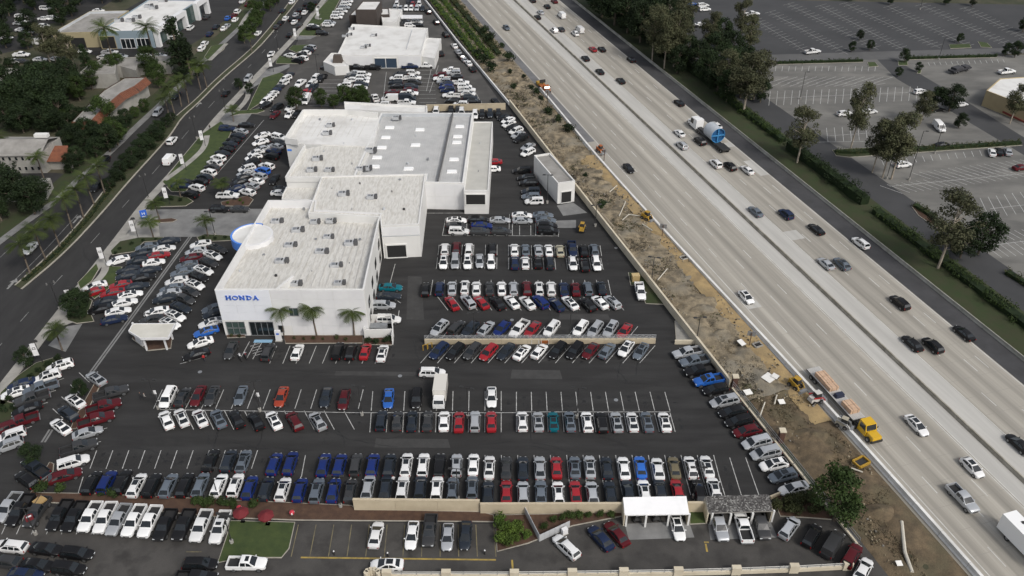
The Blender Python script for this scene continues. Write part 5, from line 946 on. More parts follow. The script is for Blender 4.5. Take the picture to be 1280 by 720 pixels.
row('the column left of the brown showroom', G0, RIGHT, '420.6,21,Wu 422.5,17,Wu 427,13.5,Wu 430,9,Su 432,5,Wu 434,1,Wu 410,30.6,Wu 412,28,Su 391,32.5,Wu 392.5,35,Kp 402.5,41,Ku', 'front')
row("display lawn left of far showroom", G0, a2, '387.5,59,Su 385,62,Cu 381,65.5,Wu 376,69,Ku 377.5,72.5,Wu 372,75.5,Ku 362.5,69,Wu', 'front')
G1 = 'vehicles driving on the avenue'
avh = heading((300, 110), (352, 50))
row('the avenue traffic queue at the top', G1, avh, '338.7,67.5,Ws- 362.5,43,Ks 345.6,33,Gs 350.5,28,Ks 357,22.5,Ws 374,31,Gs 368,27,Ws 365,23.5,Ks 370,18,Ss 373.5,22,Ks 381,15,Ws 375,12,Ks 386,8,Cs 383,4.5,Ks 395,3,Ks 353,13,Cs 365,2,Ws 322.5,41,Ws', 'front')
row('the avenue beside the palms and lawns', G1, heading((170, 240), (240, 160)), '310,97.5,Su- 282.5,116,Ks 212,199,Wv 215,175,Wu 197,140,Su- 37.5,310,Ws- 121,232.5,Ks- 130,201,Ku- 220,119,Cs-', 'front')
G2 = 'cars parked at the top-left showroom'
row("frontage of the top-left showroom", G2, heading((262, 42), (290, 15)), '238,34,Wu 258,21,Gs 270,33,Cs 280,35,Ws 284,32,Ss 256,54,Wu 252,60,Wu 262,42,Ns 285,22,Bs 292.5,19,Ms 297,14,Wu 294,24,Ws 310,5,Ms 303,1,Ws', 'front')
row("yard behind the top-left showroom", G2, RIGHT, '106,64,Ws 137.5,65,Wp 27,68,Wp 123,13,Ws 55,23,Ws 65,22,Wu 54,32,Wu 27,26,Wu 24,29,Ss 57,10,Wu 26,20,Wu 27,37,Ws 34,39.5,Wu 8,47,Ws 50,53,Wv 18,76,Ws 27,76,Gs 50,74,Ws 70,73.5,Ws 80,73,Ks 130,71,Ws 151,70,Ss 178,70,Ws 187,69,Ws 200,69,Ss', 'left')
# bottom bays
row('the bays below the mulch bed at the bottom', G0, UPH+math.radians(3), '470,668,Ws 515,668.5,Ws- 537,663,Gp-* 559.5,670.5,Ss- 582,668.5,Cs-')
place_car('sedan', 'W', P(484.5, 709.5)+Vector((0, 0, .04)), -math.pi/2, 'white sedan just behind the curved pillar at the bottom edge', G0, True, True)
place_car('SUV', 'W', P(708, 683, .9)+Vector((0, 0, -.87)), heading((722, 697), (694, 670)), 'white wagon driving past the screen fence gate at the bottom', G0, True)
row('the pair parked left of the white-roofed carport', G0, ((762.5, 684), (742.5, 660)), '751,672.5,Ns 771,667,Ms')
row('the bays under the two carports', G0, DOWNH, '847,658,Ws* 899,656,Sp 929,657,Wp- 951,655,Gp')
row('the corner right of the shingle carport', G0, ((985, 672), (1000, 650)), '987,659.5,Su 1015,669,Ku 1041,680,Gv 1065,694,Mu 1079,712,Ws')
t = place_car('SUV', 'W', P(540, 465, .9)+Vector((0, 0, -.87)), RIGHT, 'white wagon crossing the aisle beside the box truck', G0, True)
place_car('pickup', 'W', P(800, 368)+Vector((0, 0, .03)), math.pi, 'white utility truck beside the small planting island at the wall', G0, True)
# freeway traffic
G3 = 'vehicles driving on the freeway'
NH, SH = -FA, math.pi-FA
row("the near freeway lanes coming closer", G3, SH, '786,210,Ks 933,371,Wh* 1146,531,Ws* 1215.5,584,Wh* 1204,622.5,Sp 633,34,Ls', 'front')
row("the far freeway lanes heading away", G3, NH, '666,0,Ks 684,7.5,Ks 676,15,Ss 672,21,Ks 702,19,Wv 693,37,Wu 701.5,36,Gs 724.5,37,Wv 719,41,Wu 741,61,Rs 752.5,61,Ks 732,72.5,Ks 789,74,Ks 750,89,Ks 776,100.5,Ks 849,128,Ks 849.5,166,Ws 895,156,Ws 875,175.6,Ku 852.5,181,Su 894.6,204,Wu 912.5,207,Ku 934,212,Ws 944.5,264,Ls 982.5,267,Nu 1020.5,286,Ks 1076,303,Wu 1032.5,329,Ss 1052.5,329,Lu* 1125,377.5,Ku 1140.5,429,Ks 1166,431,Ku 1205,416,Ks 1274,555,Ks 693,1,Ms', 'front')
G4 = 'cars parked at the mall'
row("mall car parks beyond the freeway", G4, math.radians(75), '1016,64,Wp 940.5,17,Wp 876,30,Ws 866,32,Ks 881,11,Wu 879,6,Wu 865,5,Bs 1055.5,141,Wu 1087,139,Ws 1151,114,Wu 1201,130,Ws 1172.5,136,Ks 1259,89,Wp 1129,205,Wu 1277,209,Ms 1178,181,Ks', 'left')
row('the mall hedge bays at the right edge', G4, heading((1240, 196), (1237, 186)), '1240,190,Ws 1249,189,Ks 1260,189,Ss', 'left')
place_car('van', 'W', P(1173, 162)+Vector((0, 0, .03)), math.pi, 'white van parked alone behind the trees in the mall car park', G4, True)
# ---- lorries and machines
def part(t, name, m, *boxes, **k):
    mb = MB()
    for bx in boxes:
        if bx[0] == 'c': mb.tube(*bx[1:])
        elif bx[0] == 'b': mb.bar(*bx[1:])
        else: mb.box(*bx)
    return mb.build(name, m, t, **k)
def wheels(t, xs, ys, r, w_=.3):
    mb = MB(); mb.tube((-w_/2, 0, 0), (w_/2, 0, 0), r, n=16); mb.tube((w_/2, 0, 0), (w_/2+.01, 0, 0), r*.55, n=12, m=1); mb.tube((-w_/2-.01, 0, 0), (-w_/2, 0, 0), r*.55, n=12, m=1); me = mb.mesh('wheel', [TYRE, RIM])
    for y in ys:
        for x in xs: link('wheel', me, t, loc=(x, y, r))
WT = paint('truckwhite', (.78, .78, .77)); YT = paint('truckyellow', (.58, .35, .015)); GT = paint('boxgrey', (.62, .6, .55))
def cab(t, y, m, w_=2.2, l=2.0, h=2.5, hood=1.6, z0=.55):
    mb = MB(); pr = [(y+l/2, z0), (y+l/2, z0+1.0), (y+l/2-.45, h), (y-l/2, h+.05), (y-l/2, z0)]
    n = len(pr); mb.add([(-w_/2*(1 if z < h-.1 else .9), a, z) for a, z in pr]+[(w_/2*(1 if z < h-.1 else .9), a, z) for a, z in pr], [tuple(range(n)), tuple(range(2*n-1, n-1, -1))]+[(i, n+i, n+(i+1) % n, (i+1) % n) for i in range(n)])
    if hood: mb.box((0, y+l/2+hood/2, z0+.5), (w_*.82, hood, 1.0), 0, 0, .92); mb.box((0, y+l/2+hood, z0+.15), (w_*.95, .3, .45), 0, 1)
    bm_ = mb.build('cab', [m, DARKM], t); bm = bmesh.new(); bm.from_mesh(bm_.data); bmesh.ops.recalc_face_normals(bm, faces=bm.faces); bm.to_mesh(bm_.data); bm.free()
    g = MB(); y1 = y+l/2; g.poly([(-w_*.43, y1-.03+.03, z0+1.08), (w_*.43, y1-.03+.03, z0+1.08), (w_*.4, y1-.40+.03, h-.1), (-w_*.4, y1-.40+.03, h-.1)]); g.build('windscreen', CGL, t)
    for sx in (-1, 1):
        g = MB(); g.poly([(sx*(w_/2+.01), y1-.35, z0+1.05), (sx*(w_/2+.01), y-l/2+.35, z0+1.05), (sx*(w_/2*.93+.01), y-l/2+.35, h-.2), (sx*(w_/2*.93+.01), y1-.55, h-.2)][::sx]); g.build('side_window', CGL, t)
        part(t, 'mirror', DARKM, ((sx*(w_/2+.2), y1-.2, z0+1.35), (.12, .1, .4)))
# box truck in the lot
q = P(550, 492, 1.5); t = thing('box_truck', 'white box truck with a grey cargo roof parked across the aisle', 'truck', (q.x, q.y, .03), math.pi-.02)
part(t, 'cargo_box', GT, ((0, -1.1, 2.05), (2.35, 4.6, 2.5))); part(t, 'chassis', DARKM, ((0, -.4, .6), (1.0, 6.0, .3))); cab(t, 2.15, WT, 2.1, 1.7, 2.3, 0); wheels(t, (-.95, .95), (2.0, -1.9), .42)
for sx in (-1, 1): part(t, 'headlight', LAMP, ((sx*.75, 3.02, .85), (.35, .06, .18)))
# flatbed with timber packs
r_, f_ = toNS(P(1016, 460, 1.3)), toNS(P(1096, 549, 1.3)); s_mid = (r_[1]+f_[1])/2; LT = r_[1]-f_[1]; n_mid = (r_[0]+f_[0])/2
q = NS(n_mid, s_mid, .03); t = thing('flatbed_truck', 'flatbed lorry with a yellow cab carrying timber packs beside the white barrier', 'truck', q, SH*-1)
h_ = LT/2; DL = LT-5.0; part(t, 'flatbed_deck', mat('deck_grey', (.10, .10, .10), .7, (.06, .06, .06), 1.0, 4), ((0, -h_+DL/2, 1.25), (2.5, DL, .25)), ((0, -h_+DL/2+1.6, .95), (1.2, DL, .35))); cab(t, h_-2.8, YT, 2.3, 2.1, 2.7, 1.75)
for k in range(9): part(t, 'deck_plank', mat('deck_plank', (.46, .45, .43), .8), ((-1.12+k*.28, -h_+DL/2, 1.39), (.24, DL-.1, .04)))
wheels(t, (-1.05, 1.05), (-h_+1.6, -h_+2.8, h_-1.0, h_-4.4, h_-5.5), .5)
for k, (y, l, hh) in enumerate(((-h_+DL*.2, 1.5, .9), (-h_+DL*.2+1.6, 1.5, .9), (-h_+DL*.2+3.2, 1.5, .8), (-h_+DL*.76, 1.3, .9), (-h_+DL*.76+1.4, 1.3, .9))):
    o = MB(); o.box((0, 0, hh/2), (1.9, l, hh)); tt = thing('timber_pack', f'{ordn(k)} pack of sawn timber from the rear on the flatbed lorry', 'timber', t.matrix_basis @ Vector((0, y, 1.42)), t.rotation_euler.z, 'timber packs on the flatbed'); pk = o.build('boards', WOOD, tt)
    for sx in (-.5, .5): part(tt, 'strap', DARKM, ((sx, 0, hh/2), (.06, l+.03, hh+.03)))
tt = link('tarpaulin', None); bpy.data.objects.remove(tt)
o = MB(); o.box((0, 0, .35), (1.8, 1.0, .7), 0, 0, .85); o.build('tarpaulin', mat('tarp_navy', (.02, .025, .05), .6), label='dark folded tarpaulin on the flatbed lorry', cat='tarpaulin', loc=t.matrix_basis @ Vector((0, -h_+DL*.58, 1.42)), rz=t.rotation_euler.z)
# lowboy with a giant cylinder
f_, r_ = toNS(P(861, 150, 1.0)), toNS(P(910, 189.5, .8)); LT = f_[1]-r_[1]; q = NS((f_[0]+r_[0])/2, (f_[1]+r_[1])/2, .03); h_ = LT/2
t = thing('lowboy_truck', 'white tractor lorry pulling a long low trailer on the far carriageway', 'truck', q, FA)
cab(t, h_-3.2, WT, 2.4, 2.4, 3.2, 1.7); part(t, 'sleeper', WT, ((0, h_-5.2, 2.0), (2.4, 1.6, 2.9))); part(t, 'trailer_bed', DARKM, ((0, -2.2, .8), (2.6, LT-8.5, .45)), ((0, h_-7.4, 1.1), (1.2, 3.6, .4)), ((0, -h_+2.2, 1.15), (2.5, 4.0, .4)))
wheels(t, (-1.05, 1.05), (h_-2.0, h_-6.6, h_-7.8, -h_+1.2, -h_+2.4, -h_+3.6), .5)
q2 = t.matrix_basis @ Vector((0, -3.2, 1.05)); c_ = thing('steel_pipe_section', 'giant grey cylinder with a blue braced end on the low trailer', 'pipe', q2, FA)
N = 32; R = 2.15; mb = MB()
for k in range(N):
    a0, a1 = 2*math.pi*k/N, 2*math.pi*(k+1)/N; f = lambda a, r, y: (r*math.cos(a), y, R+r*math.sin(a))
    mb.poly([f(a0, R, -2.4), f(a0, R, 2.4), f(a1, R, 2.4), f(a1, R, -2.4)]); mb.poly([f(a0, R-.12, -2.4), f(a1, R-.12, -2.4), f(a1, R-.12, 2.4), f(a0, R-.12, 2.4)], 1); mb.poly([f(a0, R, -2.4), f(a1, R, -2.4), f(a1, R-.12, -2.4), f(a0, R-.12, -2.4)], 1)
mb.build('shell', [mat('pale_steel', (.47, .50, .53), .45, (.4, .43, .46), .6, 4), mat('brace_blue', (.04, .2, .42), .6)], c_)
mb = MB()
for k in range(N):
    a0, a1 = 2*math.pi*k/N, 2*math.pi*(k+1)/N; f = lambda a, r, y: (r*math.cos(a), y, R+r*math.sin(a)); mb.poly([f(a0, R-.15, -1.9), f(a1, R-.15, -1.9), (0, -1.9, R)])
mb.build('end_plate', mat('deep_blue', (.012, .08, .2), .6), c_)
part(c_, 'cross_brace', mat('brace_blue', (.04, .2, .42), .6), ('b', (-R+.2, -2.2, R), (R-.2, -2.2, R), .35, .35), ('b', (0, -2.18, .2), (0, -2.18, 2*R-.2), .35, .35))
# white lorry at the right edge
_r = toNS(P(1262, 640, 3.8)); q = NS(_r[0], _r[1]-5.25, .03); t = thing('box_lorry', 'white box lorry entering at the bottom right edge of the freeway', 'truck', q, math.pi+FA)
part(t, 'cargo_box', WT, ((0, -1, 2.3), (2.5, 8.5, 3.0))); part(t, 'chassis', DARKM, ((0, 0, .7), (1.0, 10.5, .3))); cab(t, 4.6, WT, 2.3, 2.0, 2.6, 0); wheels(t, (-1, 1), (4.4, -3.2), .48)
part(t, 'roof_vent', DARKM, ((-.4, -3, 3.83), (.5, .5, .06)), ((.5, -1.2, 3.83), (.4, .4, .06)))
def loader(label, x, y, hd, m1, m2, s=1.0):
    t = thing('compact_loader', label, 'loader', P(x, y, .5)+Vector((0, 0, .0)), -hd); t.scale = (s, s, s)
    part(t, 'body', m1, ((0, -.5, .95), (1.3, 1.9, .8), 0, 0, .85)); part(t, 'cab', DARKM, ((0, .1, 1.75), (1.05, 1.2, .95), 0, 0, .88)); part(t, 'cab_roof', m1, ((0, .1, 2.27), (1.05, 1.2, .08)))
    for sx in (-1, 1): part(t, 'lift_arm', m2, ('b', (sx*.75, -1.2, 1.7), (sx*.75, .9, 1.25), .16, .22), ('b', (sx*.75, .9, 1.25), (sx*.72, 1.5, .45), .16, .2))
    part(t, 'bucket', STEEL, ((0, 1.75, .35), (1.7, .6, .55), 0, 0, .8)); wheels(t, (-.75, .75), (-.85, .6), .42, .3); return t
loader('yellow compact loader parked on the graded dirt near the white boards', 994, 484, 2.6, YEL, YEL); loader('white and red compact loader beside the white barrier and flatbed', 1019, 502, 1.2, mat('loader_white', (.5, .48, .45), .6), mat('loader_red', (.3, .02, .02), .5), 1.0)
loader('small yellow digger half way along the dry embankment track', 808, 274, 2.4, YEL, YEL, .95); loader('pale compact machine next to the barrier above the yellow cab', 1053, 533, 2.2, mat('loader_tan', (.35, .32, .25), .6), STEEL, .9)
loader('orange machine at the far end of the graded track by the barrier', 750, 190, 2.6, ORA, ORA, .9); loader('yellow forklift standing alone in the lot near the wall', 727.5, 288, .2, YEL, YEL, .9)
t = thing('attenuator_truck', 'orange and yellow crash-cushion truck at the end of the white barrier', 'truck', NS(87.6, 246, .03), math.pi+FA)
cab(t, 2.2, ORA, 2.0, 1.6, 2.2, .9); part(t, 'flat_bed', ORA, ((0, -.6, .9), (2.1, 4.0, .3))); part(t, 'crash_cushion', YEL, ((0, -4.0, .7), (2.1, 2.8, .8))); part(t, 'arrow_board', DARKM, ((0, -1.8, 2.2), (2.0, .15, 1.1)), ((0, -1.8, 1.4), (.15, .15, .9))); wheels(t, (-.9, .9), (2.0, -1.6), .4)
t = thing('excavator_trench_box', 'tan trench frame lying in the pit below the big round tree', 'frame', P(1076, 579, .3), .5)
part(t, 'frame_bar', YEL, ('b', (-1.2, -.8, .3), (1.2, -.8, .3), .25, .5), ('b', (-1.2, .8, .3), (1.2, .8, .3), .25, .5), ('b', (-1.2, -.8, .3), (-1.2, .8, .3), .25, .5), ('b', (1.2, -.8, .3), (1.2, .8, .3), .25, .5))
part(t, 'liner', DARKM, ((0, 0, .18), (2.2, 1.4, .1)))
t = thing('flat_trailer', 'dark flat trailer parked alone on the mall car park', 'trailer', P(1199, 89, .3), math.radians(-62)); part(t, 'deck', mat('trailer_dark', (.03, .03, .035), .7), ((0, 0, .85), (2.4, 9, .5))); part(t, 'load', mat('load_dark', (.045, .045, .05), .8), ((0, -1.5, 1.4), (2.2, 3.6, .8)), ((0, 2.6, 1.3), (2.0, 2.2, .6))); wheels(t, (-1, 1), (-3, -1.8, 3), .45)
# motorcycles by the entrance
for k, (x, y) in enumerate(((301, 449), (308, 447.5))):
    t = thing('motorcycle', ['left of two motorcycles parked near the dealership entrance', 'right of two motorcycles parked near the dealership entrance'][k], 'motorcycle', P(x, y)+Vector((0, 0, .03)), .5, 'motorcycles at the entrance')
    mb = MB(); mb.tube((-.07, 0, 0), (.07, 0, 0), .31, n=14); me = mb.mesh('wheel', TYRE)
    for yy in (-.7, .7): link('wheel', me, t, loc=(0, yy, .31))
    part(t, 'frame', DARKM, ('b', (0, -.7, .31), (0, .1, .75), .14, .14), ('b', (0, .7, .31), (0, .42, .95), .1, .1), ((0, 0, .45), (.32, .5, .38))); part(t, 'tank', [WHITEP, RED][k], ((0, .18, .85), (.3, .55, .24), 0, 0, .7)); part(t, 'seat', DARKM, ((0, -.4, .8), (.28, .7, .12))); part(t, 'handlebar', STEEL, ('b', (-.38, .38, 1.02), (.38, .38, 1.02), .05, .05)); part(t, 'fairing', WHITEP, ((0, .62, .82), (.36, .22, .34), 0, 0, .6))
# ================================================================ VEGETATION
def leaves(cl, per, size, seed, flat=.6):
    """cl: list of clump (x,y,z,r). returns a mesh builder full of small leaf quads"""
    rng = np.random.default_rng(seed); V = []; F = []
    for (x, y, z, r) in cl:
        n = max(6, int(per*(r**2))); d = rng.normal(size=(n, 3)); d /= np.linalg.norm(d, axis=1)[:, None]; rad = r*rng.uniform(.55, 1.08, n)[:, None]; c = np.array([x, y, z])+d*rad*np.array([1, 1, .8])
        nr = d+rng.normal(size=(n, 3))*.7; nr[:, 2] += .35; nr /= np.linalg.norm(nr, axis=1)[:, None]
        u = np.cross(nr, rng.normal(size=(n, 3))); u /= np.linalg.norm(u, axis=1)[:, None]; v = np.cross(nr, u); s = size*rng.uniform(.55, 1.3, n)[:, None]
        o = len(V)*4 if False else sum(len(q) for q in V)
        quad = np.stack([c-u*s-v*s*flat, c+u*s-v*s*flat, c+u*s*.6+v*s*flat, c-u*s*.6+v*s*flat], 1).reshape(-1, 3); V.append(quad)
        F += [(o+4*i, o+4*i+1, o+4*i+2, o+4*i+3) for i in range(n)]
    m = MB(); m.v = [tuple(q) for q in np.concatenate(V)]; m.f = F; m.m = [0]*len(F); return m
def tree_proto(kind, seed):
    rng = random.Random(seed); cl = []; tr = MB()
    if kind == 'round':     # dense broadleaf, unit height 10
        for _ in range(46):
            a, h = rng.uniform(0, 6.28), rng.uniform(2.2, 9.2); w_ = 3.6*math.sin(math.pi*min(1, (h-1.2)/8.6))**.6; d = w_*rng.uniform(.45, 1); cl.append((d*math.cos(a), d*math.sin(a), h, rng.uniform(.8, 1.5)))
        per, sz = 88, .17; top = 6
    elif kind == 'gum':     # eucalyptus: airy clumps on long limbs
        for _ in range(44):
            a, h = rng.uniform(0, 6.28), rng.uniform(3.6, 10); w_ = 2.7*math.sin(math.pi*min(1, (h-2.6)/8.2))**.7; d = w_*rng.uniform(.25, 1); cl.append((d*math.cos(a), d*math.sin(a), h, rng.uniform(.55, 1.15)))
        per, sz = 190, .115; top = 7.5
    elif kind == 'cone':
        for _ in range(50):
            a, h = rng.uniform(0, 6.28), rng.uniform(.8, 9.8); d = 2.3*(1-h/10.6)*rng.uniform(.4, 1); cl.append((d*math.cos(a), d*math.sin(a), h, rng.uniform(.45, .95)))
        per, sz = 150, .14; top = 8
    elif kind == 'shrub':   # unit height 2
        for _ in range(14):
            a = rng.uniform(0, 6.28); d = rng.uniform(0, .75); cl.append((d*math.cos(a), d*math.sin(a), rng.uniform(.5, 1.45), rng.uniform(.35, .6)))
        per, sz = 150, .11; top = .9
    r0 = {'shrub': .06, 'gum': .17}.get(kind, .28)
    tr.tube((0, 0, -.1), (.1, 0, top*.5), r0, r0*.7, 8, cap=False); tr.tube((.1, 0, top*.5), (0, .1, top), r0*.7, r0*.3, 8)
    for c in cl[::2] if kind != 'shrub' else cl[::3]:
        z = max(top*.22, min(top*.95, c[2]-.35*math.hypot(c[0], c[1])-.6)) if kind != 'shrub' else .3
        tr.tube((.1*z/top, 0, z), (c[0]*.85, c[1]*.85, c[2]-.15), r0*.3, r0*.08, 5, cap=False)
    return leaves(cl, per, sz, seed), tr
PROTO = {}
def tree(kind, var, lm, bm_, name, label, loc, h, wd=1.0, group=None, cat='tree', rz=None):
    k = (kind, var, lm.name)
    if k not in PROTO:
        a, c = tree_proto(kind, hash(kind) % 97 if False else sum(map(ord, kind))+var*13); PROTO[k] = (a.mesh('crown', lm), c.mesh('trunk', bm_, True))
    t = thing(name, label, cat, loc, random.uniform(0, 6.28) if rz is None else rz, group); s = h/10 if kind != 'shrub' else h/1.9; t.scale = (s*wd, s*wd, s)
    link('crown', PROTO[k][0], t); link('trunk', PROTO[k][1], t); return t
def trees(desc, group, kind, lm, bm_, items, name='tree', cat='tree', word='tree'):
    """items: (base x, base y, height, width factor)"""
    items = sorted(items)
    for i, it in enumerate(items):
        x, y, h = it[:3]; wd = it[3] if len(it) > 3 else 1
        lab = f'{ordn(i)} {word} from the left {desc}' if len(items) > 1 else f'{word} {desc}'
        tree(kind, i % 3, lm, bm_, name, lab, P(x, y), h, wd*random.uniform(.94, 1.06), group, cat)
# left: dense grove round the apartments
trees('in the dark grove around the apartments', 'grove trees', 'round', LEAFD, BARK, [(8, 150, 13), (28, 148, 13), (48, 152, 13.5), (66, 150, 13), (80, 124, 11), (16, 128, 12), (40, 126, 12), (64, 120, 12), (90, 112, 11), (80, 160, 11), (60, 168, 9), (102, 172, 6), (30, 166, 9), (100, 118, 8), (-10, 140, 13), (138, 190, 9), (122, 178, 7), (50, 136, 13), (74, 140, 13), (4, 112, 9), (96, 182, 7), (110, 190, 7), (122, 198, 6.5), (84, 188, 6), (152, 172, 7), (104, 162, 7), (112, 178, 8), (128, 186, 7), (90, 168, 7), (72, 164, 8), (46, 160, 9), (14, 164, 9), (116, 160, 7), (160, 160, 6), (20, 100, 8), (46, 104, 8), (72, 106, 8), (56, 112, 9)], word='dark tree')
trees('around the red-tiled apartment roofs', 'apartment trees', 'round', LEAFM, BARK, [(122, 104, 8), (142, 97, 8), (100, 126, 8), (84, 160, 6), (170, 148, 4), (182, 140, 4.5), (136, 164, 11, .85), (148, 182, 8), (200, 110, 9, .9), (190, 94, 10), (150, 92, 7), (116, 112, 7)], word='green tree')
trees('standing by the avenue below the top-left showroom', 'avenue conifers', 'cone', LEAFD, BARK, [(228, 92, 19, 1.25), (240, 98, 14, 1.2), (112, 92, 10, 1.2)], 'conifer_tree', word='dark conifer')
trees('in front of the sand-coloured showroom wall', 'yard trees', 'gum', LEAFO, BARKW, [(64, 82, 14), (80, 84, 13), (94, 88, 12), (70, 78, 12)], word='tall thin tree')
trees('in the rear car park at the top left', 'rear lot trees', 'round', LEAFD, BARK, [(12, 20, 11), (40, 45, 10), (8, 60, 10), (70, 12, 11), (90, 20, 11), (44, 12, 10), (100, 6, 10), (30, 4, 11), (128, 4, 10), (2, 36, 11), (16, 8, 11), (78, 32, 9), (60, 2, 11), (150, 2, 9), (-6, 84, 8), (36, 62, 7)], word='dark tree')
trees('in the wide median above the palms', 'median trees', 'round', LEAFD, BARK, [(138, 236, 3.2, 1.55), (146, 226, 3.4, 1.55), (152, 216, 3.6, 1.55), (160, 208, 3.8, 1.55), (168, 200, 4, 1.55), (176, 191, 4, 1.55), (184, 183, 4, 1.55), (192, 175, 4, 1.55), (200, 167, 4, 1.55), (208, 160, 3.6, 1.55), (166, 210, 3.4, 1.55), (178, 199, 3.4, 1.55), (190, 187, 3.4, 1.55), (200, 176, 3.2, 1.55), (152, 226, 3, 1.55), (215, 152, 3, 1.55)], word='bushy tree')
trees('beside the side street at the left edge', 'side street trees', 'round', LEAFD, BARK, [(28, 262, 11, 1.1), (44, 268, 10), (10, 250, 10), (52, 254, 8), (22, 214, 5), (90, 216, 6), (100, 208, 6), (2, 276, 8)], word='dark tree')
trees('lining the avenue footway at the top', 'footway trees', 'round', LEAFM, BARK, [(326, 24, 7), (338, 14, 7), (322, 34, 7), (332, 4, 7), (346, 6, 6.5), (352, -2, 7), (318, 18, 6), (316, 44, 7), (306, 54, 7)], word='street tree')
trees('behind the workshop roof in the far lot', 'far lot trees', 'round', LEAFM, BARK, [(371, 136, 7.5, 1.1), (402, 134, 6), (418, 136, 5), (433, 132, 7), (444, 133, 6), (456, 133, 6), (452, 128, 6)], word='green tree')
trees('in the shrub beds along the avenue', 'avenue bed trees', 'round', LEAFD, BARK, [(96, 392, 5.5, 1.2), (104, 386, 5, 1.2), (101, 398, 4, 1.2), (35, 458, 4.5), (104, 495, 4), (44, 580, 4.5), (300, 112, 4), (313, 118, 4), (390, 16, 4.5)], word='small tree')
# right: belt between freeway and mall
trees('in the tree belt beside the far freeway shoulder', 'tree belt', 'round', LEAFD, BARKW, [(752, 22, 17), (768, 32, 17), (784, 42, 17), (800, 54, 16), (742, 8, 14), (790, 22, 15), (808, 40, 16), (822, 70, 12, .9), (838, 60, 13), (776, 8, 14), (820, 18, 15), (835, 36, 14), (760, 8, 14), (798, 34, 14), (815, 58, 13), (830, 78, 11), (846, 92, 10), (800, 10, 14), (846, 50, 13), (858, 84, 11), (884, 106, 12), (896, 118, 11), (908, 128, 11), (872, 92, 12), (892, 88, 13), (910, 104, 13), (925, 122, 12), (936, 112, 11), (900, 62, 12), (915, 80, 12), (928, 96, 11), (950, 128, 8)], word='dark tree')
trees('on the belt between freeway and mall road', 'belt gum trees', 'gum', LEAFO, BARKW, [(815, 77, 19), (830, 86, 18), (842, 84, 19), (850, 60, 17), (905, 122, 15), (929, 142, 18, 1.2), (942, 124, 15, 1.2), (925, 52, 15), (934, 70, 14), (885, 70, 15)], word='eucalyptus tree')
trees('standing over the mall road and car park', 'mall gum trees', 'gum', LEAFO, BARKW, [(996, 204, 16, 1.0), (1063, 186, 19, .75), (1090, 216, 15, .8), (1103, 222, 17, .95), (1114, 224, 18, .9), (1172, 336, 19, 1.0), (1150, 155, 10, 1.2), (1262, 155, 12)], word='tall eucalyptus')
trees('in the mall car park', 'mall trees', 'round', LEAFD, BARK, [(1222, 318, 11, 1.05), (1186, 139, 8.5, 1.15), (1168, 134, 7), (1198, 160, 5, 1.1), (1130, 78, 5), (1147, 90, 3.5), (1122, 96, 3.5), (1064, 65, 4), (1087, 63, 4), (1074, 50, 4), (1198, 54, 4), (1112, 6, 5), (1182, 6, 5), (1215, 8, 5), (1278, 40, 6), (1268, 72, 6), (1256, 70, 5), (1062, 2, 5)], word='dark tree')
trees('below the boundary fence at the bottom right', 'corner trees', 'round', LEAFG, BARK, [(1042, 650, 10.5, 1.12)], word='big round green tree'); trees('at the edge of the mall road', 'mall road tree', 'round', LEAFD, BARK, [(1200, 322, 8, 1.1)], word='dark leaning tree')
# shrubs
def shrubs(desc, group, lm, items, word='shrub'):
    items = sorted(items)
    for i, (x, y, h) in enumerate(items): tree('shrub', i % 3, lm, BARK, 'shrub', f'{ordn(i)} {word} from the left {desc}', P(x, y, .1), h, random.uniform(.95, 1.25), group, 'shrub')
shrubs('on the dry embankment beside the freeway', 'embankment shrubs', LEAFD, [(665, 112, 2.0), (671, 118, 2.4), (686, 143, 3.0), (698, 154, 3.0), (711, 166, 3.2), (676, 126, 1.8), (597, 72, 3.6), (604, 79, 4.2), (616, 90, 4.6), (628, 60, 2.2), (636, 78, 4.2), (612, 54, 4.4), (605, 45, 4.5), (642, 112, 2.4), (655, 98, 1.6), (638, 92, 2.0), (752, 260, 2.4), (731, 222, 1.5)])
shrubs('in the mulch bed below the long car row', 'mulch bed shrubs', LEAFM, [(55, 614, 2.0), (77, 616, 1.9), (141, 621, 1.8), (245, 629, 1.7), (262, 631, 1.7), (276, 632, 1.7), (292, 633, 1.7), (318, 635, 1.6), (128, 620, 1.2), (254, 630, 1.6), (284, 632.5, 1.6)], 'clipped bush')
shrubs('in the bed left of the screen fence', 'screen bed shrubs', LEAFB, [(624, 655, 2.0), (630, 662, 2.2), (640, 668, 2.3), (650, 666, 2.0), (636, 680, 2.0), (626, 675, 2.1), (648, 658, 1.5), (658, 672, 1.5), (645, 676, 1.8)], 'bright green bush')
shrubs('along the mulch bank right of the screen fence', 'bank shrubs', LEAFM, [(690, 652, 1.2), (702, 650, 1.4), (712, 648, 1.4), (724, 646, 1.6), (735, 646, 1.2), (750, 645, 1.2), (680, 660, 1.1), (764, 645, 1.3)], 'low bush')
shrubs('on the ivy bank beside the shingle carport', 'ivy bank shrubs', LEAFS, [(970, 636, 2.0), (980, 632, 2.2), (990, 630, 2.2), (1000, 628, 2.2), (1012, 628, 2.2), (985, 640, 2.0), (998, 640, 2.0), (1012, 642, 2.0), (1022, 640, 2.2)], 'ivy bush')
shrubs('in front of the white bin enclosure', 'enclosure shrubs', LEAFD, [(461, 429, 1.5), (469, 429.5, 1.5), (481, 428, 1.3), (486, 427, 1.5)], 'clipped round bush')
shrubs('in the bed at the dealership facade', 'facade shrubs', LEAFS, [(368, 424, .7), (380, 425, .7), (392, 424, .9), (404, 425, .7), (421, 424, 1.1), (433, 425, .8), (290, 421, .8), (300, 421, .8)], 'small plant')
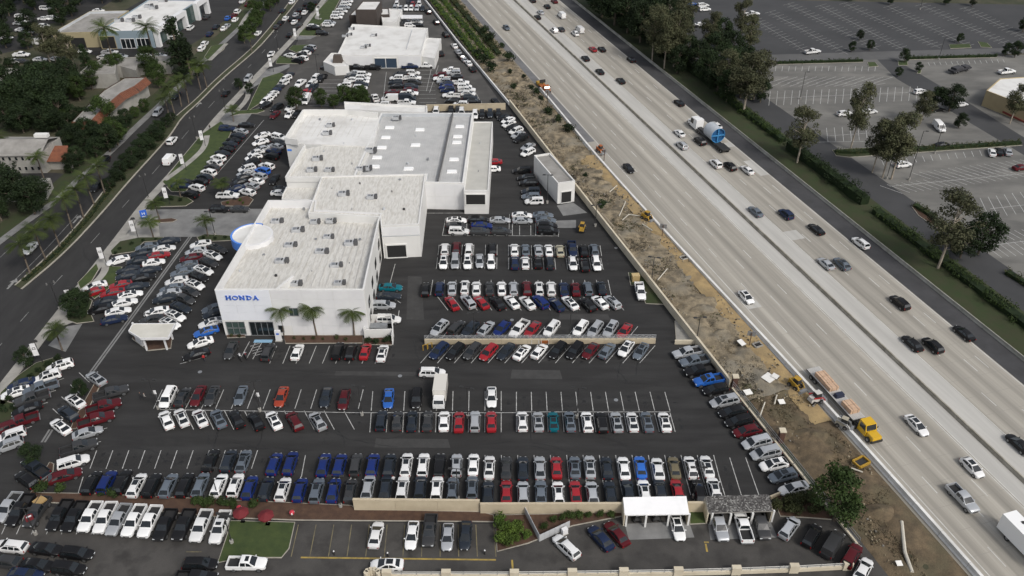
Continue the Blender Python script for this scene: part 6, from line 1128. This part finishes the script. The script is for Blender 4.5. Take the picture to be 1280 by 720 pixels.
shrubs('in the avenue planting beds', 'avenue bed shrubs', LEAFD, [(150, 312, .9), (165, 306, .9), (180, 302, .9), (195, 300, .8), (145, 318, .8), (215, 250, 1.5), (200, 253, 1.5), (226, 252, 1.3), (62, 458, 1.5), (50, 466, 1.5), (72, 451, 1.5), (38, 474, 1.4), (25, 482, 1.4), (12, 500, 1.5), (5, 515, 1.6), (18, 512, 1.4), (255, 299, 1.0), (270, 299, .9), (282, 298, .9), (90, 398, 1.4), (88, 388, 1.5)], 'dark bush')
shrubs('in the mulch island by the driveway', 'driveway shrubs', LEAFB, [(300, 252, .9), (285, 255, .8), (304, 255, .8)], 'low bright plant')
# hedges: long clipped masses filled with leaves
def hedge(label, pts, wd, h, lm, dens=60, size=.14, name='hedge'):
    t = thing(name, label, 'hedge'); cl = []; rng = random.Random(len(label)*7); core = MB()
    for a, c in zip(pts, pts[1:]):
        L_ = (c-a).length; K = max(1, int(L_/(wd*.45))); core.bar(a+up*h*.28, c+up*h*.28, wd*.5, h*.5)
        for k in range(K):
            p = a.lerp(c, (k+rng.random())/K); d = (c-a).normalized()
            for sx in (-.3, 0, .3): cl.append((p.x+d.y*wd*sx+rng.uniform(-.4, .4), p.y-d.x*wd*sx+rng.uniform(-.4, .4), h*rng.uniform(.25, .72), wd*rng.uniform(.15, .34)))
    leaves(cl, dens, size, 5+len(label)).build('foliage', lm, t); core.build('branches', LEAFD, t); return t
hedge('long bushy hedge on the verge between freeway and mall road, near half', [NS(139.8, s) for s in (66, 84, 104, 124, 146)], 4.2, 2.6, LEAFM, 55, .16)
hedge('dark taller hedge on the verge next to the lone pale trunk', [NS(139.5, s) for s in (150, 168, 184)], 4.8, 4.6, LEAFD, 55, .16); hedge('low green hedge on the verge beyond the big pipe lorry', [NS(140.0, s) for s in (188, 205, 225)], 3.6, 2.6, LEAFM, 55, .16)
hedge('clipped hedge along the near mall road, left length', [P(972, 80), P(1078, 77)], 1.8, 1.5, LEAFM); hedge('clipped hedge along the near mall road, right length', [P(1137, 74), P(1245, 71)], 1.8, 1.5, LEAFM); hedge('long dark hedge dividing the mall bays at the right', [P(1044, 191), P(1062, 192), P(1160, 187), P(1275, 180)], 2.2, 1.6, LEAFS)
hedge('dry reddish hedge under the tall tree at the mall road', [P(1143, 258), P(1165, 272), P(1185, 290)], 2.6, 1.6, LEAFS); hedge('low bush line at the right edge of the mall road', [P(1258, 342), P(1290, 362)], 2.6, 1.6, LEAFS)
hedge('bright green hedge row beside the low white wall', [NS(74.6, s) for s in (278, 300, 325, 350, 380)], 3.2, 2.4, LEAFB, 55, .16); hedge('second green hedge row up the far embankment', [NS(78.6, s) for s in (276, 300, 325, 350, 380)], 3.2, 2.4, LEAFB, 55, .16)
hedge('brown-green scrub band below the freeway shoulder at the top', [NS(82.4, s) for s in (280, 300, 325, 350, 380)], 3.6, 2.6, LEAFS, 55, .16)
hedge('undergrowth hedge along the foot of the tree belt', [NS(141, s) for s in (232, 262, 292, 330)], 5.0, 3.2, LEAFD, 55, .16)
hedge('green bank of low planting on the avenue median near the palms', [P(30, 352), P(72, 316), P(110, 275), P(142, 232)], 1.6, .7, LEAFS, 30, .16)
# palms
def palm_meshes(seed, nf=34, L_=2.7):
    rng = random.Random(seed); cr = MB(); tr = MB(); tr.tube((0, 0, -.1), (.12, .05, 4), .17, .13, 8, cap=False); tr.tube((.12, .05, 4), (.1, 0, 8), .13, .12, 8)
    for k in range(nf):
        a = 2*math.pi*k/nf*2.4+rng.uniform(-.2, .2); el = rng.uniform(-.35, 1.15); p = Vector((.1, 0, 8)); d = Vector((math.cos(a)*math.cos(el), math.sin(a)*math.cos(el), math.sin(el))); pts = [p.copy()]
        for s in range(7): p = p+d*(L_/7); pts.append(p.copy()); d = (d+Vector((0, 0, -.20))).normalized()
        side = Vector((-math.sin(a), math.cos(a), 0))
        for i, (u, v) in enumerate(zip(pts, pts[1:])):
            w0 = .72*math.sin(math.pi*(i+.35)/7.6); dn = Vector((0, 0, -.35*w0))
            for sx in (-1, 1):
                for q in range(2):
                    b0 = u.lerp(v, q*.5); b1 = u.lerp(v, q*.5+.34); tip = b1+(v-u)*.8+side*sx*w0+dn; cr.poly([b0, b1, tip])
    return cr.mesh('crown', LEAFP), tr.mesh('trunk', BARK, True)
PM = [palm_meshes(s) for s in (3, 8, 15)]
def palms(desc, group, items):
    for i, (x, y, h) in enumerate(sorted(items)):
        t = thing('palm_tree', f'{ordn(i)} palm tree from the left {desc}', 'palm tree', P(x, y), random.uniform(0, 6), group); s = h/8; w_ = 1.3 if h > 6 else 1.2
        t.scale = (w_*max(s, .85), w_*max(s, .85), s); a, c = PM[i % 3]; link('crown', a, t); link('trunk', c, t)
palms('in the planted avenue median', 'median palms', [(38, 343, 8), (58, 326, 8), (76, 310, 8), (90, 285, 8), (105, 273, 8), (118, 256, 8), (131, 242, 8), (218, 141, 8), (227, 133, 8), (236, 129, 8), (213, 152, 7.5), (251, 112, 8), (259, 110, 8)])
palms('in front of the white dealership facade', 'facade palms', [(355, 419, 6.4), (396, 419.5, 6.8), (443, 420.5, 6.2)])
palms('along the avenue frontage and driveways', 'frontage palms', [(192, 297, 4.5), (200, 275, 5), (260, 296, 4.6), (78, 438, 5), (226, 247, 4.5), (292, 152, 4), (279, 245, 4), (315, 66, 6)])
palms('before the top-left showroom', 'showroom palms', [(142, 80, 12.5), (193, 76, 12), (56, 226, 7), (8, 200, 7)])
# dry brush on the embankment: uncountable ground cover
rng = random.Random(4); cl = []
for _ in range(8000):
    n, s = rng.uniform(73.7, 85.2), rng.uniform(96, 275); q = NS(n, s)
    if n > 82 and s < 200: continue
    if mnoise.noise((q.x*.12, q.y*.12, 1)) > -.3: cl.append((q.x, q.y, .35, rng.uniform(.12, .5)))
cut = [c for c in cl if mnoise.noise((c[0]*.08, c[1]*.08, 6)) > .02]
leaves(cut, 75, .085, 76).build('dead_brush', LEAFK, kind='stuff', label='grey dead brush in patches on the embankment beside the freeway', cat='brush')
cl = [c for c in cl if c not in cut]
leaves(cl, 75, .085, 77).build('dry_brush', LEAFY, kind='stuff', label='dry brown brush covering the embankment beside the freeway', cat='brush')
cl = []
for _ in range(1500):
    n, s = rng.uniform(75.5, 85.0), rng.uniform(90, 250); q = NS(n, s)
    if n > 82 and s < 200: continue
    if mnoise.noise((q.x*.1, q.y*.1, 5)) > .12: cl.append((q.x, q.y, .4, rng.uniform(.2, .6)))
leaves(cl, 60, .12, 78).build('scrub', LEAFS, kind='stuff', label='patches of green-grey scrub on the embankment', cat='scrub')
cl = []
for _ in range(2600):
    n, s = rng.uniform(76, 85.3), rng.uniform(40, 95); q = NS(n, s)
    if mnoise.noise((q.x*.15, q.y*.15, 8)) > .05: cl.append((q.x, q.y, .35, rng.uniform(.15, .4)))
leaves(cl, 60, .1, 79).build('weeds', mat('weed_foliage', (.15, .12, .07), .9, (.09, .072, .042), .6, 4), kind='stuff', label='sparse dry weeds on the brown graded dirt', cat='weeds')
rng = random.Random(31); rk = MB()
for _ in range(2600):
    s = rng.uniform(44, 258); n = rng.uniform(74.2, 85.4) if s > 95 else rng.uniform(76, 85.4); q = NS(n, s)
    if mnoise.noise((q.x*.09, q.y*.09, 12)) < -.05: continue
    d_ = rng.uniform(.08, .34); rk.box((q.x, q.y, .45+.25*mnoise.noise((q.x*.22, q.y*.22, 3))+(.3 if n > 82 and s > 86 else 0)), (d_, d_*rng.uniform(.6, 1.3), d_*.7), rng.uniform(0, 3), rng.choice((0, 0, 1, 2)), .7)
rk.build('rubble', [mat('rubble_tan', (.30, .25, .17), .95), mat('rubble_grey', (.2, .19, .17), .95), mat('rubble_dark', (.07, .058, .042), .95)], kind='stuff', label='loose rubble and clods scattered over the embankment and graded dirt', cat='rubble')
for k, (x, y, r_, h_, m_) in enumerate(((1015, 545, 3.2, 1.1, BROWN), (975, 540, 2.6, .9, BROWN), (752, 228, 2.4, .9, DIRT), (880, 385, 3.0, 1.0, DIRT), (905, 415, 2.2, .8, DIRT), (1100, 640, 2.8, 1.0, BROWN), (748, 212, 2.4, .8, TAN), (1070, 600, 2.2, .8, BROWN))):
    mb = MB(); K = 18; R5 = 6
    f = lambda i, j: (lambda rr, a: (rr*math.cos(a)*(1+.2*math.sin(3*a+k)), rr*math.sin(a)*.7, h_*(1-(i/R5))**.8*(1+.35*mnoise.noise((rr*math.cos(a), rr*math.sin(a), k*3.1)))-.15))(r_*i/R5, 2*math.pi*j/K)
    for i in range(R5):
        for j in range(K): mb.poly([f(i, j), f(i+1, j), f(i+1, j+1), f(i, j+1)])
    mb.build('spoil_heap', m_, label=['brown soil heap below the loaders on the graded dirt', 'low brown soil heap by the boundary fence', 'soil heap on the slope beside the orange machine track', 'dry soil heap on the slope opposite the white hatchback', 'small soil heap above the tilted white board', 'brown soil heap beside the long pale pipe', 'tan soil heap at the far end of the graded track', 'soil heap beside the trench frame'][k], cat='soil heap', loc=P(x, y, .5)+Vector((0, 0, -.1)), smooth=True)
# ================================================================ STREET FURNITURE
def lot_light(x, y, h, label, double=True, rz=0):
    t = thing('light_pole', label, 'light pole', P(x, y), rz, 'parking lot lights'); part(t, 'base', CONC, ('c', (0, 0, 0), (0, 0, .7), .3, .3, 12)); part(t, 'pole', DARKM, ('c', (0, 0, .7), (0, 0, h), .085, .07, 8))
    part(t, 'arm', DARKM, ('b', (-.75 if double else 0, 0, h), (.75, 0, h), .08, .08))
    for sx in ((-1, 1) if double else (1,)): part(t, 'lamp_head', DARKM, ((sx*.95, 0, h+.02), (.75, .42, .16), 0, 0, .8))
for x, y, h, lb in ((452.5, 519, 6.9, 'double lamp pole between the maroon car and the empty bays'), (585, 522, 7.1, 'double lamp pole right of the box truck'), (721, 522, 7.1, 'double lamp pole in the empty bays on the right'), (325, 514, 7, 'double lamp pole beside the orange-red sedan'), (198, 511, 7, 'double lamp pole left of the white minivan'),
                    (593, 426, 7, 'double lamp pole on the terrace wall, left one'), (712, 424, 7, 'double lamp pole on the terrace wall, right one'), (426, 634, 7.2, 'double lamp pole at the left end of the beige wall'), (572.5, 625, 7.2, 'double lamp pole behind the beige wall'), (273, 622, 7, 'double lamp pole above the white wagon by the mulch bed'), (870, 430, 6.6, 'lamp pole at the corner of the cream boundary wall'),
                    (684, 254, 8, 'lamp pole in front of the wash bay wall'), (814, 355, 7, 'lamp pole in the small planting island at the wall'), (744, 283, 6, 'lamp pole on the boundary wall near the forklift'), (867, 622, 7, 'lamp pole behind the wall between the carports'), (398, 97, 8, 'lamp pole in the middle of the far lot'), (190, 422, 6.2, 'lamp pole beside the five-sided canopy'), (269, 294, 6.5, 'lamp pole on the planting island before the rotunda'), (45, 668, 6, 'lamp pole below the row of trucks at the left'), (290, 679, 6.5, 'lamp pole on the lawn with the red umbrellas')): lot_light(x, y, h, lb, rz=random.uniform(-.3, .3))
for k, (x, y, h) in enumerate(((1000, 124, 9), (1168, 192, 9), (1136, 225, 14), (940, 0, 8), (1150, 12, 9), (1173, 75, 8), (905, 80, 9), (1108, 224, 13))): lot_light(x, y, h, f'{ordn(k)} thin lamp post counted across the mall car parks' if 0 else ['thin lamp post in the front mall bays by the gum tree', 'thin lamp post over the mall hedge at the right', 'tall lamp post beside the parked white wagon at the mall', 'thin lamp post at the top behind the tree belt', 'thin lamp post at the top of the far mall lot', 'thin lamp post at the mall road crossing', 'thin lamp post at the left end of the mall road', 'tall lamp post between two pale trunks at the mall road'][k], False)
def street_lamp(x, y, label, hd):
    t = thing('street_lamp', label, 'street lamp', P(x, y), -hd, 'avenue lamps'); part(t, 'base', CONC, ((0, 0, .25), (.5, .5, .5))); part(t, 'pole', DARKM, ('c', (0, 0, .5), (0, 0, 6.6), .1, .07, 8)); part(t, 'arm', DARKM, ('b', (-.7, 0, 6.4), (.7, 0, 6.4), .07, .07))
    for sx in (-1, 1): part(t, 'lamp_globe', mat('lamp_glass', (.12, .12, .115), .4), ('c', (sx*.7, 0, 6.4), (sx*.7, 0, 6.85), .2, .12, 10))
for x, y, lb in ((186, 248, 'twin-globe lamp on the pavement near the blue monument sign'), (75, 386, 'twin-globe lamp on the pavement by the corner shrub bed'), (246, 173, 'twin-globe lamp beside the long avenue lawn'), (348, 62, 'twin-globe lamp on the pavement by the far display lawn'), (282, 138, 'twin-globe lamp on the pavement near the far driveway')): street_lamp(x, y, lb, math.radians(-40))
def banner(x, y, label, rz=.3, h=5.2):
    t = thing('banner_pole', label, 'banner', P(x, y), rz, 'avenue banners'); part(t, 'pole', DARKM, ('c', (0, 0, 0), (0, 0, h), .07, .06, 8)); part(t, 'finial', DARKM, ((0, 0, h+.25), (1.1, .4, .45), 0, 0, .6))
    p = part(t, 'banner_panel', WHITEP, ((-.55, 0, h-1.7), (.95, .06, 2.9))); part(p, 'emblem', DARKM, ((-.55, -.035, h-1.2), (.5, .02, .12)), ((-.78, -.035, h-1.45), (.1, .02, .5)), ((-.32, -.035, h-1.45), (.1, .02, .5)), ((-.55, -.035, h-1.6), (.4, .02, .1)))
for x, y, lb in ((233, 213, 'white banner beside the bend of the lawn footpath'), (257, 183, 'white banner at the upper end of the lawn footpath'), (213, 256, 'white banner on the planting island beyond the blue sign'), (173, 298, 'white banner at the driveway corner planting'), (134, 332, 'white banner beside the white display car'), (95, 386, 'white banner in front of the dark corner shrubs'), (54, 454, 'white banner at the lower left planting'), (342, 90, 'white banner at the far lawn bend'), (372, 52, 'white banner by the far driveway'), (400, 26, 'white banner on the far lawn beside the queue')): banner(x, y, lb)
t = thing('monument_sign', 'blue pole sign with a white emblem at the main driveway', 'sign', P(184, 284), .4); part(t, 'pole', STEEL, ('c', (0, 0, 0), (0, 0, 3.2), .12, .12, 8)); p = part(t, 'sign_panel', BLUE, ((0, 0, 3.6), (1.5, .35, 2.1))); part(p, 'emblem', WHITEP, ((-.26, -.19, 3.9), (.12, .04, .7)), ((.26, -.19, 3.9), (.12, .04, .7)), ((0, -.19, 3.85), (.45, .04, .1)), ((0, -.19, 3.1), (1.0, .04, .14)))
t = thing('entry_sign', 'white totem sign with a blue emblem by the dealership entrance', 'sign', P(349, 426), 0); p = part(t, 'totem', WHITEP, ((0, 0, 1.3), (1.1, .5, 2.6))); part(p, 'emblem', BLUE, ((0, -.26, 1.9), (.6, .02, .4))); part(t, 'plinth', CONC, ((0, 0, .1), (1.4, .8, .2)))
t = thing('awning', 'pale blue awning slab over the accessible bay by the entrance', 'awning', P(329, 427), 0); part(t, 'canopy', mat('awning_blue', (.22, .38, .52), .6), ((0, 0, .12), (3.6, .9, .05)))
for k, (x, y) in enumerate(((304, 652), (335, 655.5))):
    t = thing('patio_umbrella', ['red umbrella over a bench on the lawn, left one', 'red umbrella beside the kerb on the lawn, right one'][k], 'umbrella', P(x, y), 0, 'lawn umbrellas'); part(t, 'pole', DARKM, ('c', (0, 0, 0), (0, 0, 2.6), .05, .05, 8)); mb = MB()
    for a in range(8):
        a0, a1 = a*math.pi/4, (a+1)*math.pi/4; R_ = 1.25; mb.poly([(R_*math.cos(a0), R_*math.sin(a0), 2.15), (R_*math.cos(a1), R_*math.sin(a1), 2.15), (0, 0, 2.75)]); mb.poly([(R_*math.cos(a0), R_*math.sin(a0), 1.95), (R_*math.cos(a1), R_*math.sin(a1), 1.95), (R_*math.cos(a1), R_*math.sin(a1), 2.15), (R_*math.cos(a0), R_*math.sin(a0), 2.15)])
    mb.build('canopy', RED, t); part(t, 'base', DARKM, ((0, 0, .08), (.7, .7, .16)))
for k, (x, y) in enumerate(((301, 642), (366.5, 648))):
    t = thing('balloon', ['red and white balloon above the left umbrella', 'red and white balloon at the lawn kerb corner'][k], 'balloon', P(x, y), 0); part(t, 'string', DARKM, ('c', (0, 0, 0), (0, 0, 1.0), .015, .015, 5)); mb = MB(); n = 12
    for i in range(6):
        for j in range(n):
            f = lambda i, j: (.42*math.sin(math.pi*i/6)*math.cos(2*math.pi*j/n), .42*math.sin(math.pi*i/6)*math.sin(2*math.pi*j/n), 1.4-.42*math.cos(math.pi*i/6)); mb.poly([f(i, j), f(i, j+1), f(i+1, j+1), f(i+1, j)], 1 if i in (2, 3) and j % 3 == 0 else 0)
    mb.build('envelope', [mat('balloon_red', (.45, .03, .05), .3), WHITEP], t)
# signs, boards and debris on the embankment
def road_sign(x, y, label, h=3.4, w_=1.6, hh=1.1):
    t = thing('road_sign', label, 'sign', P(x, y, .4)-Vector((0, 0, .2)), -FA); part(t, 'post', mat('timber_post', (.1, .06, .04), .9), ((0, 0, h/2), (.16, .16, h))); part(t, 'sign_board', mat('sign_back_grey', (.2, .2, .2), .6), ((0, .1, h-.3), (w_, .06, hh)))
road_sign(936.5, 432, 'road sign with dark board on the tan track near the white boards'); road_sign(827.5, 296, 'road sign with dark board half way along the tan track'); road_sign(684, 124, 'small sign by the orange truck at the barrier end', 3, 1.4, 1.4); road_sign(755, 200, 'reddish sign post beside the orange machine on the track', 3.2, .9, .9)
def board(x, y, label, w_, l, rz, tilt=.1, m=None):
    o = MB(); o.box((0, 0, 0), (w_, l, .06)); q = o.build('white_board', m or mat('board_white', (.7, .69, .66), .7, (.6, .59, .56), .8, 4), label=label, cat='board', loc=P(x, y, .9), rz=rz); q.rotation_euler = (tilt, tilt*.6, rz)
board(927, 428, 'small tilted white board beside a sign post on the embankment', 1.5, 1.5, .7, .3); board(961, 472, 'largest white board lying on the dry embankment', 2.4, 2.0, .75, .1); board(969, 470, 'white board overlapping the largest one on the embankment', 1.4, 1.2, .9, .12); board(977, 502, 'triangular pale board left of the yellow loader', 1.3, 1.0, .3, .3); board(935, 490, 'pale cloth heap by the boundary fence', 1.6, 1.2, .4, .2); board(1124, 704, 'small white triangle board near the bottom of the graded dirt', 1.0, .8, .2, .3)
for k, (pts, lb) in enumerate(((((774, 270), (782, 252)), 'pale dead branch standing near the wall on the embankment'), (((778, 275), (786, 268), (800, 270)), 'bent pale pipe on the dry slope'), (((803, 280), (815, 288)), 'pale plank pile on the slope below the yellow digger'), (((762, 240), (771, 232)), 'dead white branch higher up the slope'), (((822, 350), (834, 336)), 'pale stick lower on the slope'), (((968, 505), (971, 494)), 'upright pale post by the boards'), (((950, 520), (956, 503)), 'pale leaning post at the boundary fence'), (((1127, 652), (1131, 690), (1140, 715)), 'long pale pipe run down the graded dirt'), (((1064, 585), (1078, 590)), 'thin plank by the trench frame'))):
    mb = MB(); q = [P(x, y, .8 if k != 7 else .6) for x, y in pts]; 
    for a, c in zip(q, q[1:]): mb.tube(a, c+(c-a).normalized()*.05, .12 if k != 7 else .28, n=8)
    mb.build('pale_pipe' if k in (1, 7) else 'branch', mat('bleached_wood', (.5, .47, .4), .85), label=lb, cat='pipe' if k in (1, 7) else 'branch')
t = thing('catch_basin', 'open concrete drain box on the tan track near the sign', 'drain', P(947, 431, .7), .4); part(t, 'rim', CONC, ('b', (-.8, -.6, 0), (.8, -.6, 0), .2, .3), ('b', (-.8, .6, 0), (.8, .6, 0), .2, .3), ('b', (-.8, -.6, 0), (-.8, .6, 0), .2, .3), ('b', (.8, -.6, 0), (.8, .6, 0), .2, .3)); part(t, 'hole', OPEN, ((0, 0, -.02), (1.4, 1.0, .04)))
t = thing('catch_basin', 'open concrete drain box further up the tan track', 'drain', P(855, 322, .7), .4); part(t, 'rim', CONC, ('b', (-.8, -.6, 0), (.8, -.6, 0), .2, .3), ('b', (-.8, .6, 0), (.8, .6, 0), .2, .3), ('b', (-.8, -.6, 0), (-.8, .6, 0), .2, .3), ('b', (.8, -.6, 0), (.8, .6, 0), .2, .3)); part(t, 'hole', OPEN, ((0, 0, -.02), (1.4, 1.0, .04)))
# drainage pipe along the wall foot
for k, (a, c) in enumerate((((738, 248), (748, 262)), ((752, 268), (768, 286)), ((773, 294), (786, 310)))): 
    mb = MB(); mb.tube(P(*a, .5), P(*c, .5), .45, n=10); mb.build('concrete_pipe', mat('old_pipe', (.27, .23, .17), .9, (.2, .17, .12), .6, 4), label=['uppermost concrete pipe lying along the boundary wall', 'middle concrete pipe lying along the boundary wall', 'lowest concrete pipe lying along the boundary wall'][k], cat='pipe')
# timber crates on the small island, bin, bollards and trolleys
t = thing('tool_chest', 'tan wooden crate on the small planting island by the wall', 'crate', P(794, 351), .1); part(t, 'box', mat('crate_tan', (.38, .28, .13), .8), ((0, 0, .8), (1.6, 1.2, 1.6))); part(t, 'lid', mat('crate_lid', (.45, .34, .17), .8), ((0, 0, 1.63), (1.7, 1.3, .08)))
for k, (x, y) in enumerate(((418, 694), (485, 696), (606, 693))): t = thing('bollard', ['left bollard at the kerb of the bottom bays', 'middle bollard below the white sedan in the bottom bays', 'right bollard at the end of the bottom bays'][k], 'bollard', P(x, y)); part(t, 'post', DARKM, ('c', (0, 0, 0), (0, 0, .9), .12, .12, 10)); part(t, 'cap', WHITEP, ('c', (0, 0, .9), (0, 0, 1.05), .13, .08, 10))
for k, (x, y) in enumerate(((529, 438), (535, 436))): t = thing('gate_frame', ['yellow gate post frame at the left end of the terrace wall', 'second yellow gate post frame behind the first at the terrace wall'][k], 'gate', P(x, y)); part(t, 'post', YEL, ('c', (0, 0, 0), (0, 0, 1.3), .09, .09, 8), ('c', (.8, .3, 0), (.8, .3, 1.3), .09, .09, 8)); part(t, 'rail', YEL, ('b', (0, 0, 1.3), (.8, .3, 1.3), .08, .08))
for k, (x, y) in enumerate(((669, 428), (681, 428.5))): t = thing('barricade', ['left orange barricade against the terrace wall', 'right orange barricade against the terrace wall'][k], 'barricade', P(x, y+2), 0); part(t, 'board', ORA, ((0, 0, .8), (1.7, .06, .3)), ((0, 0, .4), (1.7, .06, .3))); part(t, 'leg', WHITEP, ((-.7, 0, .5), (.08, .3, 1.0)), ((.7, 0, .5), (.08, .3, 1.0)))
for k, (x, y) in enumerate(((196, 500), (324, 503))):
    for j in (0, 1): q = P(x+j*2.4-1.2, y); t = thing('wheel_stop_sign', [['left', 'right'], ['left', 'right']][k][j]+[' white sign panel on the lamp pole by the minivan', ' white sign panel on the lamp pole by the orange-red sedan'][k], 'sign', q, .3); part(t, 'panel', WHITEP, ((0, 0, 1.9), (.28, .05, .9))); part(t, 'post', STEEL, ('c', (0, 0, 0), (0, 0, 1.5), .03, .03, 6))
t = thing('junction_box', 'white utility box beside the screen fence', 'utility box', P(705.5, 667), .5); part(t, 'cabinet', WHITEP, ((0, 0, .6), (.9, .6, 1.2))); part(t, 'plinth', CONC, ((0, 0, .05), (1.1, .8, .1)))
for k, (x, y) in enumerate(((796, 648), (820, 647))):
    t = thing('quad_bike', ['dark buggy under the left bay of the white carport', 'dark buggy under the middle bay of the white carport'][k], 'buggy', P(x, y), 0, 'buggies under the carport'); part(t, 'body', DARKM, ((0, 0, .75), (1.0, 1.9, .4), 0, 0, .8)); part(t, 'seat', STEEL, ((0, -.2, 1.05), (.5, .6, .2))); part(t, 'handlebar', STEEL, ('b', (-.45, .4, 1.25), (.45, .4, 1.25), .06, .06)); wheels(t, (-.5, .5), (-.65, .65), .33, .25)
# package on the truck bonnet, tan item in its bed
o = MB(); o.box((0, 0, .2), (1.1, 1.1, .4)); o.box((0, 0, .42), (.7, .3, .04), 0, 1); o.build('parcel', [RED, WHITEP], label='red and white parcel on the bonnet of the dark grey truck', cat='parcel', loc=P(37, 648, 1.25), rz=.6)
o = MB(); o.box((0, 0, .2), (1.5, 1.6, .3)); o.build('plywood_stack', mat('ply_tan', (.36, .24, .1), .8), label='tan board stack in the bed of the dark grey truck', cat='board', loc=P(50, 627, .9), rz=-.55)
# ================================================================ PEOPLE (one continuous skinned figure each)
def person(x, y, hd, label, shirt, trousers, stride=.16, z=.03):
    t = thing('person', label, 'person', P(x, y)+Vector((0, 0, z)), -hd); me = bpy.data.meshes.new('figure')
    J = {'pel': (0, 0, .95), 'sp': (0, 0, 1.2), 'ch': (0, .01, 1.38), 'nk': (0, .02, 1.52), 'hd': (0, .04, 1.62), 'tp': (0, .04, 1.74)}
    V = list(J.values()); R = [(.17, .12), (.155, .11), (.185, .12), (.065, .065), (.095, .105), (.07, .08)]; E = [(0, 1), (1, 2), (2, 3), (3, 4), (4, 5)]
    for sx, fd in ((-1, 1), (1, -1)):
        o = len(V); V += [(sx*.1, 0, .88), (sx*.11, fd*stride*.7+.03, .5), (sx*.11, fd*stride, .09), (sx*.12, fd*stride+.15, .05)]; R += [(.095, .095), (.065, .065), (.048, .05), (.045, .035)]; E += [(0, o), (o, o+1), (o+1, o+2), (o+2, o+3)]
        o = len(V); V += [(sx*.2, 0, 1.42), (sx*.25, -fd*.09, 1.16), (sx*.24, -fd*.16+.1, .92), (sx*.235, -fd*.17+.13, .84)]; R += [(.06, .06), (.045, .045), (.035, .035), (.04, .03)]; E += [(2, o), (o, o+1), (o+1, o+2), (o+2, o+3)]
    me.from_pydata(V, E, []); o = bpy.data.objects.new('figure', me); COL.objects.link(o); o.parent = t
    md = o.modifiers.new('skin', 'SKIN'); 
    for i, v in enumerate(me.skin_vertices[0].data): v.radius = R[i]; v.use_root = (i == 0)
    o.modifiers.new('sub', 'SUBSURF').levels = 1; o.modifiers['sub'].render_levels = 1
    m = bpy.data.materials.new('clothed_figure'); m.use_nodes = True; n = m.node_tree.nodes; l = m.node_tree.links; tc = n.new('ShaderNodeTexCoord'); sx_ = n.new('ShaderNodeSeparateXYZ'); l.new(tc.outputs['Object'], sx_.inputs[0]); mp = n.new('ShaderNodeMapRange'); mp.inputs[1].default_value = 0; mp.inputs[2].default_value = 1.8; l.new(sx_.outputs[2], mp.inputs[0])
    cr = n.new('ShaderNodeValToRGB'); cr.color_ramp.interpolation = 'CONSTANT'; el = cr.color_ramp.elements; el[0].color = (.02, .02, .02, 1); el[1].position = .05; el[1].color = (*trousers, 1)
    for p_, c_ in ((.525, shirt), (.84, (.35, .2, .14)), (.925, (.03, .02, .015))): e = el.new(p_); e.color = (*c_, 1)
    l.new(mp.outputs[0], cr.inputs[0]); l.new(cr.outputs[0], n['Principled BSDF'].inputs['Base Color']); n['Principled BSDF'].inputs['Roughness'].default_value = .85; me.materials.append(m)
person(177, 499, 1.2, 'left of two people walking across the dark aisle in black clothes', (.03, .03, .03), (.02, .02, .025)); person(182, 500, 1.2, 'right of two people walking across the dark aisle, pale shirt', (.3, .28, .26), (.03, .03, .03)); person(263, 163, .6, 'person in dark clothes walking on the avenue pavement', (.04, .03, .03), (.02, .02, .02), z=.14)
person(492.5, 604, 0, 'person in white top between cars above the beige wall', (.6, .6, .6), (.02, .02, .02)); person(256, 452, 0, 'person in red standing beside the black sedan at the entrance', (.4, .02, .02), (.03, .03, .04))
